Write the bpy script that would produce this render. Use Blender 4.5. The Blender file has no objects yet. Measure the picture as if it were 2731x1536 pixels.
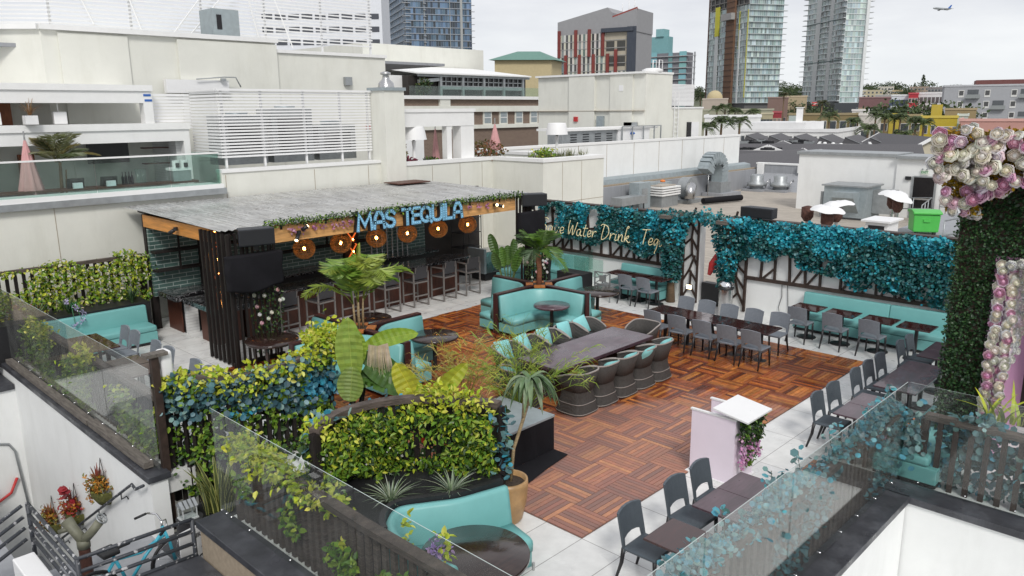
import bpy, math, random
from mathutils import Vector as V, Matrix
rnd = random.Random(11)
S = bpy.context.scene; COL = S.collection
PI = math.pi; R = math.radians
sin, cos = math.sin, math.cos
LOC = {}
# ---------------------------------------------------------------- camera
CAMLOC = V((-7.132, -5.676, 5.412)); FPX = 2071.72
YAW, PIT, ROL = 0.768704, 0.225224, 0.007858
_f = V((cos(YAW)*cos(PIT), sin(YAW)*cos(PIT), -sin(PIT))); _r0 = V((sin(YAW), -cos(YAW), 0)); _d0 = _f.cross(_r0)
_r = cos(ROL)*_r0 + sin(ROL)*_d0; _d = -sin(ROL)*_r0 + cos(ROL)*_d0
cam = bpy.data.cameras.new('camera'); camo = bpy.data.objects.new('camera', cam); COL.objects.link(camo)
camo.matrix_world = Matrix(((_r.x, -_d.x, -_f.x, CAMLOC.x), (_r.y, -_d.y, -_f.y, CAMLOC.y), (_r.z, -_d.z, -_f.z, CAMLOC.z), (0, 0, 0, 1)))
cam.lens = 36*FPX/2731; cam.sensor_width = 36; cam.clip_end = 6000; cam.clip_start = .05
S.camera = camo
def ray(px, py): return _r*((px-1365.5)/FPX) + _d*((py-768)/FPX) + _f
def at(px, py, dist):
    "point seen at photo pixel (px,py), dist metres away over the ground"
    d = ray(px, py); return CAMLOC + d*(dist/math.hypot(d.x, d.y))
# ---------------------------------------------------------------- mesh builder
class MB:
    def __init__(s): s.v = []; s.f = []; s.c = []; s.m = []; s.col = None; s.mi = 0; s.T = None; s.sm = []; s.smooth = False
    def add(s, vs, fs):
        n = len(s.v)
        if s.T is not None: vs = [s.T @ V(p) for p in vs]
        s.v.extend([tuple(p) for p in vs])
        for f in fs:
            s.f.append([i+n for i in f]); s.c.append(s.col); s.m.append(s.mi); s.sm.append(s.smooth)
        return s
    def quad(s, a, b, c, d): return s.add([a, b, c, d], [(0, 1, 2, 3)])
    def poly(s, pts): return s.add(pts, [tuple(range(len(pts)))])
    def box(s, x0, x1, y0, y1, z0, z1):
        return s.add([(x0,y0,z0),(x1,y0,z0),(x1,y1,z0),(x0,y1,z0),(x0,y0,z1),(x1,y0,z1),(x1,y1,z1),(x0,y1,z1)],
                     [(3,2,1,0),(4,5,6,7),(0,1,5,4),(1,2,6,5),(2,3,7,6),(3,0,4,7)])
    def cbox(s, x, y, z, w, d, h): return s.box(x-w/2, x+w/2, y-d/2, y+d/2, z, z+h)
    def beam(s, p, q, w, h=None, up=(0, 0, 1)):
        p, q = V(p), V(q); h = h or w; d = (q-p).normalized(); up = V(up)
        if abs(d.dot(up)) > .98: up = V((1, 0, 0))
        a = d.cross(up).normalized()*(w/2); b = a.cross(d).normalized()*(h/2)
        P = [p-a-b, p+a-b, p+a+b, p-a+b, q-a-b, q+a-b, q+a+b, q-a+b]
        return s.add(P, [(0,1,2,3),(7,6,5,4),(0,4,5,1),(1,5,6,2),(2,6,7,3),(3,7,4,0)])
    def tube(s, pts, r, n=8, closed=False, cap=True):
        pts = [V(p) for p in pts]; k = len(pts); rs = r if isinstance(r, (list, tuple)) else [r]*k
        vs = []; prev = None
        for i, p in enumerate(pts):
            if closed: t = pts[(i+1) % k]-pts[i-1]
            else: t = pts[min(i+1, k-1)]-pts[max(i-1, 0)]
            t.normalize()
            if prev is None:
                u = V((0, 0, 1)) if abs(t.z) < .9 else V((1, 0, 0)); a = t.cross(u).normalized()
            else:
                a = (prev-t*prev.dot(t)).normalized()
            prev = a; b = t.cross(a)
            for j in range(n):
                w = 2*PI*j/n; vs.append(p+(a*cos(w)+b*sin(w))*rs[i])
        fs = []
        for i in range(k if closed else k-1):
            i2 = (i+1) % k
            for j in range(n):
                j2 = (j+1) % n; fs.append((i*n+j, i*n+j2, i2*n+j2, i2*n+j))
        if cap and not closed: fs += [tuple(range(n-1, -1, -1)), tuple((k-1)*n+j for j in range(n))]
        o = s.smooth; s.smooth = True; s.add(vs, fs); s.smooth = o; return s
    def lathe(s, prof, n=24, c=(0, 0, 0), cap=True, sq=None):
        vs = []; fs = []; k = len(prof)
        for (r, z) in prof:
            for j in range(n):
                w = 2*PI*j/n; x, y = cos(w), sin(w)
                if sq:  # superellipse
                    m = (abs(x)**sq+abs(y)**sq)**(-1/sq); x *= m; y *= m
                vs.append((c[0]+r*x, c[1]+r*y, c[2]+z))
        for i in range(k-1):
            for j in range(n):
                j2 = (j+1) % n; fs.append((i*n+j, i*n+j2, (i+1)*n+j2, (i+1)*n+j))
        o = s.smooth; s.smooth = True; s.add(vs, fs); s.smooth = o
        if cap: s.add(vs[:n], [tuple(range(n-1, -1, -1))]); s.add(vs[-n:], [tuple(range(n))])
        return s
    def cyl(s, x, y, z0, z1, r, n=16, r2=None): return s.lathe([(r, z0), (r if r2 is None else r2, z1)], n, (x, y, 0))
    def sphere(s, c, r, nu=12, nv=8, sz=1.0):
        return s.lathe([(max(1e-4, r*sin(PI*i/nv)), -r*sz*cos(PI*i/nv)) for i in range(nv+1)], nu, c, cap=False)
    def prism(s, poly, z0, z1):
        n = len(poly); vs = [(x, y, z0) for x, y in poly]+[(x, y, z1) for x, y in poly]
        return s.add(vs, [tuple(range(n-1, -1, -1)), tuple(range(n, 2*n))]+[(i, (i+1) % n, n+(i+1) % n, n+i) for i in range(n)])
    def extr(s, poly, axis, a0, a1):
        "polygon in the plane across axis ('x': (y,z), 'y': (x,z)) pulled from a0 to a1"
        n = len(poly); g = (lambda u, w, a: (a, u, w)) if axis == 'x' else (lambda u, w, a: (u, a, w))
        vs = [g(u, w, a0) for u, w in poly]+[g(u, w, a1) for u, w in poly]
        return s.add(vs, [tuple(range(n-1, -1, -1)), tuple(range(n, 2*n))]+[(i, (i+1) % n, n+(i+1) % n, n+i) for i in range(n)])
    def sweep(s, path, prof, closed=False, cap=True, smooth=True):
        "prof [(offset to the left of the path, z)] carried along a 2D path"
        k = len(path); n = len(prof); vs = []
        for i in range(k):
            p = V(path[i]); a = V(path[i-1]) if (i > 0 or closed) else p; b = V(path[(i+1) % k]) if (i < k-1 or closed) else p
            d1 = (p-a).normalized() if (p-a).length > 1e-6 else None; d2 = (b-p).normalized() if (b-p).length > 1e-6 else None
            d1 = d1 or d2; d2 = d2 or d1; t = (d1+d2).normalized(); nm = V((-t.y, t.x)); m = 1/max(.4, nm.dot(V((-d1.y, d1.x))))
            for (o, z) in prof: q = p+nm*(o*m); vs.append((q.x, q.y, z))
        fs = []
        for i in range(k if closed else k-1):
            i2 = (i+1) % k
            for j in range(n):
                j2 = (j+1) % n; fs.append((i*n+j, i2*n+j, i2*n+j2, i*n+j2))
        if cap and not closed: fs += [tuple(range(n)), tuple((k-1)*n+j for j in range(n-1, -1, -1))]
        o = s.smooth; s.smooth = smooth; s.add(vs, fs); s.smooth = o; return s
    def leaf(s, p, d, nrm, L, w, fold=.12, rnd_=False):
        "one leaf blade from p along d"
        d = d.normalized(); a = d.cross(nrm)
        if a.length < 1e-4: a = d.orthogonal()
        a.normalize(); n = a.cross(d)
        if rnd_:
            c = p+d*(L*.5); vs = [c+(d*cos(t)*L*.5+a*sin(t)*w*.5)+n*(fold*L*.4*abs(sin(t))) for t in (0, 1.05, 2.09, 3.14, 4.19, 5.24)]
            return s.add(vs, [(0, 1, 2, 3), (0, 3, 4, 5)])
        m = n*(fold*L)
        vs = [p, p+d*L*.3+a*w*.5+m, p+d*L*.68+a*w*.42+m*.8, p+d*L-m*.8, p+d*L*.68-a*w*.42+m*.8, p+d*L*.3-a*w*.5+m]
        return s.add(vs, [(0, 1, 2, 3), (0, 3, 4, 5)])
    def build(s, name, mat, parent=None, w=False, tag=None, loc=None, bevel=0, seg=2, sub=0):
        if isinstance(mat, str): mat = M[mat]
        vs = s.v
        off = V((0, 0, 0)); L = None
        if parent is not None:
            if w: off = LOC.get(parent.name, V((0, 0, 0)))
        elif loc is not None: off = V(loc); L = off
        elif vs and tag:
            xs = [p[0] for p in vs]; ys = [p[1] for p in vs]; zs = [p[2] for p in vs]
            off = V(((min(xs)+max(xs))/2, (min(ys)+max(ys))/2, min(zs))); L = off
        me = bpy.data.meshes.new(name)
        me.from_pydata([(p[0]-off.x, p[1]-off.y, p[2]-off.z) for p in vs], [], s.f)
        mats = mat if isinstance(mat, (list, tuple)) else [mat]
        for m_ in mats: me.materials.append(M[m_] if isinstance(m_, str) else m_)
        if len(mats) > 1: me.polygons.foreach_set('material_index', s.m)
        me.polygons.foreach_set('use_smooth', s.sm)
        if any(c is not None for c in s.c):
            at_ = me.color_attributes.new('Col', 'FLOAT_COLOR', 'CORNER'); buf = []
            for f, c in zip(s.f, s.c):
                c = c or (.5, .5, .5); buf.extend([c[0], c[1], c[2], 1.0]*len(f))
            at_.data.foreach_set('color', buf)
        me.update()
        o = bpy.data.objects.new(name, me); COL.objects.link(o)
        if L is not None: o.location = L
        if parent is not None: o.parent = parent; LOC[o.name] = LOC.get(parent.name, V((0, 0, 0)))
        else: LOC[o.name] = L if L is not None else V((0, 0, 0))
        if bevel:
            b = o.modifiers.new('edge', 'BEVEL'); b.width = bevel; b.segments = seg; b.limit_method = 'ANGLE'; b.angle_limit = R(40)
            if seg > 2:
                for p in me.polygons: p.use_smooth = True
        if sub: b = o.modifiers.new('sub', 'SUBSURF'); b.levels = sub; b.render_levels = sub
        if tag: settag(o, *tag)
        return o
def settag(o, label, cat, group=None):
    o['label'] = label; o['category'] = cat
    if group: o['group'] = group
def thing(name, label, cat, loc=(0, 0, 0), rz=0, group=None):
    o = bpy.data.objects.new(name, None); COL.objects.link(o); o.location = loc; o.rotation_euler = (0, 0, rz)
    o.empty_display_size = .2; LOC[o.name] = V(loc); settag(o, label, cat, group); return o
def struct(o, kind='structure'): o['kind'] = kind; return o
def _cp(o, par):
    c = o.copy(); COL.objects.link(c); c.parent = par
    for ch in o.children: _cp(ch, c)
    return c
def dup(root, loc, rz=0, label=None, group=None, sc=None):
    c = root.copy(); COL.objects.link(c); c.location = loc; c.rotation_euler = (0, 0, rz); LOC[c.name] = V(loc)
    if sc: c.scale = (sc, sc, sc)
    if label: c['label'] = label
    if group: c['group'] = group
    for ch in root.children: _cp(ch, c)
    return c
# ---------------------------------------------------------------- materials
M = {}
def nd(nt, t, **k):
    n = nt.nodes.new(t)
    for a, b in k.items(): setattr(n, a, b)
    return n
def mat(name, col, rough=.6, metal=0., var=.12, sc=4., bump=0., bsc=60., attr=False, emit=0., ecol=None, stretch=None, rvar=0., spec=.5, coat=0., dirt=0., dirtcol=(.1, .1, .08), trans=0.):
    m = bpy.data.materials.new(name); m.use_nodes = True; nt = m.node_tree; L = nt.links
    b = nt.nodes['Principled BSDF']; b.inputs['Roughness'].default_value = rough; b.inputs['Metallic'].default_value = metal
    b.inputs['Specular IOR Level'].default_value = spec; b.inputs['Coat Weight'].default_value = coat
    tc = nd(nt, 'ShaderNodeTexCoord'); mp = nd(nt, 'ShaderNodeMapping'); L.new(tc.outputs['Object'], mp.inputs['Vector'])
    if stretch: mp.inputs['Scale'].default_value = stretch
    nz = nd(nt, 'ShaderNodeTexNoise'); nz.inputs['Scale'].default_value = sc; nz.inputs['Detail'].default_value = 6; nz.inputs['Roughness'].default_value = .62
    L.new(mp.outputs[0], nz.inputs['Vector'])
    mr = nd(nt, 'ShaderNodeMapRange'); mr.inputs['From Min'].default_value = .3; mr.inputs['From Max'].default_value = .7
    mr.inputs['To Min'].default_value = 1-var; mr.inputs['To Max'].default_value = 1+var; L.new(nz.outputs['Fac'], mr.inputs['Value'])
    vm = nd(nt, 'ShaderNodeVectorMath', operation='SCALE'); L.new(mr.outputs[0], vm.inputs['Scale'])
    if attr:
        a = nd(nt, 'ShaderNodeAttribute', attribute_name='Col'); L.new(a.outputs['Color'], vm.inputs[0])
    else: vm.inputs[0].default_value = col
    out = vm.outputs[0]
    if dirt:
        n2 = nd(nt, 'ShaderNodeTexNoise'); n2.inputs['Scale'].default_value = .9; n2.inputs['Detail'].default_value = 8; n2.inputs['Roughness'].default_value = .7
        m2 = nd(nt, 'ShaderNodeMapping'); m2.inputs['Scale'].default_value = (1.6, 1.6, .35); L.new(tc.outputs['Object'], m2.inputs[0]); L.new(m2.outputs[0], n2.inputs['Vector'])
        r2 = nd(nt, 'ShaderNodeMapRange'); r2.inputs['From Min'].default_value = .5; r2.inputs['From Max'].default_value = .78; r2.inputs['To Max'].default_value = dirt
        L.new(n2.outputs['Fac'], r2.inputs['Value']); mx = nd(nt, 'ShaderNodeMix', data_type='RGBA')
        L.new(r2.outputs[0], mx.inputs['Factor']); L.new(out, mx.inputs['A']); mx.inputs['B'].default_value = (*dirtcol, 1); out = mx.outputs['Result']
    L.new(out, b.inputs['Base Color'])
    if rvar:
        rr = nd(nt, 'ShaderNodeMapRange'); rr.inputs['From Min'].default_value = .35; rr.inputs['From Max'].default_value = .65
        rr.inputs['To Min'].default_value = max(.03, rough-rvar); rr.inputs['To Max'].default_value = rough+rvar; n3 = nd(nt, 'ShaderNodeTexNoise'); n3.inputs['Scale'].default_value = sc*.6
        L.new(tc.outputs['Object'], n3.inputs['Vector']); L.new(n3.outputs['Fac'], rr.inputs['Value']); L.new(rr.outputs[0], b.inputs['Roughness'])
    if bump:
        nb = nd(nt, 'ShaderNodeTexNoise'); nb.inputs['Scale'].default_value = bsc; nb.inputs['Detail'].default_value = 3; L.new(mp.outputs[0], nb.inputs['Vector'])
        bp = nd(nt, 'ShaderNodeBump'); bp.inputs['Strength'].default_value = bump; bp.inputs['Distance'].default_value = .01
        L.new(nb.outputs['Fac'], bp.inputs['Height']); L.new(bp.outputs[0], b.inputs['Normal'])
    if emit: b.inputs['Emission Strength'].default_value = emit; b.inputs['Emission Color'].default_value = (*(ecol or col), 1)
    if trans:
        t = nd(nt, 'ShaderNodeBsdfTranslucent'); L.new(out, t.inputs['Color']); ms = nd(nt, 'ShaderNodeMixShader'); ms.inputs[0].default_value = trans
        L.new(b.outputs[0], ms.inputs[1]); L.new(t.outputs[0], ms.inputs[2]); L.new(ms.outputs[0], nt.nodes['Material Output'].inputs['Surface'])
    M[name] = m; return m
def brickmat(name, c1, c2, mortar, bw, rh, ms=.012, off=.5, rough=.4, axes='xz', var=.15, bump=.3, rvar=0):
    "brick pattern laid in the plane of the two axes, metres in object space"
    m = mat(name, c1, rough, var=var, rvar=rvar); nt = m.node_tree; L = nt.links; b = nt.nodes['Principled BSDF']
    tc = nd(nt, 'ShaderNodeTexCoord'); sp = nd(nt, 'ShaderNodeSeparateXYZ'); cb = nd(nt, 'ShaderNodeCombineXYZ'); L.new(tc.outputs['Object'], sp.inputs[0])
    L.new(sp.outputs['xyz'.index(axes[0])], cb.inputs[0]); L.new(sp.outputs['xyz'.index(axes[1])], cb.inputs[1])
    t = nd(nt, 'ShaderNodeTexBrick', offset=off, squash=1.0); t.inputs['Scale'].default_value = 1; t.inputs['Mortar Size'].default_value = ms; t.inputs['Mortar Smooth'].default_value = .1
    t.inputs['Brick Width'].default_value = bw; t.inputs['Row Height'].default_value = rh; t.inputs['Color1'].default_value = (*c1, 1); t.inputs['Color2'].default_value = (*c2, 1); t.inputs['Mortar'].default_value = (*mortar, 1)
    L.new(cb.outputs[0], t.inputs['Vector'])
    src = b.inputs['Base Color'].links[0].from_node; L.new(t.outputs['Color'], src.inputs[0])
    if bump:
        bp = nd(nt, 'ShaderNodeBump', invert=True); bp.inputs['Strength'].default_value = bump; bp.inputs['Distance'].default_value = .01; L.new(t.outputs['Fac'], bp.inputs['Height']); L.new(bp.outputs[0], b.inputs['Normal'])
    return m
def glassmat(name, tint, clear=.9, rough=.02, ior=1.5, haze=0.):
    m = bpy.data.materials.new(name); m.use_nodes = True; nt = m.node_tree; L = nt.links; nt.nodes.remove(nt.nodes['Principled BSDF'])
    t = nd(nt, 'ShaderNodeBsdfTransparent'); t.inputs['Color'].default_value = (*tint, 1); g = nd(nt, 'ShaderNodeBsdfGlossy'); g.inputs['Roughness'].default_value = rough
    lw = nd(nt, 'ShaderNodeLayerWeight'); pw = nd(nt, 'ShaderNodeMath', operation='POWER'); pw.inputs[1].default_value = 4.0; L.new(lw.outputs['Facing'], pw.inputs[0]); fr = nd(nt, 'ShaderNodeMath', operation='MULTIPLY_ADD'); fr.inputs[1].default_value = .8; fr.inputs[2].default_value = .035; L.new(pw.outputs[0], fr.inputs[0]); ms = nd(nt, 'ShaderNodeMixShader'); L.new(fr.outputs[0], ms.inputs[0]); L.new(t.outputs[0], ms.inputs[1]); L.new(g.outputs[0], ms.inputs[2])
    o = ms.outputs[0]
    if haze:
        d = nd(nt, 'ShaderNodeBsdfDiffuse'); d.inputs['Color'].default_value = (.75, .76, .74, 1); m2 = nd(nt, 'ShaderNodeMixShader'); tc = nd(nt, 'ShaderNodeTexCoord'); nz = nd(nt, 'ShaderNodeTexNoise')
        nz.inputs['Scale'].default_value = 2.5; nz.inputs['Detail'].default_value = 7; L.new(tc.outputs['Object'], nz.inputs['Vector']); mr = nd(nt, 'ShaderNodeMapRange'); mr.inputs['From Min'].default_value = .3; mr.inputs['From Max'].default_value = .75
        mr.inputs['To Min'].default_value = haze*.4; mr.inputs['To Max'].default_value = haze*1.6; L.new(nz.outputs['Fac'], mr.inputs['Value']); L.new(mr.outputs[0], m2.inputs[0]); L.new(o, m2.inputs[1]); L.new(d.outputs[0], m2.inputs[2]); o = m2.outputs[0]
    L.new(o, nt.nodes['Material Output'].inputs['Surface']); M[name] = m; return m
mat('white_stucco', (.8, .81, .8), .75, var=.03, sc=2, bump=.12, bsc=90, dirt=.22, dirtcol=(.48, .48, .45))
mat('beige_stucco', (.715, .715, .655), .85, var=.04, sc=1.2, bump=.15, bsc=80, dirt=.4, dirtcol=(.5, .49, .42))
mat('white_trim', (.8, .8, .79), .6, var=.03, dirt=.15, dirtcol=(.55, .55, .53))
mat('white_paint', (.8, .8, .8), .45, var=.02)
mat('coping', (.045, .047, .055), .45, var=.35, sc=3, bump=.2, bsc=25, dirt=.5, dirtcol=(.2, .21, .23), rvar=.2)
mat('tan_stucco', (.33, .27, .2), .85, var=.15, sc=12, bump=.3, bsc=120)
mat('teal_vinyl', (.17, .43, .42), .42, var=.06, sc=2, bump=.22, bsc=4, rvar=.06)
mat('teal_pillow', (.25, .6, .6), .7, var=.08, sc=8, bump=.25, bsc=12)
mat('table_wood', (.045, .014, .013), .2, var=.3, sc=3, stretch=(1, 9, 1), bump=.05, bsc=8, rvar=.14, coat=.5)
mat('dark_table', (.03, .016, .013), .22, var=.45, sc=2.5, stretch=(1.2, 12, 1), bump=.06, bsc=8, rvar=.13, coat=.4)
mat('wet_table', (.075, .04, .052), .3, var=.4, sc=2, stretch=(1, 8, 1), bump=.05, rvar=.16, coat=.5)
mat('burgundy_wood', (.05, .016, .016), .35, var=.3, sc=3, stretch=(6, 6, 1))
mat('black_metal', (.018, .018, .02), .45, var=.2, sc=8)
mat('dark_leg', (.02, .019, .022), .4, var=.2)
mat('stool_frame', (.22, .205, .195), .45, metal=.2, var=.12, sc=10)
mat('mesh_fabric', (.05, .05, .055), .7, var=.12, sc=30, bump=.3, bsc=200)
mat('slat_wood', (.016, .012, .011), .65, spec=.3, var=.5, sc=5, stretch=(8, 8, .8), bump=.25, bsc=20)
mat('glass_edge', (.5, .57, .55), .2, var=.05)
mat('old_wood', (.085, .065, .054), .8, var=.6, sc=6, stretch=(1, 1, 9), bump=.5, bsc=18, dirt=.4, dirtcol=(.16, .14, .125))
mat('grey_wood', (.13, .115, .1), .85, var=.45, sc=5, stretch=(6, .8, 6), bump=.5, bsc=18)
mat('lattice_wood', (.04, .024, .018), .6, var=.5, sc=8, bump=.25, bsc=30)
mat('pine', (.62, .33, .12), .5, var=.35, sc=2.2, stretch=(.8, 6, 9), bump=.1, bsc=20)
mat('orange_beam', (.6, .25, .05), .5, var=.3, sc=2.2, stretch=(6, .8, 9), bump=.1, bsc=20)
mat('roof_sheet', (.44, .44, .43), .3, metal=.25, var=.35, sc=2.5, stretch=(5, .5, 1), dirt=.45, dirtcol=(.24, .2, .15), rvar=.15)
mat('black_cloth', (.009, .0085, .011), .85, spec=.25, var=.2, sc=5, bump=.2, bsc=150)
mat('speaker', (.02, .023, .03), .5, var=.15, sc=20, bump=.15, bsc=200)
mat('grille', (.012, .013, .016), .7, var=.1)
mat('steel', (.5, .5, .5), .28, metal=1, var=.1, sc=6, rvar=.1)
mat('galv', (.36, .38, .39), .45, metal=.55, var=.14, sc=5, dirt=.3, dirtcol=(.26, .26, .24))
mat('galv_blue', (.33, .38, .4), .5, metal=.3, var=.12, sc=5, dirt=.25, dirtcol=(.25, .25, .24))
mat('rust', (.085, .035, .025), .8, var=.5, sc=14, bump=.3)
mat('rattan', (.36, .2, .07), .6, var=.3, sc=30)
mat('bulb', (1, .5, .15), .4, emit=34, ecol=(1, .42, .09))
mat('lamp_lit', (1, .8, .5), .4, emit=6, ecol=(1, .75, .4))
mat('orange_lattice', (.5, .1, .03), .5, emit=.5, ecol=(1, .2, .04))
mat('blue_letter', (.2, .45, .64), .4, emit=.0, ecol=(.2, .55, .9))
mat('blue_bulb', (.4, .72, .9), .3, emit=.18, ecol=(.4, .8, 1))
mat('neon', (.8, .72, .45), .4, emit=.12, ecol=(1, .82, .42))
mat('sticks', (.03, .02, .015), .6)
mat('pot_tan', (.42, .25, .11), .4, var=.25, sc=5, bump=.1, dirt=.3, dirtcol=(.2, .12, .06))
mat('terracotta', (.35, .13, .07), .7, var=.2)
mat('soil', (.05, .035, .025), .95, var=.5, sc=20, bump=.6, bsc=40)
mat('dark_pot', (.03, .03, .032), .5, var=.2)
mat('pink_paint', (.8, .71, .8), .5, var=.02)
mat('pink_wall', (.5, .26, .42), .7, var=.06)
mat('leafmat', (0, 0, 0), .42, var=.22, sc=9, attr=True, trans=.22)
mat('petal', (0, 0, 0), .6, var=.1, sc=14, attr=True, trans=.2)
mat('bark', (.15, .1, .06), .85, var=.45, sc=9, stretch=(1, 1, 6), bump=.5, bsc=30)
mat('palm_bark', (.27, .11, .06), .85, var=.4, sc=9, stretch=(1, 1, 8), bump=.5, bsc=30)
mat('cream_bark', (.3, .22, .12), .8, var=.4, sc=12, stretch=(1, 1, 4), bump=.4, bsc=30)
mat('gravel_roof', (.4, .36, .31), .95, var=.28, sc=1.6, stretch=(7, .7, 1), bump=.3, bsc=60, dirt=.4, dirtcol=(.22, .19, .17))
mat('grey_membrane', (.3, .31, .33), .7, var=.1, sc=1.5, stretch=(5, 5, .4), dirt=.35, dirtcol=(.19, .2, .22))
mat('shingle', (.1, .098, .105), .9, var=.25, sc=18, bump=.3)
mat('street', (.2, .2, .19), .9, var=.15, sc=.05)
mat('green_bin', (.08, .48, .08), .4, var=.06)
mat('skin', (.5, .3, .2), .5, var=.05); mat('hair', (.06, .026, .013), .6, var=.5, sc=30, bump=.5, bsc=60)
mat('black_clothes', (.01, .01, .011), .8, var=.2)
mat('pink_fabric', (.6, .32, .32), .8, var=.1, sc=6, bump=.2, bsc=20)
mat('turquoise', (.06, .42, .56), .3, var=.05); mat('rubber', (.015, .015, .016), .6, var=.1)
mat('chrome', (.75, .75, .76), .15, metal=1, var=.03)
mat('olive_valve', (.16, .16, .115), .55, var=.2, sc=8)
mat('chipped', (.05, .055, .065), .5, var=.1, dirt=.0)
mat('moss', (.1, .1, .025), .9, var=.4, sc=25, bump=.6, bsc=50)
mat('wicker_grey', (.23, .255, .29), .5, var=.1, sc=20, bump=.0)
mat('wicker_slate', (.085, .105, .125), .45, var=.1, sc=20)
mat('wicker_brown', (.062, .057, .053), .55, var=.2, sc=20)
mat('wicker_rim', (.3, .27, .25), .6, var=.15)
mat('clear_acrylic', (.5, .52, .52), .2, var=.05)
mat('red', (.5, .03, .03), .5); mat('blue_tape', (.03, .13, .45), .6); mat('orange', (.7, .2, .04), .5); mat('exit_green', (.06, .25, .1), .5); mat('exit_plate', (.72, .78, .68), .4)
mat('ink', (.015, .015, .017), .5); mat('orange_wood', (.42, .14, .03), .5, var=.2, stretch=(4, 4, 1)); mat('brown_panel', (.3, .1, .04), .5, var=.25, stretch=(4, 4, 1)); mat('dark_red_wood', (.09, .03, .018), .5, var=.3, stretch=(4, 4, 1))
mat('dark_room', (.03, .025, .022), .8); mat('screen', (.006, .005, .007), .25); mat('led_white', (.7, .72, .75), .4)
for nm in ('wicker_grey', 'wicker_slate', 'wicker_brown'):     # woven strands
    m = M[nm]; nt = m.node_tree; L = nt.links; b = nt.nodes['Principled BSDF']; tc = nd(nt, 'ShaderNodeTexCoord'); ck = nd(nt, 'ShaderNodeTexWave', wave_type='BANDS', bands_direction='Z'); ck.inputs['Scale'].default_value = 26
    k2 = nd(nt, 'ShaderNodeTexWave', wave_type='BANDS', bands_direction='X'); k2.inputs['Scale'].default_value = 20; mu = nd(nt, 'ShaderNodeMath', operation='MULTIPLY'); L.new(tc.outputs['Object'], ck.inputs[0]); L.new(tc.outputs['Object'], k2.inputs[0])
    L.new(ck.outputs['Fac'], mu.inputs[0]); L.new(k2.outputs['Fac'], mu.inputs[1]); bp = nd(nt, 'ShaderNodeBump'); bp.inputs['Strength'].default_value = .7; bp.inputs['Distance'].default_value = .012; L.new(mu.outputs[0], bp.inputs['Height']); L.new(bp.outputs[0], b.inputs['Normal'])
brickmat('paver', (.75, .75, .73), (.7, .7, .69), (.3, .29, .28), 1.22, .61, .006, 0, .38, 'xy', .1, .1, .14)
brickmat('green_tile', (.07, .13, .115), (.055, .105, .095), (.36, .42, .4), .36, .1, .008, .5, .3, 'xz', .15)
brickmat('white_brick', (.7, .7, .69), (.66, .66, .66), (.5, .5, .5), .22, .075, .006, .5, .6, 'yz', .05)
brickmat('brown_brick', (.2, .145, .11), (.17, .12, .095), (.26, .2, .16), .3, .1, .01, .5, .8, 'xz', .1, 0)
brickmat('red_brick', (.17, .08, .065), (.14, .07, .06), (.2, .14, .12), .6, .2, .02, .5, .8, 'xz', .1, 0)
# black marble with pale veins
m = mat('marble', (.014, .014, .016), .14, var=.3, coat=.3); nt = m.node_tree; L = nt.links; b = nt.nodes['Principled BSDF']; w = nd(nt, 'ShaderNodeTexNoise'); w.inputs['Scale'].default_value = 7; w.inputs['Detail'].default_value = 9; w.inputs['Distortion'].default_value = 1.6
tc = nd(nt, 'ShaderNodeTexCoord'); L.new(tc.outputs['Object'], w.inputs['Vector']); cr = nd(nt, 'ShaderNodeValToRGB'); e = cr.color_ramp.elements; e[0].position = .47; e[0].color = (.014, .014, .016, 1); e[1].position = .53; e[1].color = (.014, .014, .016, 1)
x = cr.color_ramp.elements.new(.5); x.color = (.3, .3, .31, 1); L.new(w.outputs['Fac'], cr.inputs[0]); L.new(cr.outputs[0], b.inputs['Base Color'])
# flaking white-over-black paint
m = M['chipped']; nt = m.node_tree; L = nt.links; b = nt.nodes['Principled BSDF']; w = nd(nt, 'ShaderNodeTexNoise'); w.inputs['Scale'].default_value = 14; w.inputs['Detail'].default_value = 8; tc = nd(nt, 'ShaderNodeTexCoord'); L.new(tc.outputs['Object'], w.inputs['Vector'])
cr = nd(nt, 'ShaderNodeValToRGB'); e = cr.color_ramp.elements; e[0].position = .6; e[0].color = (.045, .05, .06, 1); e[1].position = .63; e[1].color = (.42, .42, .43, 1); L.new(w.outputs['Fac'], cr.inputs[0]); L.new(cr.outputs[0], b.inputs['Base Color'])
# deck slats: colour per slat, wet sheen in patches
m = mat('deck_slat', (0, 0, 0), .35, var=.3, sc=5, stretch=(1.5, 1.5, 1), attr=True, bump=.08, bsc=30, spec=.5); nt = m.node_tree; L = nt.links; b = nt.nodes['Principled BSDF']; tc = nd(nt, 'ShaderNodeTexCoord'); w = nd(nt, 'ShaderNodeTexNoise'); w.inputs['Scale'].default_value = .42; w.inputs['Detail'].default_value = 5; w.inputs['Roughness'].default_value = .6
L.new(tc.outputs['Object'], w.inputs['Vector']); mr = nd(nt, 'ShaderNodeMapRange'); mr.inputs['From Min'].default_value = .4; mr.inputs['From Max'].default_value = .6; mr.inputs['To Min'].default_value = .12; mr.inputs['To Max'].default_value = .4; L.new(w.outputs['Fac'], mr.inputs['Value'])
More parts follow.
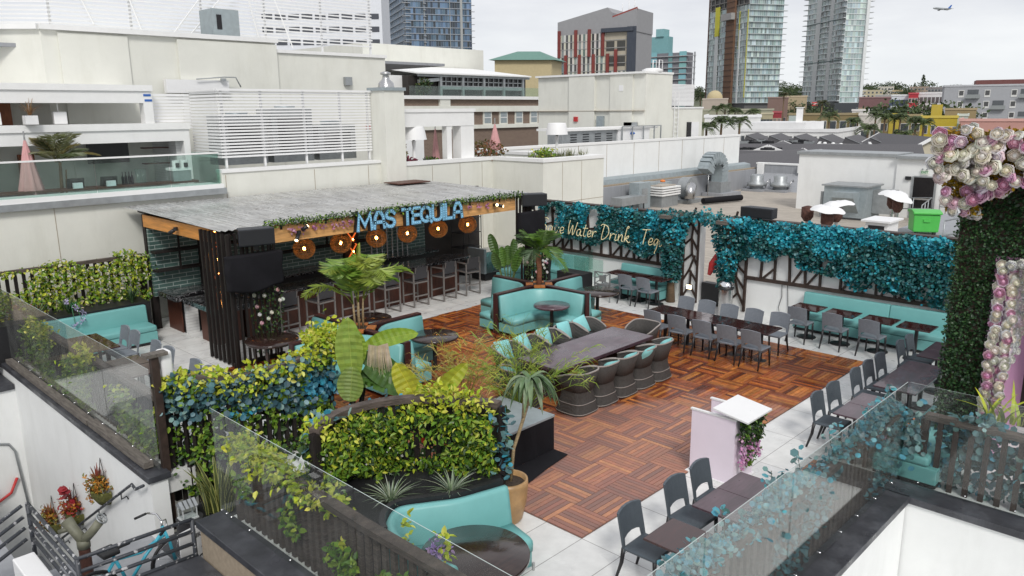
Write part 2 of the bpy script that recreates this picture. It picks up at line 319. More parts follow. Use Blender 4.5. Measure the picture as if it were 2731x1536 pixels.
# front of deck, ragged edge: dried paler and duller, reflected sky painted in pink
mp2 = nd(nt, 'ShaderNodeMapping'); mp2.inputs['Location'].default_value = (-.62, -.2, 0); mp2.inputs['Scale'].default_value = (.26, .34, 0); L.new(tc.outputs['Object'], mp2.inputs[0]); ln = nd(nt, 'ShaderNodeVectorMath', operation='LENGTH'); L.new(mp2.outputs[0], ln.inputs[0]); ad = nd(nt, 'ShaderNodeMath', operation='ADD'); w2 = nd(nt, 'ShaderNodeTexNoise'); w2.inputs['Scale'].default_value = 1.1; w2.inputs['Detail'].default_value = 4; L.new(tc.outputs['Object'], w2.inputs['Vector']); L.new(ln.outputs['Value'], ad.inputs[0]); L.new(w2.outputs['Fac'], ad.inputs[1])
dm = nd(nt, 'ShaderNodeMapRange'); dm.inputs['From Min'].default_value = 1.45; dm.inputs['From Max'].default_value = 1.2; L.new(ad.outputs[0], dm.inputs['Value'])
src = b.inputs['Base Color'].links[0].from_socket; mxd = nd(nt, 'ShaderNodeMix', data_type='RGBA'); mul = nd(nt, 'ShaderNodeMath', operation='MULTIPLY'); mul.inputs[1].default_value = .4; L.new(dm.outputs[0], mul.inputs[0]); L.new(mul.outputs[0], mxd.inputs['Factor']); L.new(src, mxd.inputs['A']); mxd.inputs['B'].default_value = (.46, .3, .26, 1); L.new(mxd.outputs['Result'], b.inputs['Base Color'])
rx = nd(nt, 'ShaderNodeMix', data_type='FLOAT'); L.new(dm.outputs[0], rx.inputs['Factor']); L.new(mr.outputs[0], rx.inputs['A']); rx.inputs['B'].default_value = .5; L.new(rx.outputs['Result'], b.inputs['Roughness'])
glassmat('glass', (.955, .975, .97), haze=.012); glassmat('glass_green', (.8, .9, .87), haze=.03); glassmat('dusty_glass', (.96, .975, .97), haze=.04)
glassmat('screen_slats_glass', (.95, .95, .95))
# ---------------------------------------------------------------- leaves
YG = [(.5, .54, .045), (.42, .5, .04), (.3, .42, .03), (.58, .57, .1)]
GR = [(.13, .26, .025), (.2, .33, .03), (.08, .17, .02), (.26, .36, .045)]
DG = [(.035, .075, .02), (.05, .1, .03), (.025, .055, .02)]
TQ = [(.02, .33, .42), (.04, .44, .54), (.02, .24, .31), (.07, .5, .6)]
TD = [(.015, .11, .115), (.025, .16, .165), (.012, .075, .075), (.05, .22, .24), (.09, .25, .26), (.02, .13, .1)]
EU = [(.17, .31, .31), (.24, .38, .38), (.11, .23, .25), (.08, .19, .22), (.1, .33, .42)]
BX = [(.02, .06, .02), (.032, .085, .026), (.014, .04, .015), (.05, .115, .035)]
def each(t, name, m, boxes, cap=100, col=None, w=True):
    'every box a part of its own; past the cap the rest as one'
    for i, b in enumerate(boxes[:cap]):
        q = MB(); q.col = col; q.box(*b); q.build(name, m, t, w=w)
    if len(boxes) > cap:
        q = MB(); q.col = col
        for b in boxes[cap:]: q.box(*b)
        o = q.build(name, m, t, w=w); o['kind'] = 'stuff'
def jit(c, a=.18):
    k = 1+rnd.uniform(-a, a); return (min(1, c[0]*k*(1+rnd.uniform(-.06, .06))), min(1, c[1]*k), min(1, c[2]*k*(1+rnd.uniform(-.1, .1))))
def rv(): return V((rnd.gauss(0, 1), rnd.gauss(0, 1), rnd.gauss(0, 1)))
def foliage(mb, pts, out, size, pal, kind='oval', spread=.8, droop=.35, asp=.5):
    "leaf at each point; out = outward normal (or function), pal = list of colours or function(p)"
    for p in pts:
        p = V(p); o = out(p) if callable(out) else out
        d = (o*.6+rv()*spread+V((0, 0, -droop))).normalized(); n = (o+rv()*.6+V((0, 0, .5))).normalized()
        L = size*rnd.uniform(.65, 1.3); pl = pal(p) if callable(pal) else pal
        mb.col = jit(rnd.choice(pl)); mb.leaf(p, d, n, L, L*(asp if kind == 'oval' else .95), .12, kind == 'round')
    return mb
# smooth random field for gaps and clumps
def field(seed, sc):
    r = random.Random(seed); ks = [(V((r.gauss(0, 1), r.gauss(0, 1), r.gauss(0, 1)))*sc, r.uniform(0, 6.28)) for _ in range(7)]
    return lambda p: sum(sin(k.dot(V(p))+ph) for k, ph in ks)/3.2
# ---------------------------------------------------------------- world and sun
W = bpy.data.worlds.new('World'); S.world = W; W.use_nodes = True; nt = W.node_tree; L = nt.links
bg = nt.nodes['Background']; sky = nd(nt, 'ShaderNodeTexSky', sky_type='NISHITA'); sky.sun_disc = False
SUN_EL, SUN_AZ = R(43), R(232)          # azimuth of the sun, counter-clockwise from +X
sky.sun_elevation = SUN_EL; sky.sun_rotation = PI/2-SUN_AZ
sc_ = nd(nt, 'ShaderNodeVectorMath', operation='SCALE'); sc_.inputs['Scale'].default_value = .1; L.new(sky.outputs[0], sc_.inputs[0])
tc = nd(nt, 'ShaderNodeTexCoord'); mp = nd(nt, 'ShaderNodeMapping'); mp.inputs['Scale'].default_value = (1.2, 1.2, 5); L.new(tc.outputs['Generated'], mp.inputs[0])
nz = nd(nt, 'ShaderNodeTexNoise'); nz.inputs['Scale'].default_value = 2.2; nz.inputs['Detail'].default_value = 7; nz.inputs['Roughness'].default_value = .55; L.new(mp.outputs[0], nz.inputs['Vector'])
cr = nd(nt, 'ShaderNodeValToRGB'); e = cr.color_ramp.elements; e[0].position = .32; e[0].color = (.62, .635, .7, 1); e[1].position = .68; e[1].color = (.94, .945, .955, 1); L.new(nz.outputs['Fac'], cr.inputs[0])
sx = nd(nt, 'ShaderNodeSeparateXYZ'); L.new(tc.outputs['Generated'], sx.inputs[0]); mr = nd(nt, 'ShaderNodeMapRange'); mr.inputs['From Max'].default_value = .14; mr.inputs['To Min'].default_value = .75; L.new(sx.outputs[2], mr.inputs['Value']); mr.inputs['To Max'].default_value = 0.
m3 = nd(nt, 'ShaderNodeMix', data_type='RGBA'); L.new(mr.outputs[0], m3.inputs['Factor']); L.new(cr.outputs[0], m3.inputs['A']); m3.inputs['B'].default_value = (.9, .94, .96, 1)
mx = nd(nt, 'ShaderNodeMix', data_type='RGBA'); mx.inputs['Factor'].default_value = .95; L.new(sc_.outputs[0], mx.inputs['A']); L.new(m3.outputs['Result'], mx.inputs['B']); L.new(mx.outputs['Result'], bg.inputs['Color']); bg.inputs['Strength'].default_value = .8
sl = bpy.data.lights.new('sun', 'SUN'); sl.energy = 1.5; sl.angle = R(14); sl.color = (1, .97, .92); so = bpy.data.objects.new('sun', sl); COL.objects.link(so)
sd = V((cos(SUN_AZ)*cos(SUN_EL), sin(SUN_AZ)*cos(SUN_EL), sin(SUN_EL))); so.rotation_euler = sd.to_track_quat('Z', 'Y').to_euler()
S.view_settings.view_transform = 'Standard'; S.view_settings.look = 'None'; S.view_settings.exposure = .4; S.view_settings.gamma = 1
S.cycles.max_bounces = 7; S.cycles.transparent_max_bounces = 16; S.cycles.use_denoising = True; S.cycles.sample_clamp_indirect = 8
# ================================================================ TERRACE GROUND
mb = MB().box(-2.95, 12.0, -2.42, 3.86, -.3, 0); mb.box(-1.7, 12.0, 3.86, 5.75, -.3, 0); mb.box(-2.95, 12.0, 5.75, 15.25, -.3, 0); mb.box(4.3, 12.0, -9, -2.42, -.3, 0)
struct(mb.build('terrace_floor', 'paver'))
T = .61
mb = MB(); mb.col = (.012, .004, .003); mb.box(0, 16*T, 0, 9.9, .002, .006); n = 8; sw = T/n
SL = [(.34, .095, .024), (.26, .066, .02), (.42, .135, .032), (.19, .045, .017), (.46, .165, .038), (.13, .036, .018), (.32, .1, .032)]
for i in range(16):
    for j in range(17):
        y0 = j*T; y1 = min(9.9, y0+T)
        if y1-y0 < .1: continue
        for k in range(n):
            mb.col = jit(rnd.choice(SL), .26)
            if (i+j) % 2 == 0: mb.box(i*T+k*sw+.0045, i*T+(k+1)*sw-.0045, y0+.004, y1-.004, .006, .022)
            elif y0+(k+1)*sw < y1+.001: mb.box(i*T+.004, (i+1)*T-.004, y0+k*sw+.0045, y0+(k+1)*sw-.0045, .006, .022)
for i in range(2):   # loose tiles beside the host stand
    for k in range(n):
        mb.col = jit(rnd.choice(SL), .2); mb.box(3.05+i*T, 3.05+i*T+T-.006, -1.22-k*sw, -1.22-(k+1)*sw+.006, .004, .022)
struct(mb.build('wood_deck', 'deck_slat'))
# ================================================================ RIGHT WALL
def wallseg(y0, y1, z1, label):
    t = thing('terrace_wall', label, 'wall', (12.07, (y0+y1)/2, 0)); MB().box(12, 12.16, y0, y1, 0, z1).build('panel', 'white_stucco', t, w=True)
    MB().box(11.96, 12.24, y0-.02, y1+.02, z1, z1+.05).build('cap', 'lattice_wood', t, w=True); return t
def lattice(t, y0, y1, zb, zt, floor=None, seed=1):
    r = random.Random(seed); mb = MB(); x = 11.965
    mb.beam((x, y0, zb), (x, y1, zb), .07, .09); y = y0+.1; k = 0
    while y < y1-.12:
        mb.beam((x-.002*(k % 3), y, zb+.03), (x-.002*(k % 3), y+r.uniform(-.04, .16), zt), .05, .075)
        if r.random() < .85: mb.beam((x+.004, y+.32, zb+.05), (x+.004, y+.04, zb+r.uniform(.3, .55)), .04, .055)
        if r.random() < .5: mb.beam((x+.006, y+.06, zb+r.uniform(.6, 1)), (x+.006, y+.5, zb+r.uniform(.7, 1.3)), .04, .055)
        y += r.uniform(.36, .52); k += 1
    mb.build('lattice', 'lattice_wood', t, w=True)
    for (a, b) in (floor or []):
        m2 = MB(); m2.beam((x, a, .02), (x, a, zt), .06, .08); m2.beam((x, b, .02), (x, b, zt), .06, .08); nodes = []
        z = .05
        for q in range(5):
            zz = z+.45; ya = a+(b-a)*r.uniform(.2, .8); yb = a+(b-a)*r.uniform(.2, .8)
            m2.beam((x-.003, a, z+.1), (x-.003, ya, zz), .04, .05); m2.beam((x+.003, ya, zz), (x+.003, b, zz-r.uniform(.2, .4)), .04, .05); m2.beam((x, ya, zz), (x, yb, zz+.42), .04, .05); z = zz
        m2.build('lattice', 'lattice_wood', t, w=True)
wr = wallseg(-3.4, 4.62, 2.5, 'long white wall with brown twig lattice behind the four-table teal bench'); lattice(wr, -3.3, 4.02, .97, 2.48, [(4.03, 4.6)], 5)
wl = wallseg(5.48, 11.6, 2.47, 'white wall with brown lattice carrying the glowing script sign'); lattice(wl, 6.0, 11.5, .98, 2.44, [(5.5, 5.98)], 9)
mb = MB().box(11.96, 12.2, 5.43, 5.477, 0, 2.44); mb.box(11.96, 12.2, 4.625, 4.665, 0, 2.44); mb.build('door_frame', 'white_trim', tag=('white frame of the doorway between the two vine-covered posts', 'door frame'))
mb = MB().box(12.05, 12.3, 4.7, 5.4, 0, .62); mb.build('storage_box', 'black_metal', tag=('low black box standing in the doorway to the next roof', 'box'), bevel=.02)
t = thing('exit_sign', 'pale EXIT sign above the doorway in the vine wall', 'exit sign', (11.9, 4.82, 2.32)); MB().box(-.02, .02, -.17, .17, 0, .2).build('plate', 'exit_plate', t, bevel=.012)
def text(name, body, size, loc, rot, m, parent=None, ext=.004, align='CENTER', bold=0):
    cu = bpy.data.curves.new(name, 'FONT'); cu.body = body; cu.size = size; cu.extrude = ext; cu.align_x = align; cu.align_y = 'CENTER'; cu.offset = bold
    o = bpy.data.objects.new(name, cu); COL.objects.link(o); dg = bpy.context.evaluated_depsgraph_get(); me = bpy.data.meshes.new_from_object(o.evaluated_get(dg)); bpy.data.objects.remove(o)
    o = bpy.data.objects.new(name, me); COL.objects.link(o); me.materials.clear(); me.materials.append(M[m]); o.location = loc; o.rotation_euler = rot
    if parent: o.parent = parent; LOC[o.name] = LOC[parent.name]
    return o
text('lettering', 'EXIT', .17, (-.026, 0, .1), (PI/2, 0, -PI/2), 'exit_green', t, bold=.004)
# posts that frame the doorway, top beams, vines
def vinepost(y, x, label):
    t = thing('wood_post', label, 'post', (x, y, 0)); m_ = MB(); m_.tube([(0, 0, 0), (.02, .03, .6), (-.02, 0, 1.3), (.03, -.02, 2.0), (0, 0, 2.42)], [.13, .1, .11, .1, .13], 9).build('trunk', 'bark', t)
    MB().beam((-.5, 0, 2.5), (.55, 0, 2.5), .3, .09).build('beam', 'grey_wood', t); return t
vinepost(6.12, 11.62, 'rough wood post wrapped in blue green leaves beside the script sign'); vinepost(4.38, 11.62, 'rough wood post wrapped in leaves beside the steel bin')
def wallvine(y0, y1, ztop, zlow, dens, seed, x=11.9):
    f = field(seed, 3.2); g2 = field(seed+1, 1.6); h = field(seed+2, 5.0); pts = []
    for _ in range(int(dens*(y1-y0)*1.3)):
        y = rnd.uniform(y0, y1); z = rnd.uniform(.8, ztop+.1); lo = zlow(y)+.16*g2((0, y, 0))+.1*f((0, y*1.5, 0)); hi = ztop+.05*f((0, y*2, 3))
        if z < lo or z > hi: continue
        if f((0, y, z*1.2)) < -.95-.2*(z-lo): continue
        b = .16+.1*g2((y, z*2, 0)); pts.append((x-rnd.uniform(0, max(.05, b)), y, z))
    return pts, h
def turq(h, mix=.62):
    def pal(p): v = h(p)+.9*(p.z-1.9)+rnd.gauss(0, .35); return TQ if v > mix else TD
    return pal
O = V((-1, 0, 0))
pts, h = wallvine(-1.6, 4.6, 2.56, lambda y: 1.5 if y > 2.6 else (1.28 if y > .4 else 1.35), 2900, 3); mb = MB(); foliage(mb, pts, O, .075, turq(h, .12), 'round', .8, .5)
for yy, zl, n_ in ((1.05, 1.12, 90), (-.2, 1.1, 120), (-.75, .98, 160), (.35, 1.15, 70)): foliage(mb, [(11.85, yy+rnd.gauss(0, .13), zl+abs(rnd.gauss(0, .2))) for _ in range(n_)], O, .085, TD+TQ[:1], 'round')
mb.build('artificial_vine', 'leafmat', tag=('thick bright turquoise leaf garland hanging on the wall over the four-table teal bench', 'vine'))
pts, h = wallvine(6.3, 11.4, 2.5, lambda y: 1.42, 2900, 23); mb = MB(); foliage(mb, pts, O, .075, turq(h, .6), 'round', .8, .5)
mb.build('artificial_vine', 'leafmat', tag=('dark blue green leaf garland behind the glowing script sign', 'vine'))
def postvine(y, x, zb, label, seed, mixv):
    h = field(seed, 4); pts = []
    for _ in range(2300):
        z = rnd.uniform(zb, 2.62); a = rnd.uniform(0, 2*PI); k = .16+.26*((z-zb)/(2.6-zb))**1.3+.05*h((z, a, 0)); r_ = rnd.uniform(.55, 1)*k
        pts.append((x+cos(a)*r_, y+sin(a)*r_*1.25, z))
    m_ = MB(); foliage(m_, pts, lambda p: V((p.x-x, p.y-y, .1)).normalized(), .085, turq(h, mixv), 'round', .7, .6); m_.build('artificial_vine', 'leafmat', tag=(label, 'vine'))
postvine(6.12, 11.6, .62, 'teal leaf garland wound round the doorway post by the script sign', 31, 1.0); postvine(4.4, 11.6, .72, 'bright turquoise leaf garland wound round the post above the steel bin', 37, .45)
mb = MB(); foliage(mb, [(11.8+rnd.gauss(0, .1), rnd.uniform(4.75, 5.7), 2.5+rnd.gauss(0, .1)) for _ in range(260)], O, .085, TD+TQ[:2], 'round'); mb.build('artificial_vine', 'leafmat', tag=('thin blue green sprig across the top of the doorway', 'vine'))
# neon script: hand-drawn strokes (x to the reader's right, y up, cap height 1)
G_ = {'S': [[(.55, .9), (.4, 1), (.2, .92), (.12, .72), (.3, .52), (.48, .3), (.36, .06), (.12, .0), (0, .15)]], 'a': [[(.36, .4), (.2, .46), (.04, .28), (.08, .04), (.24, .04), (.36, .36), (.34, .1), (.44, .02), (.52, .08)]],
 'v': [[(0, .42), (.12, .02), (.2, .04), (.36, .44)]], 'e': [[(.06, .2), (.28, .26), (.3, .42), (.16, .46), (.03, .24), (.12, .02), (.34, .12)]], 'W': [[(.08, 1), (0, .5), (.06, .02), (.34, .7), (.36, .05), (.5, .2), (.72, .92)]],
 't': [[(.24, .82), (.1, .2), (.16, .02), (.3, .06)], [(0, .56), (.42, .6)]], 'r': [[(.06, .46), (.04, .02), (.1, .3), (.26, .46), (.34, .4)]], 'D': [[(.2, .95), (.08, .02), (.36, .1), (.56, .45), (.46, .85), (.1, 1), (-.06, .88)]],
 'i': [[(.08, .44), (.04, .08), (.12, .02), (.2, .08)], [(.1, .6), (.11, .63)]], 'n': [[(.05, .46), (.03, .02), (.1, .3), (.24, .46), (.3, .36), (.28, .06), (.38, .03)]], 'k': [[(.2, .9), (.26, 1), (.16, 1.02), (.08, .6), (.03, .02), (.1, .26), (.3, .44), (.26, .26), (.1, .24), (.34, 0), (.44, .06)]],
 'T': [[(-.08, .95), (.56, 1)], [(.24, .98), (.14, .4), (.1, .02)]], 'q': [[(.34, .42), (.18, .46), (.04, .26), (.12, .04), (.3, .3), (.34, .42), (.28, -.1), (.16, -.42), (.22, -.46)]], 'u': [[(.04, .46), (.04, .1), (.14, .02), (.3, .3), (.34, .46), (.32, .08), (.42, .02)]], 'l': [[(.1, .2), (.26, .7), (.22, 1), (.12, .9), (.06, .2), (.14, .02), (.26, .08)]]}
ADV = dict(S=.56, a=.5, v=.42, e=.38, W=.66, t=.38, r=.36, D=.62, i=.22, n=.42, k=.46, T=.46, q=.4, u=.44, l=.26)
def smooth(pts, n=5):
    P = [V((*p, 0)) for p in pts]; out = []
    for i in range(len(P)-1):
        a, b, c, d = P[max(i-1, 0)], P[i], P[i+1], P[min(i+2, len(P)-1)]
        for k in range(n):
            t_ = k/n; out.append(.5*((2*b)+(c-a)*t_+(2*a-5*b+4*c-d)*t_*t_+(3*b-a-3*c+d)*t_**3))
    out.append(P[-1]); return out
t = thing('neon_sign', 'warm glowing handwritten sign reading Save Water Drink Tequila on the leaf wall', 'neon sign', (11.64, 11.15, 1.55))
hs = .46; xx = 0
for word, x0, wd in (('Save', .0, 1.0), ('Water', 1.16, 1.12), ('Drink', 2.44, 1.12), ('Tequila', 3.96, 1.25)):
    k = wd/sum(ADV[c] for c in word); mb = MB(); x = x0
    for c in word:
        for st in G_[c]: mb.tube([(0, -(x+(p.x+.12*p.y)*k*.95), p.y*hs) for p in smooth(st)], .0125, 5)
        x += ADV[c]*k
    mb.build('lettering', 'neon', t)
# ================================================================ FURNITURE
def bench(name, label, L, loc, rz, back=True, D=.72, splits=(), group=None, hb=.87):
    "long upholstered bench, sitter faces local -Y, front edge at y=0"
    t = thing(name, label, 'bench', loc, rz, group); MB().box(.02, L-.02, .05, D, .03, .08).build('plinth', 'black_metal', t)
    xs = [0]+list(splits)+[L]
    for a, b in zip(xs, xs[1:]):
        MB().box(a+.003, b-.003, .02, D, .08, .32).build('base', 'teal_vinyl', t, bevel=.012); MB().box(a+.003, b-.003, 0, D-.12, .325, .47).build('seat', 'teal_vinyl', t, bevel=.05, seg=4)
        if back: m_ = MB(); m_.extr([(D-.2, .40), (D-.14, hb), (D, hb), (D, .40)], 'x', a+.003, b-.003); m_.build('backrest', 'teal_vinyl', t, bevel=.035, seg=4)
    return t
bench('banquette', 'long teal vinyl bench under turquoise vines behind four small square tables', 3.9, (11.2, 2.32, 0), -PI/2, splits=(2.08,))
bench('banquette', 'teal vinyl bench beneath the script sign behind three joined dark red tables', 1.75, (11.22, 8.02, 0), -PI/2)
bench('banquette', 'teal corner bench beside the bending woman', 2.0, (11.22, 11.35, 0), -PI/2); bench('banquette', 'low teal bench return running from the corner towards the bar', 1.1, (10.1, 11.1, 0), 0, back=False, D=.6)
bench('banquette', 'teal bench in front of the jasmine-covered slat fence', 2.6, (-2.75, 12.88, 0), 0, D=.7)
bench('banquette', 'teal bench half hidden between the rose arch and the glass corner', 3.9, (8.35, -2.16, 0), PI, back=False, D=.75)
ORD = ['first', 'second', 'third', 'fourth', 'fifth', 'sixth', 'seventh']
# --- grey woven chair
def make_chair():
    t = thing('woven_chair', 'x', 'chair'); MB().box(-.225, .225, -.2, .24, .42, .465).build('seat', 'wicker_grey', t, bevel=.018)
    m_ = MB(); W2 = .225  # backrest: curved panel with an arched gap above the seat
    cols = [-1, -.84, -.76, -.4, 0, .4, .76, .84, 1]; top = lambda u: .885-.03*u*u; bot = lambda u: .525+.05*(1-u*u) if abs(u) < .8 else .40
    yb = lambda u, z: -.2-.1*max(0, (z-.42))/.46-.03*(1-u*u)+.0
    vs = []; fs = []
    for u in cols:
        zt, zb = top(u), bot(u)
        for k in range(4):
            z = zb+(zt-zb)*k/3
            for th in (0, .032): vs.append((u*W2, yb(u, z)+th, z))
    n = len(cols)
    for i in range(n-1):
        for k in range(3):
            a = i*8+k*2; b_ = a+8; fs += [(a, b_, b_+2, a+2), (a+1, a+3, b_+3, b_+1)]
        a = i*8; b_ = a+8; fs += [(a, a+1, b_+1, b_), (a+6, b_+6, b_+7, a+7)]
    for k in range(3):
        a = k*2; fs.append((a, a+2, a+3, a+1)); a = (n-1)*8+k*2; fs.append((a, a+1, a+3, a+2))
    m_.add(vs, fs).build('backrest', 'wicker_grey', t)
    for sx_ in (-1, 1):
        MB().tube([(sx_*.205, .22, .43), (sx_*.205, .225, .25), (sx_*.215, .24, 0)], [.026, .022, .016], 8).build('leg', 'dark_leg', t)
        MB().tube([(sx_*.205, -.2, .44), (sx_*.21, -.22, .25), (sx_*.225, -.29, 0)], [.027, .024, .016], 8).build('leg', 'dark_leg', t)
    return t
CH = make_chair(); ch_used = [0]
CS = [None]
def slate(o):
    for c in o.children:
        if c.data.materials[0].name.startswith('wicker'):
            k = c.name.split('.')[0]
            if CS[0] is None: CS[0] = {}
            if k not in CS[0]: CS[0][k] = c.data.copy(); CS[0][k].materials[0] = M['wicker_slate']
            c.data = CS[0][k]
def chair(x, y, rz, label, group):
    rz += rnd.uniform(-.05, .05)
    if not ch_used[0]: ch_used[0] = 1; CH.location = (x, y, .001); CH.rotation_euler.z = rz; CH['label'] = label; CH['group'] = group; return CH
    return dup(CH, (x, y, .001), rz, label, group)
def make_table():
    t = thing('pedestal_table', 'x', 'table'); MB().box(-.303, .303, -.345, .345, .722, .75).build('tabletop', 'table_wood', t, bevel=.006); MB().cyl(0, 0, .02, .722, .04, 12).build('column', 'black_metal', t); MB().lathe([(.001, .03), (.06, .028), (.22, .014), (.225, .006), (.225, 0)], 24, cap=False).build('base', 'black_metal', t); return t
TB = make_table(); tb_used = [0]; WT = None
def table(x, y, rz, label, group, wet=False):
    if not tb_used[0]: tb_used[0] = 1; o = TB; o.location = (x, y, .001); o.rotation_euler.z = rz; o['label'] = label; o['group'] = group
    else: o = dup(TB, (x, y, .001), rz, label, group)
    if wet:
        for c in o.children:
            if c.name.startswith('tabletop'): c.data = c.data.copy(); c.data.materials[0] = M['wet_table']
    return o
EX, WX = -PI/2, PI/2
g_ = 'grey chairs along the joined long table'
for i, y in enumerate([4.08, 3.44, 2.8, 2.2, 1.62]): chair(7.88, y, EX, f'grey woven chair, deck side of the long joined table, {ORD[i]} from the booth', g_)
for i, y in enumerate([4.2, 3.62, 3.02, 2.4, 1.79]): chair(9.02 if i < 4 else 9.1, y, WX, f'grey woven chair, wall side of the long joined table, {ORD[i]} from the booth', g_)
for i in range(5): table(8.31, 1.41+.305+.61*i, PI/2, f'dark red table in the joined row of five, {ORD[4-i]} from the booth', 'five joined red tables')
g_ = 'small square tables along the vine wall'; gc = 'grey chairs facing the long wall bench'
for i, (x, y) in enumerate([(10.8, 1.77), (10.78, .95), (10.76, .1), (10.72, -.69)]): table(x, y, 0, ['dark red square table at the doorway end of the long teal bench', 'dark red square table second from the doorway end of the teal bench', 'dark red square table third from the doorway end of the teal bench', 'dark red square table without a facing chair next to the green hedge wall'][i], g_)
for i, (x, y) in enumerate([(10.4, 1.76), (10.38, .93), (10.36, .1)]): chair(x, y, EX, ['grey woven chair facing the wall bench at its doorway end', 'middle one of three grey chairs facing the vine wall bench', 'grey woven chair facing the wall bench closest to the hedge wall'][i], gc)
for i, y in enumerate([6.29, 6.9, 7.52]): table(11.12, y, 0, ['dark red table beside the wrapped doorway post', 'middle dark red table of the three under the script sign', 'dark red table beside the glass screen under the script sign'][i], 'three joined tables under the script sign')
for i, y in enumerate([6.3, 6.92]): chair(10.72, y, EX, ['grey woven chair under the script sign closer to the wrapped post', 'grey woven chair under the script sign closer to the metal armchair'][i], 'grey chairs under the script sign')
g_ = 'tables along the glass rail side'; gc = 'grey chairs along the glass rail side'
for i, x in enumerate([4.87, 5.485, 6.58, 7.195, 7.81, 8.85, 9.47]): table(x, -1.68, 0, f'wet dark table along the glass rail, {ORD[i]} from the glass corner towards the rose arch', g_, True)
for i, x in enumerate([4.92, 5.55, 6.55, 7.15, 7.75, 8.88, 9.42]): chair(x, -1.2, PI, f'dark slate woven chair along the glass rail, {ORD[i]} from the glass corner towards the arch', gc)
for i, x in enumerate([-.21, .81, 1.42]): table(x, -1.62, 0, ['dark plum table closest to the large round table and curved bench', 'dark plum table in the middle of three near the host stand', 'wet plum table pushed against the pink host stand'][i], 'tables in front of the host stand', i > 0)
for i, x in enumerate([-.2, .76, 1.37]): chair(x, -1.14, PI, ['dark grey woven chair at the plum table closest to the curved bench', 'dark grey woven chair in the middle of three near the host stand', 'dark grey woven chair directly against the pink host stand'][i], 'grey chairs near the host stand')
for i, y in enumerate([11.8, 11.1, 9.55, 8.9]): table(-2.03, y, 0, ['red brown table beside the teal bench at the jasmine fence', 'red brown table second from the jasmine fence', 'red brown table third from the jasmine fence', 'red brown table behind the white wall speaker'][i], 'tables behind the side glass rail')
for i, y in enumerate([11.78, 11.22, 10.13, 9.5, 8.3, 7.72]): chair(-1.52, y, WX, f'grey woven chair facing the side glass rail, {ORD[i]} counting from the jasmine fence', 'grey chairs facing the side glass rail')
for o in list(COL.objects):
    if o.get('group') in ('grey chairs along the glass rail side', 'grey chairs near the host stand'): slate(o)
# --- big table with barrel chairs
t = thing('dining_table', 'long dark weathered table surrounded by brown barrel chairs', 'table', (4.7, 3.64, 0)); MB().box(-1.52, 1.52, -.53, .53, .69, .76).build('tabletop', 'wet_table', t, bevel=.008)
for x in (-1.1, 1.1):
    MB().box(x-.09, x+.09, -.3, .3, .06, .69).build('trestle', 'dark_table', t); MB().box(x-.12, x+.12, -.42, .42, .005, .06).build('foot', 'dark_table', t, bevel=.01)
def make_barrel():
    t = thing('barrel_chair', 'x', 'chair')
    m_ = MB().lathe([(.335, .015), (.325, .06), (.29, .2), (.255, .36), (.262, .42)], 32, sq=3.4); m_.build('base', 'wicker_brown', t)
    m_ = MB()
    for z, k in ((.2, .295), (.03, .34)): m_.lathe([(k, z), (k+.006, z+.008), (k, z+.016)], 32, sq=3.4, cap=False)
    m_.build('rib', 'wicker_rim', t)
    MB().lathe([(.25, .42), (.25, .47), (.22, .49)], 24, sq=3.2).build('seat', 'mesh_fabric', t)
    m_ = MB(); vs = []; fs = []; n = 26; rim = []
    for i in range(n+1):
        a = R(-90)+R(-128)+R(256)*i/n; fr = abs(i/n-.5)*2; zt = .80-.14*max(0, (fr-.45)/.55)**1.5
        for k, (r_, zf) in enumerate(((.255, 0), (.3, .5), (.35, 1), (.325, 1), (.275, .5), (.23, 0))):
            z = .40+(zt-.40)*zf; x, y = cos(a), sin(a); m2 = (abs(x)**3.2+abs(y)**3.2)**(-1/3.2); vs.append((x*m2*r_, y*m2*r_, z))
            if k == 2: rim.append((x*m2*(r_-.012), y*m2*(r_-.012), z))
    for i in range(n):
        for k in range(6): k2 = (k+1) % 6; fs.append((i*6+k, (i+1)*6+k, (i+1)*6+k2, i*6+k2))
    fs += [tuple(range(6)), tuple(n*6+k for k in range(5, -1, -1))]; m_.smooth = True; m_.add(vs, fs); m_.build('shell', 'wicker_brown', t); MB().tube(rim, .017, 7).build('rim', 'wicker_rim', t); return t
BC = make_barrel(); bc_used = [0]
def make_pillow():
    m_ = MB(); m_.smooth = True; n = 12; vs = []; fs = []
    for s_ in (-1, 1):
        for i in range(n+1):
            for j in range(n+1):
                u, v_ = i/n*2-1, j/n*2-1; th = (max(0, (1-u*u)*(1-v_*v_)))**.45*.065; pin = 1-.07*(1-abs(u*v_)); vs.append((u*.21*(1-.06*v_*v_*0-.05*(1-u*u)*0)*(pin if abs(v_) > .9 or abs(u) > .9 else 1), s_*th, v_*.2+.2))
    N = (n+1)**2
    for i in range(n):
        for j in range(n):
            a = i*(n+1)+j; fs.append((a, a+1, a+n+2, a+n+1)); a += N; fs.append((a, a+n+1, a+n+2, a+1))
    return m_.add(vs, fs)
pil0 = [None]
def barrel(x, y, rz, label, pl=None):
    rz += rnd.uniform(-.06, .06)
    if not bc_used[0]: bc_used[0] = 1; o = BC; o.location = (x, y, .022); o.rotation_euler.z = rz; o['label'] = label; o['group'] = 'barrel chairs'
    else: o = dup(BC, (x, y, .022), rz, label, 'barrel chairs')
    if pl:
        q = Matrix.Rotation(rz, 3, 'Z') @ V((rnd.uniform(-.03, .03), -.14, 0)); tilt = R(24)+rnd.uniform(-.08, .1)
        if pil0[0] is None: p = make_pillow().build('pillow', 'teal_pillow', loc=(0, 0, 0)); pil0[0] = p
        else: p = pil0[0].copy(); COL.objects.link(p)
        p.location = (x+q.x, y+q.y, .51); p.rotation_euler = (tilt, rnd.uniform(-.15, .15), rz); settag(p, pl, 'pillow', 'teal pillows on barrel chairs')
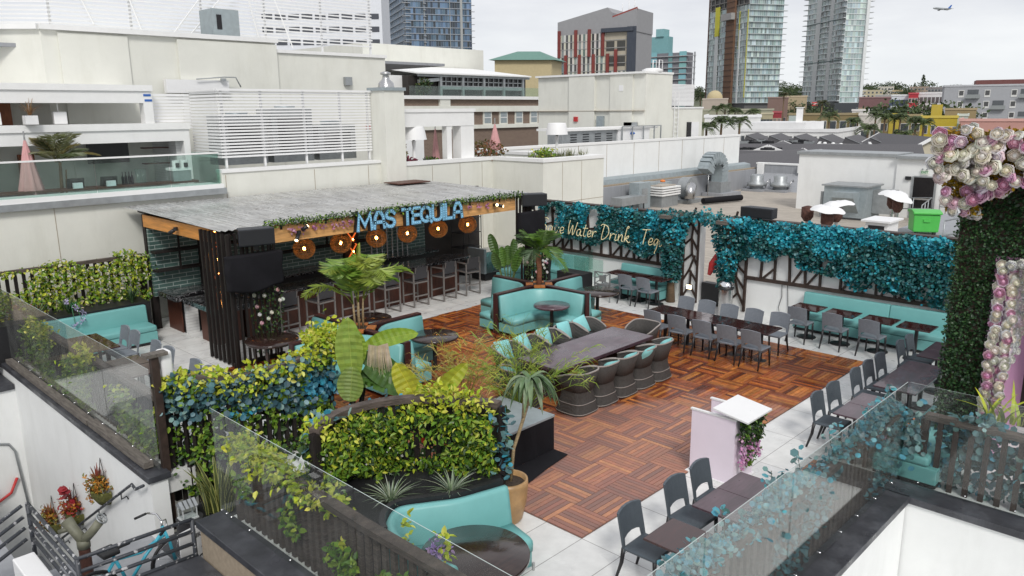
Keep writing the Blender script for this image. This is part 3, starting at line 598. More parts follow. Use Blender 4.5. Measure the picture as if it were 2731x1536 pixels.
for i, x in enumerate([3.36, 3.98, 4.61, 5.22, 5.83]): barrel(x, 2.83, 0, f'brown barrel chair, open deck side of the dark table, {ORD[i]} from the black stage', None if i == 0 else f'teal pillow in the deck side barrel chair, {ORD[i]} from the black stage')
for i, x in enumerate([3.5, 4.15, 4.77, 5.4, 6.02]): barrel(x, 4.66, PI, f'brown barrel chair, booth side of the dark table, {ORD[i]} from the feathery papyrus', f'teal pillow in the booth side barrel chair, {ORD[i]} from the feathery papyrus')
barrel(6.68, 3.7, WX, 'empty brown barrel chair at the far end of the dark table'); barrel(2.72, 3.68, EX, 'brown barrel chair at the plant end of the dark table', 'teal pillow in the barrel chair among the papyrus leaves')
# --- round tables
def roundtable(x, y, r, label, m_='dark_table', z=.76, legs=False):
    t = thing('round_table', label, 'table', (x, y, 0)); MB().lathe([(.001, z), (r-.01, z), (r, z-.012), (r, z-.045), (r-.02, z-.055), (.001, z-.055)], 48, cap=False).build('tabletop', m_, t)
    if legs:
        for k in range(4): a = PI/4+k*PI/2; MB().lathe([(.035, 0), (.04, .1), (.028, .3), (.045, .5), (.035, z-.055)], 12, (cos(a)*r*.68, sin(a)*r*.68, 0)).build('leg', 'dark_table', t)
    else: MB().cyl(0, 0, .02, z-.055, .045, 14).build('column', 'black_metal', t); MB().lathe([(.001, .03), (.1, .026), (.27, .012), (.27, 0)], 28, cap=False).build('base', 'black_metal', t)
roundtable(-2.02, -.14, .6, 'large dark round table inside the curved teal bench'); roundtable(6.8, 6.45, .45, 'small round table with pale reflection inside the booth facing the dark dining table', 'wet_table'); roundtable(8.75, 6.55, .58, 'dark round table between the booth island and the tables under the script sign')
roundtable(3.12, 6.55, .52, 'dark brown round table at the booth behind the dry papyrus'); roundtable(3.05, 8.75, .5, 'dark round table behind the tall areca palm'); roundtable(.62, 8.85, .55, 'dark round table with turned legs beside the flowering slat screen', legs=True)
# --- booth islands (plus-shaped, curved corners)
def island(cx, cy, label, trunk_label):
    t = thing('booth_island', label, 'booth', (cx, cy, 0)); A = 1.58
    for k in range(4):
        m_ = MB(); m_.T = Matrix.Rotation(k*PI/2, 4, 'Z'); m_.box(.28, A, -.045, .045, .03, 1.0); m_.box(A, A+.03, -.07, .07, .03, 1.0); m_.box(.26, A+.03, -.07, .07, 1.0, 1.03); m_.build('divider', 'burgundy_wood', t)
    for k in range(4):
        path = [(A-.02, .055), (1.15, .055)]+[(.055+.75+.75*cos(a), .055+.75+.75*sin(a)) for a in [R(-90)-R(90)*i/8 for i in range(1, 8)]]+[(.055, 1.15), (.055, A-.02)]
        T4 = Matrix.Rotation(k*PI/2, 4, 'Z')
        # path runs from the X arm to the Y arm; the room side is on its left when reversed
        pth = list(reversed(path))
        def off(pr): return pr
        m_ = MB(); m_.T = T4; m_.sweep(pth, [(.0, .36), (.0, .96), (.03, .99), (.08, .99), (.11, .96), (.17, .44), (.17, .36)]); m_.build('backrest', 'teal_vinyl', t)
        m_ = MB(); m_.T = T4; m_.sweep(pth, [(.13, .31), (.13, .455), (.3, .47), (.5, .468), (.54, .455), (.562, .43), (.566, .4), (.563, .31)]); m_.build('seat', 'teal_vinyl', t)
        m_ = MB(); m_.T = T4; m_.sweep(pth, [(.02, .1), (.02, .305), (.555, .305), (.555, .1)], smooth=False); m_.build('base', 'teal_vinyl', t)
        m_ = MB(); m_.T = T4
        for p in ((A-.1, .2), (A-.1, .5), (.2, A-.1), (.5, A-.1)): m_.cyl(p[0], p[1], .02, .1, .015, 8)
        m_.build('feet', 'steel', t)
    m_ = MB(); m_.box(-.22, .22, -.22, .22, .05, 1.0); m_.build('planter_box', 'burgundy_wood', t); MB().box(-.19, .19, -.19, .19, 1.0, 1.015).build('soil', 'soil', t)
    m_ = MB()
    for k in range(4): a = PI/4+k*PI/2; m_.T = Matrix.Rotation(a, 4, 'Z'); m_.box(.16, .34, -.14, .14, .985, 1.028)
    m_.build('corner_cap', 'orange_wood', t); return t
island(7.47, 7.47, 'cross-shaped teal booth with a red-trunked palm in its middle, close to the wall bench', ''); island(1.87, 7.47, 'cross-shaped teal booth with the tall areca palm in its middle', '')
# --- curved bench, planter and trellis in front
bp = [(-2.55, -.35), (-2.62, .25), (-2.5, .8), (-2.15, 1.08), (-1.8, .92), (-1.5, .74), (-1.2, .65), (-.86, .56)]
bp = [(p.x, p.y) for p in smooth(bp, 5)]
t = thing('curved_bench', 'wavy teal bench curling round the large round table', 'bench', (-1.8, .6, 0))
bpr = list(bp)
m_ = MB(); m_.sweep(bpr, [(0, .36), (0, .84), (-.03, .9), (-.09, .9), (-.12, .86), (-.2, .44), (-.2, .36)]); m_.build('backrest', 'teal_vinyl', t, w=True)
m_ = MB(); m_.sweep(bpr, [(-.15, .31), (-.15, .455), (-.6, .47), (-.66, .45), (-.67, .41), (-.66, .31)]); m_.build('seat', 'teal_vinyl', t, w=True)
m_ = MB(); m_.sweep(bpr, [(-.02, .1), (-.02, .305), (-.64, .305), (-.64, .1)]); m_.build('base', 'teal_vinyl', t, w=True)
m_ = MB(); m_.cyl(-.95, -.02, 0, .1, .018, 10); m_.cyl(-.95, .42, 0, .1, .018, 10); m_.build('feet', 'steel', t, w=True)
# ================================================================ BAR PAVILION
t = thing('bar_pavilion', 'open timber bar pavilion with corrugated roof and pale wood fascia', 'pavilion', (5.1, 12.2, 0))
m_ = MB(); n = 250; vs = []; fs = []; x0, x1 = .18, 10.0   # corrugated sheets
for i in range(n+1):
    x = x0+(x1-x0)*i/n; z = .016*sin(2*PI*(x-x0)/.157)
    vs += [(x, 9.86, 2.985+z), (x, 12.4, 3.037+z), (x, 12.401, 3.04+z), (x, 15.12, 3.09+z)]
for i in range(n): a = i*4; fs += [(a, a+4, a+5, a+1), (a+2, a+6, a+7, a+3)]
m_.smooth = True; m_.add(vs, fs); ro = m_.build('roof', 'roof_sheet', t, w=True)
m_ = MB()
for y in (11.2, 12.55, 13.9): m_.beam((.3, y, 2.93), (9.9, y, 2.93), .06, .1)
for k in range(9): m_.beam((.5+k*1.15, 9.95, 2.9), (.5+k*1.15, 15.0, 2.98), .05, .09)
m_.build('rafters', 'slat_wood', t, w=True)
MB().box(8.2, 9.5, 14.1, 14.9, 3.13, 3.16).build('roof_patch', 'dark_red_wood', t, w=True)
MB().box(1.25, 9.2, 9.96, 10.02, 2.57, 2.97).build('fascia', 'pine', t, w=True); MB().box(.28, .34, 10.6, 14.2, 2.66, 2.96).build('side_beam', 'orange_beam', t, w=True)
for x, y in ((.4, 14.3), (.42, 10.15), (9.9, 10.1), (9.9, 14.6)): MB().box(x-.08, x+.08, y-.08, y+.08, 0, 2.95).build('post', 'slat_wood', t, w=True)
m_ = MB()
for k in range(7): m_.box(.2, .26, 9.66+k*.2, 9.72+k*.2, .03, 2.93)
for k in range(9): m_.box(.3+k*.125, .345+k*.125, 9.74, 9.79, .03, 2.62 if k > 1 else 2.93)
m_.box(.19, 1.4, 9.73, 9.8, .03, .12); m_.build('slat_screen', 'slat_wood', t, w=True)
m_ = MB()
for k in range(5): m_.box(9.2+k*.14, 9.25+k*.14, 9.9, 9.95, 1.6, 2.96)
for k in range(10): m_.box(9.3+k*.13, 9.345+k*.13, 9.8, 9.85, .03, 1.25)
m_.build('slat_screen', 'slat_wood', t, w=True)
MB().box(.3, 9.1, 14.0, 14.1, .9, 2.62).build('back_wall', 'green_tile', t, w=True); part_ = MB(); part_.box(9.1, 11.6, 14.02, 14.1, 0, 2.85); part_.build('storage_shade_wall', 'dark_room', t, w=True)  # dark end wall paints the shade of the bar's storage corner
m_ = MB()
for k in range(8): m_.cyl(6.9+k*.2, 13.93, 1.0, 2.6, .02, 8)
m_.build('pipe_rack', 'steel', t, w=True)
m_ = MB()
for (a, b) in ((1.5, 2.3), (5.9, 6.4)): m_.box(a, b, 13.9, 13.998, 1.05, 2.6)
for z in (1.55, 2.02): m_.box(.3, 6.9, 13.72, 14.0, z, z+.05)
for x in (.9, 2.6, 3.4, 4.5, 5.2): m_.box(x, x+.04, 13.74, 13.78, 1.55, 2.6)
m_.build('shelves', 'slat_wood', t, w=True)
for x in (1.9, 6.15):  # orange criss-cross light columns
    m_ = MB()
    for k in range(4): z = 1.1+k*.37; m_.beam((x-.14, 13.86, z), (x+.14, 13.86, z+.37), .035, .03); m_.beam((x+.14, 13.83, z), (x-.14, 13.83, z+.37), .035, .03)
    o = m_.build('lattice_light', 'orange_lattice', t, w=True); m_ = MB()
    for k in range(4): m_.sphere((x, 13.8, 1.29+k*.37), .022, 8, 6)
    m_.build('bulb', 'bulb', o, w=True)
t = thing('back_counter', 'dark back counter along the green tiled bar wall', 'counter', (4.8, 13.6, 0)); MB().box(.5, 9.0, 13.2, 13.99, .98, 1.04).build('countertop', 'marble', t, w=True); MB().box(.7, 8.9, 13.3, 13.99, 0, .98).build('cabinet', 'black_metal', t, w=True)
t = thing('bar_counter', 'black marble bar counter with rounded end behind the bar stools', 'counter', (5, 11.8, 0))
pl = [(1.5, 11.42), (8.55, 11.42)]+[(8.55+.42*sin(a), 11.84-.42*cos(a)) for a in [PI*i/10 for i in range(1, 10)]]+[(8.55, 12.26), (1.5, 12.26)]
MB().prism(pl, 1.0, 1.08).build('countertop', 'marble', t, w=True, bevel=.01); MB().box(1.55, 8.5, 11.7, 12.2, 0, 1.0).build('front_panel', 'dark_red_wood', t, w=True)
t = thing('service_counter', 'short marble counter end with white brick side by the slat screen', 'counter', (.9, 12.3, 0)); MB().box(.42, 1.45, 11.0, 12.66, .93, 1.06).build('countertop', 'marble', t, w=True, bevel=.01); MB().box(.75, 1.4, 11.7, 12.5, 0, .93).build('front_panel', 'dark_red_wood', t, w=True)
t = thing('side_counter', 'black marble counter under the shelves at the pavilion side', 'counter', (.9, 13.6, 0)); MB().box(.36, .62, 12.9, 14.0, .92, 1.055).build('countertop', 'marble', t, w=True, bevel=.01); MB().box(.66, .69, 13.4, 14.2, 0, .9).build('front_panel', 'dark_red_wood', t, w=True); MB().box(.7, 1.0, 13.2, 13.37, 0, .9).build('brick_end', 'white_brick', t, w=True)
def make_stool():
    t = thing('bar_stool', 'x', 'bar stool'); m_ = MB(); w = .255; b = .034
    for s_ in (-1, 1):
        x = s_*w
        for p, q in (((x, -.25, .017), (x, .25, .017)), ((x, -.25, 0), (x, -.25, .98)), ((x, .25, 0), (x, .25, .98)), ((x, -.267, .98), (x, .267, .98))): m_.beam(p, q, b)
    for y, z in ((-.25, .7), (-.25, .32), (.25, .7), (.25, .28)): m_.beam((-w, y, z), (w, y, z), b)
    for x in (-w, w): m_.beam((x, -.25, .72), (x, .25, .72), b); m_.beam((x*.8, -.26, .98), (x*.8, -.3, 1.14), .02)
    m_.build('frame', 'stool_frame', t); MB().box(-w+.02, w-.02, -.24, .24, .73, .75).build('seat', 'mesh_fabric', t)
    m_ = MB(); m_.extr([(-.245, .8), (-.29, 1.15), (-.275, 1.15), (-.23, .8)], 'x', -w+.03, w-.03); m_.build('backrest', 'mesh_fabric', t); return t
ST = make_stool(); sx = [2.28, 3.32, 4.36, 5.4, 6.45, 7.47, 8.42]
for i, x in enumerate(sx):
    lb = f'tall metal bar stool with dark mesh back, {ORD[i]} at the bar from the slat screen'
    if i == 0: ST.location = (x, 11.24, .001); ST.rotation_euler.z = .05; ST['label'] = lb; ST['group'] = 'bar stools'
    else: dup(ST, (x, 11.24+rnd.uniform(-.04, .04), .001), rnd.uniform(-.1, .1), lb, 'bar stools')
def make_lamp():
    t = thing('pendant_lamp', 'x', 'lamp'); m_ = MB(); r = .27
    for k in range(13): z = -.235+.47*k/12; rr = math.sqrt(max(.003, r*r-z*z*1.08)); m_.tube([(rr*cos(a), rr*sin(a), z) for a in [2*PI*j/20 for j in range(20)]], .0085, 4, closed=True)
    for k in range(26):
        a = 2*PI*k/26; m_.tube([(math.sqrt(max(.002, r*r-z*z*1.08))*cos(a+z), math.sqrt(max(.002, r*r-z*z*1.08))*sin(a+z), z) for z in [-.25+.5*j/8 for j in range(9)]], .007, 4)
    m_.build('shade', 'rattan', t); MB().sphere((0, 0, 0), .035, 10, 8, 1.5).build('bulb', 'bulb', t); MB().cyl(0, 0, .2, .72, .006, 6).build('cord', 'black_metal', t); return t
LP = make_lamp(); LP['label'] = 'glowing round rattan lamp between the slat screen posts'; LP['group'] = 'rattan lamps'; LP.location = (.62, 11.1, 2.13)
for i, x in enumerate([2.93, 4.0, 5.12, 6.17, 7.29, 8.44]): dup(LP, (x, 11.2, 2.11), i*1.3, f'glowing round rattan lamp under the sign fascia, {ORD[i]} from the covered screen', 'rattan lamps')
# marquee sign
LT = {'M': (1.1, [[(0, 0), (.1, 1), (.5, .25), (.9, 1), (1, 0)]]), 'A': (.8, [[(0, 0), (.08, .7), (.25, 1), (.5, 1), (.67, .7), (.75, 0)], [(.06, .36), (.69, .36)]]), 'S': (.75, [[(.66, .85), (.5, 1), (.2, 1), (.04, .8), (.14, .58), (.5, .46), (.66, .25), (.5, .0), (.2, 0), (0, .16)]]),
 'T': (.72, [[(0, 1), (.7, 1)], [(.35, 1), (.35, 0)]]), 'E': (.66, [[(.58, 1), (0, 1), (0, 0), (.58, 0)], [(0, .52), (.48, .52)]]), 'Q': (.92, [[(.4, 1), (.1, .85), (0, .5), (.1, .15), (.4, 0), (.7, .15), (.8, .5), (.7, .85), (.4, 1)], [(.5, .28), (.85, -.06)]]),
 'U': (.84, [[(0, 1), (0, .25), (.15, .04), (.37, 0), (.6, .04), (.75, .25), (.75, 1)]]), 'I': (.22, [[(0.05, 1), (.05, 0)]]), 'L': (.66, [[(0, 1), (0, 0), (.58, 0)]])}
t = thing('marquee_sign', 'blue light-bulb letters reading MAS TEQUILA on the pale wood fascia', 'sign', (5.2, 9.9, 2.6)); h = .37
def ribbon(mb, pts, w, y0, y1):
    path = [(p[0], p[1]) for p in pts]; k = len(path); sv = []
    for i in range(k):
        p = V(path[i]); a = V(path[max(i-1, 0)]); b_ = V(path[min(i+1, k-1)]); d1 = (p-a).normalized() if i else (b_-p).normalized(); d2 = (b_-p).normalized() if i < k-1 else d1
        tt = (d1+d2); tt = tt.normalized() if tt.length > .2 else d1; nn = V((-tt.y, tt.x)); mm = w/2/max(.6, nn.dot(V((-d1.y, d1.x))))
        e0 = -d1*(w/2) if i == 0 else (d2*(w/2) if i == k-1 else V((0, 0)))
        for s_ in (1, -1): q = p+nn*(mm*s_)+e0; sv.append((q.x, q.y))
    vs = [(x, y0, z) for x, z in sv]+[(x, y1, z) for x, z in sv]; n = len(sv); fs = []
    for i in range(k-1): a = i*2; fs += [(a, a+1, a+3, a+2), (n+a, n+a+2, n+a+3, n+a+1), (a, a+2, n+a+2, n+a), (a+1, n+a+1, n+a+3, a+3)]
    fs += [(0, n, n+1, 1), (n-2, n-1, 2*n-1, 2*n-2)]; mb.add(vs, fs)
for word, xa, xb in (('MAS', 3.56, 4.72), ('TEQUILA', 4.93, 6.98)):
    k = (xb-xa)/sum(LT[c][0] for c in word); x = xa+.05
    for c in word:
        adv, sts = LT[c]; mk = lambda p: (x-5.2+p[0]*k*.93, p[1]*h+.02); o1 = MB(); o2 = MB(); o3 = MB()
        for st in sts:
            pp = [mk(p) for p in st]
            if c in 'SQUA' and len(st) > 3 and c != 'A': pp = [(p.x, p.y) for p in smooth(pp, 3)]
            ribbon(o1, pp, .115, -.06, .055); ribbon(o2, pp, .085, -.068, -.05); Ld = 0
            for a, b_ in zip(pp, pp[1:]):
                a, b_ = V(a), V(b_); d_ = (b_-a).length; s_ = (-Ld) % .062
                while s_ < d_: q = a.lerp(b_, s_/d_); o3.sphere((q.x, -.075, q.y), .012, 6, 4); s_ += .062
                Ld += d_
        le = o1.build('letter', 'black_metal', t); o2.build('face', 'blue_letter', le); o3.build('bulbs', 'blue_bulb', le); x += adv*k
m_ = MB(); pts = [(rnd.uniform(1.2, 9.4), 9.93+rnd.gauss(0, .06), 3.0+rnd.gauss(0, .045)) for _ in range(3000)]; foliage(m_, pts, V((0, -.6, .8)), .06, DG+GR[:2], 'oval', .8, .3); m_.build('garland', 'leafmat', tag=('green leaf garland along the front edge of the bar roof', 'garland'))
for x in (1.9, 2.15, 2.45, 2.7, 2.95, 3.2, 3.4, 7.3, 7.7, 8.0): m_ = MB(); foliage(m_, [(x+rnd.gauss(0, .05), 9.9+rnd.gauss(0, .02), 2.88-abs(rnd.gauss(0, .06))) for _ in range(18)], V((0, -1, 0)), .05, [(.5, .2, .34), (.4, .16, .3), (.58, .34, .44)], 'round', .7, .5); m_.build('blossom_cluster', 'petal', tag=('pink blossom cluster hanging over the pale wood fascia beside the blue letters', 'flowers', 'pink blossoms on the fascia'))
def speaker(loc, rz, label, w=.75, h=.36, d=.38, cover=None):
    t = thing('loudspeaker', label, 'speaker', loc, rz); m_ = MB(); m_.prism([(-w/2, -d/2), (w/2, -d/2), (w/2*.86, d/2), (-w/2*.86, d/2)], 0, h); m_.build('cabinet', 'speaker', t, bevel=.015)
    MB().box(-w/2+.02, w/2-.02, -d/2-.012, -d/2+.01, .02, h-.02).build('grille', 'grille', t, bevel=.008); MB().box(-.05, .05, -.03, .03, -.12, .0).build('bracket', 'black_metal', t); return t
speaker((.83, 9.62, 2.66), -.25, 'black loudspeaker mounted on the bar slat posts above the covered screen'); speaker((9.78, 9.78, 2.66), -.55, 'black loudspeaker at the far bar corner beside the script sign'); speaker((12.05, 3.78, 2.6), -PI/2-.1, 'long black loudspeaker lying on top of the vine wall', .95, .27, .36)
def cloth_tv(x0, x1, y, z0, z1, label, seed):
    f = field(seed, 5); m_ = MB(); m_.smooth = True; n, k = 24, 16; vs = []
    for j in range(k+1):
        for i in range(n+1):
            u, v_ = i/n, j/k; sag = .10*(1-v_)*sin(PI*u)*(.5+.5*sin(3*u+seed)); vs.append((x0+(x1-x0)*u+.015*sin(9*v_), y-.07+.03*f((u*.55, v_*.25, 0))-.05*sin(PI*u)*sin(7*(u-.3)+4*v_)*(1-v_)-.03*sin(PI*v_), z0+(z1-z0)*v_-sag))
    vs2 = [(x, y+.08, z) for x, _, z in vs]; N = len(vs); fs = []
    for j in range(k):
        for i in range(n): a = j*(n+1)+i; fs.append((a, a+1, a+n+2, a+n+1))
    edge = [i for i in range(n+1)]+[j*(n+1)+n for j in range(1, k+1)]+[k*(n+1)+i for i in range(n-1, -1, -1)]+[j*(n+1) for j in range(k-1, 0, -1)]
    m_.add(vs+vs2, fs+[(edge[i], N+edge[i], N+edge[(i+1) % len(edge)], edge[(i+1) % len(edge)]) for i in range(len(edge))])
    t = thing('covered_screen', label, 'screen', ((x0+x1)/2, y, z0)); m_.build('cloth', 'black_cloth', t, w=True); MB().box(x0+.06, x1-.06, y+.0, y+.07, z0+.06, z1-.06).build('screen', 'screen', t, w=True); MB().beam(((x0+x1)/2, y+.05, (z0+z1)/2), ((x0+x1)/2, y+.2, (z0+z1)/2), .06).build('arm', 'black_metal', t, w=True)
cloth_tv(.12, 1.38, 9.6, 1.75, 2.48, 'wall screen under a black cloth on the bar slat screen', 1); cloth_tv(9.0, 10.02, 9.62, 1.66, 2.52, 'screen under a black cloth at the far bar corner', 4)
def spots(x, y, z, dirs, label):
    t = thing('spotlight', label, 'spotlight', (x, y, z)); MB().cyl(0, 0, -.04, .04, .05, 12).build('mount', 'black_metal', t)
    for d in dirs: d = V(d).normalized(); m_ = MB(); a = d*.08; m_.tube([a, a+d*.17], .045, 12); h = m_.build('head', 'black_metal', t); m_ = MB(); m_.tube([a+d*.168, a+d*.174], .038, 12); m_.build('lens', 'lamp_lit', h)
spots(.2, 12.1, 2.82, [(-.3, .9, -.5)], 'single black spotlight on the orange side beam'); spots(2.05, 9.9, 2.75, [(-.6, -.5, -.6), (.6, -.4, .5)], 'pair of black spotlights on the fascia above the covered screen'); spots(8.3, 9.9, 2.8, [(-.4, -.7, .1), (.4, -.7, -.1)], 'pair of black spotlights at the far fascia end')
t = thing('fridge', 'low steel bar fridge with glass top at the end of the bar', 'fridge', (10.6, 12.4, 0)); MB().box(9.95, 11.3, 12.05, 12.75, .25, .95).build('cabinet', 'steel', t, w=True, bevel=.01); MB().box(9.97, 11.28, 12.06, 12.7, .02, .25).build('kickplate', 'black_metal', t, w=True); MB().box(9.9, 10.0, 12.03, 12.8, .25, 1.05).build('side_panel', 'galv_blue', t, w=True)
m_ = MB(); m_.box(10.1, 10.9, 13.2, 13.8, .0, .04)
for x in (10.1, 10.9):
    for y in (13.2, 13.8): m_.cyl(x, y, 0, 2.1, .015, 8)
for z in (.4, .9, 1.4, 1.9): m_.box(10.1, 10.9, 13.2, 13.8, z, z+.02)
m_.build('shelf_rack', 'black_metal', tag=('black wire shelf rack in the dark corner behind the fridge', 'rack'))
# climbing roses on the slat screens
def roses(cx, cy, n, label, zt, wx_):
    m_ = MB(); foliage(m_, [(cx+rnd.uniform(-wx_, wx_), cy+rnd.gauss(0, .05), rnd.uniform(.25, zt)) for _ in range(n)], V((0, -1, 0)), .07, DG+GR[2:3], 'oval'); t = thing('climbing_rose', label, 'climbing rose', (cx, cy, 0)); m_.build('foliage', 'leafmat', t, w=True)
    for k in range(14):
        m_ = MB(); m_.col = jit(rnd.choice([(.8, .8, .76), (.75, .5, .55)])); x, z = cx+rnd.uniform(-wx_, wx_), rnd.uniform(.35, zt); rose(m_, V((x, cy-.09, z)), V((0, -1, .3)), .045, m_.col); m_.build('blossom', 'petal', t, w=True)
def rose(mb, c, n, r, col, pink=None, layers=3):
    "ruffled bloom: cupped petals in rings round a bud"
    n = n.normalized(); a = n.orthogonal().normalized(); b = n.cross(a); mb.smooth = True
    for L_ in range(layers):
        k = 6-L_; rr = r*(1-.24*L_); col2 = jit(col if not pink or L_ == 0 else pink, .08)
        for i in range(k):
            w = 2*PI*(i+.5*L_)/k+rnd.uniform(-.2, .2); d = a*cos(w)+b*sin(w); tg = n.cross(d); mb.col = col2; h0 = r*(.0+.22*L_); vs = []
            for (u, hh) in ((.2, -.3), (.72, -.2), (1.0, .18), (.86, .58)):
                for s_ in (-1, 0, 1): vs.append(c+d*(rr*u*(1-.12*abs(s_)))+tg*(s_*rr*.68*(.5+.5*min(1, u*1.2)))+n*(h0+rr*hh*(1-.15*abs(s_))))
            mb.add(vs, [(i_*3+j, i_*3+j+1, i_*3+j+4, i_*3+j+3) for i_ in range(3) for j in range(2)])
    mb.col = jit(pink or col, .1); mb.sphere(c+n*r*.3, r*.38, 7, 5); mb.smooth = False
roses(1.05, 9.72, 330, 'climbing rose with white and pink blooms on the slat screen by the bar', 1.7, .35); roses(9.85, 9.75, 260, 'white-flowered climber on the low slats behind the palm', 1.1, .5)
# ================================================================ HOST STAND, STAGE, BIN, SCREENS
t = thing('host_stand', 'pale pink host stand with white sloping top and wisteria front', 'stand', (2.9, -.36, 0))
m_ = MB(); m_.box(-.3, -.27, -.36, .36, .03, 1.02); m_.box(.27, .3, -.36, .36, .03, 1.02); m_.box(-.27, .27, -.36, -.33, .03, 1.02); m_.build('cabinet', 'pink_paint', t); m_ = MB(); m_.box(-.27, .27, -.33, .33, .8, .82); m_.box(-.27, .27, -.33, .34, .05, .08); m_.build('shelf', 'white_paint', t)
each(t, 'trim', 'white_paint', [(-.31, -.26, -.37, .38, 1.02, 1.045), (.26, .31, -.37, .38, 1.02, 1.045), (-.33, .33, -.4, .42, 0, .03)], w=False); m_ = MB(); m_.extr([(-.58, 1.06), (-.02, 1.14), (-.02, 1.165), (-.58, 1.085)], 'x', -.37, .37); m_.build('lectern_top', 'white_paint', t)
m_ = MB(); foliage(m_, [(rnd.uniform(-.28, .3), -.4-rnd.uniform(0, .1), rnd.uniform(.66, 1.05)) for _ in range(420)], V((0, -1, 0)), .075, DG+GR[:1]); foliage(m_, [(rnd.gauss(.05, .1), -.4-rnd.uniform(0, .07), rnd.uniform(.28, .6)) for _ in range(90)], V((0, -1, 0)), .07, DG+GR); fl = m_.build('foliage', 'leafmat', t)
for cx_ in (-.24, -.12, 0, .16, .25):
    m_ = MB(); zb = rnd.uniform(.3, .45); foliage(m_, [(cx_+rnd.gauss(0, .035)*(.4+(z-zb)*2.4), -.42-rnd.uniform(0, .06), z) for z in [rnd.uniform(zb, .82) for _ in range(95)]], V((0, -1, -.3)), .042, [(.62, .3, .5), (.7, .45, .62), (.5, .2, .42)], 'round', .7, .8); m_.build('wisteria', 'petal', t)
t = thing('stage_block', 'low black stage with grey top and black skirt on the deck', 'stage', (1.15, 2.58, .022)); MB().box(.57, 1.75, 1.98, 3.2, .6, .64).build('top', 'galv_blue', t, w=True, bevel=.005); m_ = MB(); n = 40; per = [(.58+1.16*i/10, 1.99) for i in range(10)]+[(1.74, 1.99+1.2*i/10) for i in range(10)]+[(1.74-1.16*i/10, 3.19) for i in range(10)]+[(.58, 3.19-1.2*i/10) for i in range(10)]
vs = [(x, y, .6) for x, y in per]+[(x+rnd.gauss(0, .012), y+rnd.gauss(0, .012), .03) for x, y in per]; m_.add(vs, [(i, (i+1) % n, n+(i+1) % n, n+i) for i in range(n)]); m_.build('skirt', 'black_cloth', t, w=True)
m_ = MB(); m_.add([(.4, 1.98, .032), (1.74, 1.985, .032), (1.75, 1.7, .034), (1.2, 1.62, .03), (.62, 1.5, .033), (.2, 1.75, .03)], [(0, 1, 2, 3, 4, 5)]); m_.add([(.4, 1.98, .04), (1.74, 1.985, .045), (1.75, 1.7, .04), (1.2, 1.62, .038), (.62, 1.5, .036), (.2, 1.75, .04)], [(5, 4, 3, 2, 1, 0)]); m_.build('floor_cloth', 'black_cloth', tag=('black cloth spilling from the stage skirt onto the deck', 'cloth'))
t = thing('trash_bin', 'round steel litter bin with domed lid by the wrapped post', 'bin', (11.25, 4.2, 0)); MB().lathe([(.17, 0), (.18, .02), (.18, .74)], 24).build('body', 'steel', t); MB().lathe([(.2, .74), (.205, .8), (.17, .82)], 24).build('rim', 'black_metal', t); MB().lathe([(.2, .83), (.19, .89), (.13, .95), (.05, .98), (.001, .985)], 24, cap=False).build('lid', 'chrome', t)
t = thing('metal_armchair', 'grey metal armchair frame with crossed back under the script sign', 'chair', (10.6, 7.62, 0), EX); m_ = MB()
for s_ in (-1, 1):
    for y in (-.25, .25): m_.beam((s_*.27, y, 0), (s_*.27, y, .66 if y > 0 else .85), .03)
    m_.beam((s_*.27, -.25, .66), (s_*.27, .27, .66), .04, .02)
m_.beam((-.27, -.25, .85), (.27, -.25, .85), .03); m_.beam((-.27, -.25, .5), (.27, -.25, .5), .03); m_.beam((-.27, -.25, .5), (.27, -.25, .85), .02); m_.beam((.27, -.25, .5), (-.27, -.25, .85), .02); m_.box(-.1, .1, -.262, -.24, .58, .76); m_.build('frame', 'galv', t); MB().box(-.26, .26, -.24, .26, .42, .45).build('seat', 'galv', t)
t = thing('cabinet', 'dark low service cabinet with a white sticker beside the booth island', 'cabinet', (10.2, 8.5, 0)); MB().box(9.95, 10.45, 8.05, 9.0, .02, .78).build('body', 'black_metal', t, w=True, bevel=.01); MB().box(9.944, 9.95, 8.2, 8.32, .5, .65).build('sticker', 'white_paint', t, w=True)
t = thing('glass_screen', 'low green glass screen between the corner bench and the script sign tables', 'screen', (11.2, 8.7, 0)); MB().box(10.55, 11.95, 9.22, 9.23, .5, 1.12).build('pane', 'glass_green', t, w=True); MB().box(11.0, 11.01, 8.1, 9.2, .5, 1.05).build('pane', 'glass_green', t, w=True); m_ = MB(); m_.box(10.55, 10.58, 9.21, 9.24, 0, .5); m_.box(11.0, 11.02, 8.1, 8.13, 0, .5); m_.build('foot', 'black_metal', t, w=True)
t = thing('wall_light', 'small lit wall lamp low on the lattice beside the doorway', 'lamp', (11.95, 5.72, .38)); MB().box(-.03, 0, -.09, .09, 0, .14).build('housing', 'black_metal', t); MB().box(-.036, -.03, -.075, .075, .012, .128).build('lens', 'lamp_lit', t)
m_ = MB(); m_.tube([(11.97, 3.0, .95), (11.97, 2.98, .6), (11.96, 3.05, .3), (11.9, 2.95, .05), (11.8, 2.85, .02)], .008, 5); m_.tube([(11.97, 2.85, .95), (11.97, 2.8, .4), (11.9, 2.75, .02)], .008, 5); m_.build('cable', 'black_metal', tag=('thin cables trailing down the white wall beside the long teal bench', 'cable'))
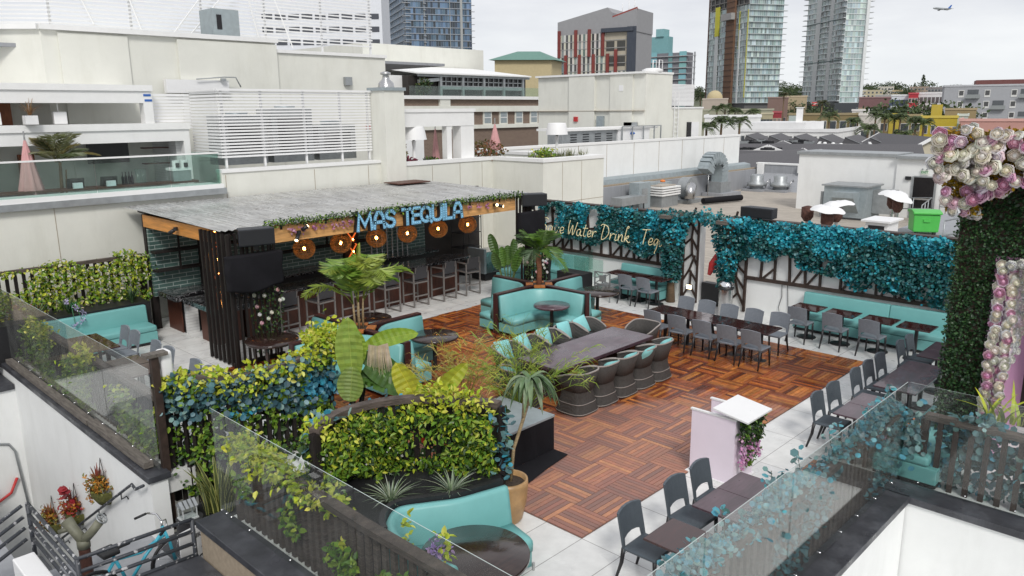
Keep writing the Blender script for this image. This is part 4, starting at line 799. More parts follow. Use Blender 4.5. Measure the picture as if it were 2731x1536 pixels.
# ================================================================ WOMAN
def skin_fig(name, pts, edges, mat_, parent, sub=2):
    me = bpy.data.meshes.new(name); me.from_pydata([p[0] for p in pts], edges, []); o = bpy.data.objects.new(name, me); COL.objects.link(o); o.parent = parent; me.materials.append(M[mat_] if isinstance(mat_, str) else mat_)
    sm = o.modifiers.new('skin', 'SKIN'); sm.use_smooth_shade = True
    for i, p in enumerate(pts): r_ = p[1] if isinstance(p[1], tuple) else (p[1], p[1]); me.skin_vertices[0].data[i].radius = r_
    me.skin_vertices[0].data[0].use_root = True; s2 = o.modifiers.new('sub', 'SUBSURF'); s2.levels = sub; s2.render_levels = sub; return o
t = thing('person', 'woman with long curly brown hair in black clothes bending beside the corner bench', 'person', (11.0, 10.35, 0), R(100))
# local: faces +Y, bending forward; body one continuous mesh
P = [((0, 0, .92), (.15, .12)), ((0, .06, 1.06), (.115, .09)), ((0, .16, 1.22), (.13, .095)), ((0, .26, 1.35), (.11, .08)), ((0, .31, 1.41), .05), ((0, .36, 1.47), .065), ((0, .39, 1.56), (.08, .09)), ((0, .4, 1.63), .055),
 ((.085, .0, .84), .1), ((.1, .03, .5), .07), ((.1, -.03, .27), .058), ((.1, -.06, .08), .042), ((.11, .05, .04), .04), ((.115, .14, .03), .032), ((-.085, -.02, .84), .1), ((-.1, .05, .5), .07), ((-.1, .0, .27), .058), ((-.1, -.03, .08), .042), ((-.11, .08, .04), .04), ((-.115, .17, .03), .032),
 ((.17, .25, 1.33), .06), ((.22, .34, 1.1), .042), ((.16, .52, .95), .034), ((.14, .6, .92), .03), ((-.17, .25, 1.33), .06), ((-.22, .36, 1.1), .042), ((-.14, .55, 1.0), .034), ((-.12, .63, .97), .03)]
E_ = [(0, 1), (1, 2), (2, 3), (3, 4), (4, 5), (5, 6), (6, 7), (0, 8), (8, 9), (9, 10), (10, 11), (11, 12), (12, 13), (0, 14), (14, 15), (15, 16), (16, 17), (17, 18), (18, 19), (3, 20), (20, 21), (21, 22), (22, 23), (3, 24), (24, 25), (25, 26), (26, 27)]
for side, w_, dr in ((1, V((.14, .6, .92)), 1), (-1, V((-.12, .63, .97)), -1)):
    for k, (dx, ln) in enumerate(((-.03, .075), (-.01, .085), (.01, .08), (.03, .065))):
        i0 = len(P); P.append(((w_.x+dx, w_.y+.05, w_.z-.02), .011)); P.append(((w_.x+dx, w_.y+.05+ln*.6, w_.z-.04), .01)); P.append(((w_.x+dx, w_.y+.05+ln*.8, w_.z-.075), .008)); E_ += [(23 if side > 0 else 27, i0), (i0, i0+1), (i0+1, i0+2)]
    i0 = len(P); P.append(((w_.x-.045*dr, w_.y+.02, w_.z-.02), .011)); P.append(((w_.x-.06*dr, w_.y+.055, w_.z-.05), .009)); E_ += [(23 if side > 0 else 27, i0), (i0, i0+1)]
skin_fig('body', P, E_, 'skin', t)
skin_fig('trousers', [((0, -.005, .95), (.165, .14)), ((0, .015, 1.02), (.135, .11)), ((.09, -.005, .84), .118), ((.1, .03, .5), .086), ((.1, -.03, .27), .072), ((.1, -.06, .1), .056), ((-.09, -.02, .84), .118), ((-.1, .05, .5), .086), ((-.1, .0, .27), .072), ((-.1, -.03, .1), .056)], [(0, 1), (0, 2), (2, 3), (3, 4), (4, 5), (0, 6), (6, 7), (7, 8), (8, 9)], 'black_clothes', t)
skin_fig('top', [((0, .15, 1.19), (.142, .108)), ((0, .25, 1.34), (.13, .095)), ((.14, .25, 1.33), .075), ((.19, .29, 1.24), .062), ((-.14, .25, 1.33), .075), ((-.19, .29, 1.24), .062)], [(0, 1), (1, 2), (2, 3), (1, 4), (4, 5)], 'black_clothes', t)
m_ = MB()
for k in range(150):
    a = rnd.uniform(PI*.95, PI*2.05); z0 = rnd.uniform(1.5, 1.7); p = V((cos(a)*.085, .385+sin(a)*.09, z0)); q = [p]
    for s_ in range(5): q.append(q[-1]+V((rnd.gauss(0, .025)+cos(a)*.012, rnd.gauss(-.012, .02), -.065)))
    m_.tube(q, [.014, .018, .018, .016, .012, .004], 5)
m_.sphere((0, .385, 1.6), .105, 14, 10); m_.build('hair', 'hair', t)
m_ = MB(); m_.sphere((.03, .475, 1.585), .009, 8, 6); m_.sphere((-.03, .475, 1.585), .009, 8, 6); m_.build('eyes', 'ink', t); m_ = MB(); m_.beam((0, .478, 1.575), (0, .497, 1.55), .018, .02); m_.build('nose', 'skin', t)
for s_ in (-1, 1): MB().box(s_*.11-.045, s_*.11+.045, -.1, .17, .0, .07).build('shoe', 'ink', t, bevel=.02)
# ================================================================ SLAT FENCES, TRELLISES, CLIMBERS
def slat_fence(label, path, ztop, zbot, step=.135, w=.06, rail=.075, m='slat_wood', name='slat_fence', zl=None, lean=0):
    "vertical slats under a top rail along a 2D path"
    P = [V(p) for p in path]; c = P[len(P)//2]; t = thing(name, label, 'fence', (c.x, c.y, zbot)); ma = MB(); acc = 0; mr_ = MB(); pts3 = []
    for i, (a, b) in enumerate(zip(P, P[1:])):
        L_ = (b-a).length; d = (b-a)/L_; s_ = (-acc) % step
        while s_ < L_:
            q = a+d*s_; ma.T = Matrix.Translation((q.x, q.y, 0)) @ Matrix.Rotation(math.atan2(d.y, d.x), 4, 'Z'); ma.box(-w/2, w/2, -.022, .022, zbot, ztop-.02+rnd.uniform(-.004, .004)); s_ += step
        acc += L_
    ma.T = None; ma.build('slats', m, t, w=True)
    mr_.sweep([(p.x, p.y) for p in P], [(-rail/2-.02, ztop-.05), (rail/2+.02, ztop-.05), (rail/2+.02, ztop+.03), (-rail/2-.02, ztop+.03)], smooth=False); mr_.build('rail', 'old_wood', t, w=True)
    for q in (P[0], P[-1]): MB().box(q.x-.05, q.x+.05, q.y-.05, q.y+.05, zbot, ztop-.03).build('post', m, t, w=True)
    return t
def along(path, n, z0, z1, th=.12, fld=None, side=0.):
    P = [V(p) for p in path]; Ls = [(b-a).length for a, b in zip(P, P[1:])]; tot = sum(Ls); out = []
    while len(out) < n:
        s_ = rnd.uniform(0, tot); i = 0
        while s_ > Ls[i] and i < len(Ls)-1: s_ -= Ls[i]; i += 1
        d = (P[i+1]-P[i])/Ls[i]; q = P[i]+d*s_; nn = V((-d.y, d.x)); o = rnd.gauss(side, th); z = rnd.uniform(z0, z1)
        p = V((q.x+nn.x*o, q.y+nn.y*o, z))
        if fld is None or fld(p): out.append(p)
    return out
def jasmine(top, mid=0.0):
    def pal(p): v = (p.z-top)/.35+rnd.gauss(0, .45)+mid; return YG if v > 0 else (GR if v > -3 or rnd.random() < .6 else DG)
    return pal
JW = [(.6, .56, .36), (.66, .64, .5)]
# hedge at the building side
slat_fence('dark slat fence overgrown with pale jasmine behind the far teal bench', [(-4.6, 14.45), (.24, 14.45)], 1.93, .3, .17, .07)
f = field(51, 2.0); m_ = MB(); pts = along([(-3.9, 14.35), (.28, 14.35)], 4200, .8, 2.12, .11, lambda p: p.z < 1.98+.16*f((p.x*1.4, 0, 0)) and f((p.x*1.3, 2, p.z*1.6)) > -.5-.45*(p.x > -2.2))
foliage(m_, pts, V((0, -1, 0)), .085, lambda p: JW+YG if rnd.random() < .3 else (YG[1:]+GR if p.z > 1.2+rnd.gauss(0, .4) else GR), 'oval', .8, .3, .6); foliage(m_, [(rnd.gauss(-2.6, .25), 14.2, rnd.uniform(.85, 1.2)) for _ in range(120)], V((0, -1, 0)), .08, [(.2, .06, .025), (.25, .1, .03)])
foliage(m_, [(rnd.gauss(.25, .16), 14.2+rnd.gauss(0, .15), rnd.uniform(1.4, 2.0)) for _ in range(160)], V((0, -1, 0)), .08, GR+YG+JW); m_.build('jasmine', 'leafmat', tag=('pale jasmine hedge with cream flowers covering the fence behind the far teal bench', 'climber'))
MB().box(-4.2, .02, 13.62, 14.55, .02, .9).build('planter_box', 'black_metal', tag=('long black planter box behind the far teal bench', 'planter'))
def strap_clump(mb, c, n, h, spread, w, cols, droop=1.0, seg=5):
    for _ in range(n):
        a = rnd.uniform(0, 2*PI); L_ = h*rnd.uniform(.6, 1.15); o = V((cos(a), sin(a), 0)); lean = rnd.uniform(.1, 1)*spread; mb.col = jit(rnd.choice(cols)); prev = None; sd_ = V((-sin(a), cos(a), 0))
        for k in range(seg+1):
            u = k/seg; p = V(c)+o*(.02+lean*L_*(u**1.6))+V((0, 0, L_*(u-.35*droop*lean*u*u))); ww = w*(1-u**3)*.5+.0008
            cur = (p-sd_*ww, p+sd_*ww)
            if prev: mb.quad(prev[0], prev[1], cur[1], cur[0])
            prev = cur
for i, (x, lb) in enumerate([(-1.75, 'strappy agapanthus with mauve flower heads rising in front of the far teal bench'), (-.35, 'strappy green plant at the pavilion end of the long black planter'), (-2.4, 'strappy green plant at the glass end of the long black planter')]):
    t = thing('agapanthus', lb, 'plant', (x, 13.75, .9)); m_ = MB(); strap_clump(m_, (0, 0, 0), 46, .42, .9, .03, DG+[(.1, .17, .08), (.16, .22, .12)]); m_.build('foliage', 'leafmat', t)
    if i == 0:
        m_ = MB()
        for dx, dy, hz in ((-.1, -.25, .25), (.05, -.35, .1), (.2, -.3, -.05), (-.02, -.4, -.3), (.12, -.42, -.2)): m_.tube([(0, 0, 0), (dx*.6, dy*.6, .3), (dx, dy, hz+.1)], .006, 4)
        m_.build('stems', 'exit_green', t); m_ = MB()
        for dx, dy, hz in ((-.1, -.25, .25), (.05, -.35, .1), (.2, -.3, -.05), (-.02, -.4, -.3), (.12, -.42, -.2)): foliage(m_, [(dx+rnd.gauss(0, .03), dy+rnd.gauss(0, .03), hz+.1+rnd.gauss(0, .03)) for _ in range(26)], V((0, 0, 1)), .05, [(.45, .4, .6), (.55, .5, .68)])
        m_.build('blossom', 'petal', t)
# side glass rail at x=-3 with the slat fence behind it
def glassrail(label, pts, zb, zt, m='glass'):
    c = V(pts[len(pts)//2]); t = thing('glass_rail', label, 'glass railing', (c.x, c.y, zb)); clips = MB()
    for a, b in zip(pts, pts[1:]):
        a, b = V((*a, 0)), V((*b, 0)); d = (b-a).normalized(); a2, b2 = a+d*.01, b-d*.01; nn = V((-d.y, d.x, 0))*.004
        q = MB(); q.add([a2-nn+V((0, 0, zb)), b2-nn+V((0, 0, zb)), b2+nn+V((0, 0, zb)), a2+nn+V((0, 0, zb)), a2-nn+V((0, 0, zt)), b2-nn+V((0, 0, zt)), b2+nn+V((0, 0, zt)), a2+nn+V((0, 0, zt))], [(3, 2, 1, 0), (0, 1, 5, 4), (1, 2, 6, 5), (2, 3, 7, 6), (3, 0, 4, 7)]); q.mi = 1; q.add([a2-nn+V((0, 0, zt)), b2-nn+V((0, 0, zt)), b2+nn+V((0, 0, zt)), a2+nn+V((0, 0, zt))], [(0, 1, 2, 3)])
        q.build('pane', [m, 'glass_edge'], t, w=True)
        for u in (.15, .5, .85): p = a.lerp(b, u); clips = MB(); clips.tube([p+nn*5+V((0, 0, zb+.06)), p-nn*5+V((0, 0, zb+.06))], .012, 6); clips.build('clip', 'chrome', t, w=True)
        p = a+d*.02
    return t
glassrail('dusty glass railing along the white staircase wall', [(-3.05, 5.7), (-3.05, 7.75), (-3.05, 9.8), (-3.05, 11.85), (-3.05, 14.2)], .16, 1.74, 'dusty_glass')
slat_fence('vine-grown slat fence behind the glass over the staircase wall', [(-2.78, 5.95), (-2.78, 14.2)], 1.1, .02, .15, .07, .09)
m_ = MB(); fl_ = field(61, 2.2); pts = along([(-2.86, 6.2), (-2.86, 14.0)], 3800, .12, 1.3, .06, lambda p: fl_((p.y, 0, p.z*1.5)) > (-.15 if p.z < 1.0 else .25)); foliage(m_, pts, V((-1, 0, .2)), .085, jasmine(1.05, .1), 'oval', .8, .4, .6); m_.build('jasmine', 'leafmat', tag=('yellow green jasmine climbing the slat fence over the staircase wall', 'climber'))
m_ = MB(); m_.beam((-3.12, 5.95, .17), (-3.12, 8.4, .17), .14, .1); m_.beam((-3.13, 8.45, .16), (-3.13, 13.5, .16), .13, .09); m_.build('timber_sill', 'grey_wood', tag=('weathered timber sill lying on the coping under the side glass', 'timber'))
t = thing('fence_post', 'dark gate post with a board on top at the end of the side glass', 'post', (-2.9, 5.85, -.95)); MB().box(-2.96, -2.85, 5.8, 5.9, -.95, 1.88).build('post', 'lattice_wood', t, w=True); MB().box(-3.05, -2.72, 5.76, 5.94, 1.88, 1.93).build('cap', 'grey_wood', t, w=True)
t = thing('wall_speaker', 'white rounded outdoor speaker fixed to the dark gate post', 'speaker', (-2.72, 5.95, 1.5)); MB().box(-.09, .09, -.12, .12, .0, .42).build('case', 'white_paint', t, bevel=.05, seg=4); MB().box(-.12, -.09, -.05, .05, .15, .25).build('bracket', 'black_metal', t)
# front glass rail
glassrail('clear glass railing in front of the vine-grown slat fence by the curved bench', [(-3.0, 3.84), (-3.0, 3.45), (-3.0, .62), (-3.0, -2.4)], .13, 1.63)
slat_fence('weathered slat fence behind the front glass railing', [(-2.77, 3.7), (-2.77, 2.2), (-2.8, .8), (-2.77, -2.6)], 1.08, -.02, .15, .075, .1, 'old_wood')
m_ = MB(); fl_ = field(67, 2.6); pts = along([(-2.87, 3.6), (-2.87, -1.2)], 1150, .1, 1.0, .03, lambda p: fl_((p.y*1.4, 0, p.z*1.4)) > .1); pts += along([(-2.75, 3.7), (-2.75, 1.2)], 1500, 1.0, 1.28, .1, lambda p: p.z < 1.02+.2*max(0, (p.y-.9)/2.4)+.1*fl_((p.y*2, 3, 0)))
foliage(m_, pts, V((-1, 0, .4)), .085, jasmine(.95, .25), 'oval', .8, .3, .62)
for y in (.25, -.35): foliage(m_, [(-2.6+rnd.gauss(0, .03), y+rnd.gauss(0, .03), rnd.uniform(.9, 1.32)) for _ in range(20)], V((0, 0, 1)), .09, YG)
m_.build('jasmine', 'leafmat', tag=('jasmine threading through the weathered fence behind the front glass railing', 'climber'))
# trellis 1 and 2
p1 = [(q.x, q.y) for q in smooth([(-2.7, 6.05), (-2.42, 5.5), (-2.06, 5.14), (-1.55, 5.1), (-1.09, 5.12), (-.6, 5.3), (-.12, 5.56)], 3)]
slat_fence('wavy dark trellis with blue green leaves behind the snake plant', p1, 1.5, -.6, .15, .065)
m_ = MB(); fl_ = field(71, 2.4); fg = field(72, 3.1); pts = along(p1, 2300, .6, 1.54, .1, lambda p: p.z > .88+.25*fl_((p.x*1.3, p.y, 0))-.2*(p.x > -1.1)); foliage(m_, pts, V((-.6, -.8, 0)), .09, lambda p: [(.04, .3, .45), (.06, .22, .32), (.08, .36, .5)] if fg(p) > .55 else EU[1:4]+[(.05, .12, .15), (.04, .1, .13)], 'round', .7, .5)
m_.build('artificial_vine', 'leafmat', tag=('blue grey round-leaved garland on the wavy trellis behind the snake plant', 'vine'))
m_ = MB(); pts = along(p1, 1500, 1.3, 1.84, .13, lambda p: p.z < 1.56+.12*fl_((p.x*2, 7, 0))+(.24 if p.x > -.6 else 0)); pts += along(p1, 2400, -.45, 1.3, .08, lambda p: fl_((p.x*2, p.y, p.z*2)) > -.35); pts += [(-.12+rnd.gauss(0, .17), 5.5+rnd.gauss(0, .17), 1.6+rnd.gauss(0, .14)) for _ in range(600)]; foliage(m_, pts, V((-.6, -.8, .2)), .09, jasmine(1.32, .1), 'oval', .8, .2, .6)
m_.build('jasmine', 'leafmat', tag=('bright yellow jasmine growing over the top of the blue leaved trellis', 'climber'))
p2 = [(q.x, q.y) for q in smooth([(-2.62, 1.95), (-2.2, 2.2), (-1.79, 2.22), (-1.37, 2.1), (-1.05, 1.86), (-.8, 1.5), (-.6, 1.18), (-.52, .96)], 3)]
slat_fence('arched dark trellis covered in bright jasmine behind the curved teal bench', p2, 1.74, .55, .15, .07, .09)
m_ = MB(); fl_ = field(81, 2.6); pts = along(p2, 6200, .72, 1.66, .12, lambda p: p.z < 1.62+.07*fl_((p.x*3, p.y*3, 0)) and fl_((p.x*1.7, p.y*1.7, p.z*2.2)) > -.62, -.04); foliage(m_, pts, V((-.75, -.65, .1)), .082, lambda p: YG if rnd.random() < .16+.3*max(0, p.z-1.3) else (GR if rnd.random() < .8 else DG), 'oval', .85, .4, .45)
pts = along(p2, 560, 1.6, 1.95, .1, lambda p: p.z < 1.66+.16*fl_((p.x*2.2, p.y*2, 9))+(.14 if -1.1 < p.x < -.7 or p.x < -2.3 else -.02)); foliage(m_, pts, V((-.4, -.3, .8)), .085, YG, 'oval', .8, .1, .5)
foliage(m_, along(p2, 150, .75, 1.5, .14), V((-.7, -.7, 0)), .035, [(.6, .6, .55)], 'round'); foliage(m_, [(q[0], q[1], rnd.uniform(.9, 1.5)) for q in rnd.choices(p2, k=14)], V((-.8, -.6, 0)), .09, [(.42, .04, .02)])
m_.build('jasmine', 'leafmat', tag=('dense bright green jasmine covering the arched trellis behind the curved bench', 'climber'))
m_ = MB(); foliage(m_, along(p2, 260, .9, 1.72, .05, lambda p: fl_(p) > .1, .12)+[(-.5+rnd.gauss(0, .06), .95+rnd.gauss(0, .06), rnd.uniform(.7, 1.6)) for _ in range(110)]+[(-2.3+rnd.gauss(0, .14), 2.2+rnd.gauss(0, .1), 1.75) for _ in range(16)], V((0, 0, 1)), .1, EU+[(.05, .3, .42)], 'round'); m_.build('artificial_vine', 'leafmat', tag=('blue grey leaf strands woven behind the bright jasmine on the arched trellis', 'vine'))
dk = MB(); foliage(dk, along(p1, 1300, -.4, 1.4, .05, None, .16), V((0, -1, 0)), .13, DG, 'oval', .8, .4, .6); foliage(dk, along(p2, 1500, .7, 1.6, .05, None, .12), V((0, -1, 0)), .11, DG, 'oval', .8, .4, .6); dk.build('shade_leaves', 'leafmat', tag=('dark green leaves backing the two curved trellises, coloured dark for shade in the gaps', 'climber'))  # extra dark leaves put the shade of the trellis gaps into the colour
pl_in = [(x, y+.02) for x, y in bp if y > .5 and x > -2.55]; pl_poly = pl_in+list(reversed([p for p in p2]))
m_ = MB(); m_.prism(pl_poly, .02, .8); m_.build('planter_box', 'black_metal', tag=('curved black planter between the wavy bench and the arched trellis', 'planter')); o = MB(); o.sweep(pl_in, [(-.02, .78), (.05, .78), (.05, .95), (-.02, .95)], smooth=False); o.build('planter_rim', 'black_metal', parent=bpy.data.objects['planter_box.001'], w=True)
for i, (x, y, lb) in enumerate([(-1.35, .98, 'spidery pale grassy plant in the curved planter closer to the terracotta pot'), (-2.0, 1.35, 'spidery pale grassy plant in the curved planter closer to the front glass')]):
    m_ = MB(); strap_clump(m_, (x, y, .78), 70, .34, 1.3, .014, [(.3, .38, .26), (.22, .3, .17), (.4, .45, .35)], 1.2); m_.build('spider_plant', 'leafmat', tag=(lb, 'plant'))
m_ = MB(); foliage(m_, [(-2.5+rnd.gauss(0, .06), -.1+rnd.gauss(0, .06), 1.0+rnd.gauss(0, .06)) for _ in range(80)], V((0, 0, 1)), .05, [(.3, .2, .45), (.4, .28, .5)]); m_.tube([(-2.5, -.1, .45), (-2.5, -.1, 1.0)], .008, 5); m_.build('agapanthus', 'petal', tag=('mauve flower head poking up beside the weathered fence', 'flower'))
# entry: snake plant, lantern, sign
MB().box(-3.28, -1.72, 3.9, 5.72, -1.2, -.95).build('entry_landing', 'coping'); struct(bpy.data.objects['entry_landing'])
t = thing('snake_plant', 'yellow-edged snake plant in a round dark pot by the entry gate', 'plant', (-2.5, 4.98, -.95)); MB().lathe([(.26, 0), (.31, .15), (.36, .52), (.37, .55), (.33, .55), (.32, .48), (.001, .48)], 28, cap=False).build('pot', 'dark_pot', t); m_ = MB(); ym = MB()
for _ in range(64):
    a = rnd.uniform(0, 2*PI); r_ = rnd.uniform(.02, .24); L_ = rnd.uniform(.45, .85); o = V((cos(a), sin(a), 0)); sd_ = V((-sin(a+rnd.uniform(-1, 1)), cos(a), 0)).normalized(); lean = rnd.uniform(.1, .55); prev = None
    for k in range(6):
        u = k/5; p = o*(r_+lean*L_*u**1.5)+V((0, 0, .5+L_*u*(1-.3*lean*u))); w_ = .034*(1-u**3)+.002; cur = [p-sd_*w_, p-sd_*w_*.72, p+sd_*w_*.72, p+sd_*w_]
        if prev:
            c1 = jit((.085, .11, .035), .3); c2 = (.46, .46, .15)
            for j in range(3): m_.col = c1 if j == 1 else c2; m_.quad(prev[j], prev[j+1], cur[j+1], cur[j])
        prev = cur
m_.build('foliage', 'leafmat', t)
t = thing('lantern', 'small clear house-shaped lantern standing on a dark barrel top', 'lantern', (-3.02, 4.92, -.36)); m_ = MB()
for x in (-.1, .1):
    for y in (-.08, .08): m_.box(x-.008, x+.008, y-.008, y+.008, 0, .2)
m_.box(-.12, .12, -.1, .1, 0, .02); m_.build('frame', 'clear_acrylic', t); m_ = MB()
for k in range(4): m_.T = Matrix.Translation((0, 0, .2)) @ Matrix.Rotation(0, 4, 'X'); z = .0; m_.extr([(-.11, 0), (0, .09), (.11, 0)], 'x', -.12+.065*k, -.12+.065*k+.045)
m_.build('roof', 'galv', t); q = MB()
q.box(-.1, .1, -.081, -.079, .02, .2); q.box(-.101, -.099, -.08, .08, .02, .2); q.build('pane', 'glass', t)
t = thing('barrel', 'dark round barrel carrying the small lantern', 'barrel', (-3.0, 4.92, -.95)); MB().lathe([(.17, 0), (.2, .28), (.18, .57), (.19, .59)], 22).build('body', 'dark_pot', t)
t = thing('notice_board', 'white lettered board seen from behind leaning by the entry rail', 'sign', (-3.2, 4.28, -.95), R(12)); MB().box(-.25, .25, -.012, .012, .1, .78).build('board', 'white_paint', t, bevel=.004)
for z, tx, sz, dx in ((.64, 'QUIL', .09, .08), (.46, 'TA', .08, .12), (.28, 'ADAV', .15, .02)):
    text('lettering', tx, sz, (dx, -.016, z), (PI/2, 0, 0), 'ink', t).scale = (-1, 1, 1)
# ================================================================ RIGHT-NEAR GLASS AND FENCE
glassrail('long glass railing with blue leaves behind it beside the plum tables', [(-3.0, -2.47), (-1.3, -2.47), (.55, -2.47), (2.4, -2.47), (4.22, -2.47)], .12, 1.63)
slat_fence('weathered slat fence behind the long glass railing by the plum tables', [(-3.0, -2.33), (4.45, -2.33)], 1.08, -.02, .15, .075, .11, 'old_wood')
m_ = MB(); fl_ = field(91, 2.0); pts = along([(-1.6, -2.27), (4.55, -2.27)], 3400, 1.0, 1.42, .07, lambda p: p.z < 1.24+.13*fl_((p.x*2, 0, 0))); n_top = len(pts); pts += along([(-1.5, -2.38), (4.4, -2.38)], 800, .12, 1.02, .025, lambda p: fl_((p.x*2, 0, p.z*2)) > -.1)
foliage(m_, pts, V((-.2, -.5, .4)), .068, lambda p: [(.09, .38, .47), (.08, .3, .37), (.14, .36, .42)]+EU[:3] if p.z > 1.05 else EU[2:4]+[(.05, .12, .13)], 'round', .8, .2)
for x in (-.5, .6, 1.3, 2.2, 2.5, 4.3):
    m_.col = (.12, .14, .1); m_.tube([(x, -2.28, 1.1), (x+.02, -2.2, 1.32), (x+.1, -2.15, 1.42)], .005, 4); foliage(m_, [(x+rnd.uniform(0, .12), -2.17+rnd.gauss(0, .03), rnd.uniform(1.25, 1.45)) for _ in range(9)], V((0, 0, 1)), .085, [(.1, .36, .44)]+EU[:2], 'round')
m_.build('artificial_vine', 'leafmat', tag=('turquoise round-leaved garland along the rail behind the long glass railing', 'vine'))
glassrail('glass railing in front of the dark slat fence below the rose arch', [(4.22, -2.49), (4.22, -4.2), (4.22, -6)], .12, 1.63)
slat_fence('rough brown slat fence with blue leaves below the rose arch', [(4.58, -2.66), (4.58, -6)], 1.08, -.02, .2, .07, .11, 'lattice_wood')
m_ = MB(); fl_ = field(95, 2.4); pts = along([(4.72, -2.75), (4.72, -5.2)], 1500, .05, 1.1, .05); pts += along([(4.66, -3.0), (4.66, -5)], 320, 1.0, 1.35, .08, lambda p: p.z < 1.12+.14*fl_((0, p.y*3, 0))); pts += [(4.5+rnd.gauss(0, .12), -2.5+rnd.gauss(0, .09), .75+rnd.gauss(0, .16)) for _ in range(260)]
foliage(m_, pts, V((-1, 0, .1)), .1, EU+[(.06, .14, .13)]*2, 'round', .7, .4); m_.build('artificial_vine', 'leafmat', tag=('grey blue round leaves behind the rough brown fence below the rose arch', 'vine'))
m_ = MB()
for k in range(5): strap_clump(m_, (5.2, -3.3-.1*k, 1.0), 4, .6, 1.3, .05, YG[:2]+GR[3:])
m_.build('palm_frond', 'leafmat', tag=('yellow green palm leaf drooping in front of the pink rose jamb', 'plant'))
m_ = MB().lathe([(.001, 0), (.1, .02), (.14, .1), (.1, .19), (.001, .21)], 18, (4.95, -2.36, .62), cap=False); m_.build('round_cushion', 'orange', tag=('small orange round cushion on the teal bench behind the fence corner', 'cushion'), bevel=0)
# copings and white parapet walls (the outer court and the staircase side)
def parapet(label, x0, x1, y0, y1, zb, m='white_stucco', ct=.1, over=.04, cap=True):
    t = thing('parapet_wall', label, 'wall', ((x0+x1)/2, (y0+y1)/2, zb)); MB().box(x0, x1, y0, y1, zb, ct-.1).build('wall', m, t, w=True); MB().box(x0-over, x1+over, y0-over, y1+over, ct-.1, ct).build('coping', 'coping', t, w=True, bevel=.008); return t
parapet('white parapet wall with dark coping under the long glass railing', -4, 3.83, -2.72, -2.42, -6); parapet('white parapet wall with dark coping under the rose arch fence', 3.87, 4.26, -9, -2.425, -6)
parapet('tall white staircase wall with dark coping and hanging flower baskets', -3.22, -2.96, 5.68, 15.2, -7)
t = parapet('low tan parapet with dark coping at the foot of the front glass railing', -3.3, -2.96, -2.35, 3.84, -1.2, 'tan_stucco', .13)
MB().box(-9.5, -3.32, -2.3, 3.95, -1.2, -.4).build('lower_roof', 'coping'); struct(bpy.data.objects['lower_roof'])
m_ = MB().box(-30, 3.86, -40, -2.73, -6.6, -6.5); struct(m_.build('court_floor', 'white_stucco'))
m_ = MB(); m_.box(-3.9, -3.22, 11.9, 13.0, -7, -.35); m_.box(-14, -3.9, 12.5, 13.0, -7, -.35); t = thing('side_building', 'white neighbouring wall with conduit below the side glass', 'building', (-6, 12.7, -7)); m_ = MB(); m_.box(-14, -3.2, 12.95, 16, -7, -.32); m_.build('wall', 'white_stucco', t, w=True)
MB().box(-14, -3.24, 12.9, 16.2, -.32, -.2).build('coping', 'coping', t, w=True); MB().box(-14, -3.3, 14, 18, -.2, 1.6).build('penthouse', 'tan_stucco', t, w=True)
m_ = MB(); m_.tube([(-9, 12.92, -1.55), (-3.75, 12.92, -1.42), (-3.5, 12.92, -1.5), (-3.4, 12.92, -1.7), (-3.3, 12.9, -3.2)], .025, 8); m_.build('conduit', 'galv', tag=('grey conduit bending along the white wall below the side glass', 'pipe'))
m_ = MB(); m_.tube([(-9, 12.9, -2.95), (-3.9, 12.9, -2.75), (-3.6, 12.9, -2.6), (-3.45, 12.9, -2.3)], .03, 8); m_.build('pipe', 'red', tag=('red pipe low on the white wall beside the flower baskets', 'pipe'))
m_ = MB()
for k in range(17): m_.box(-4.75, -3.22, 6.0+k*.29, 6.0+(k+1)*.29, -7, -.95-(k+1)*.185)
m_.box(-4.75, -3.22, 3.96, 6.0, -7, -.955); m_.box(-4.75, -3.22, 10.9, 12.9, -7, -4.3); struct(m_.build('stairs', 'grey_membrane'))
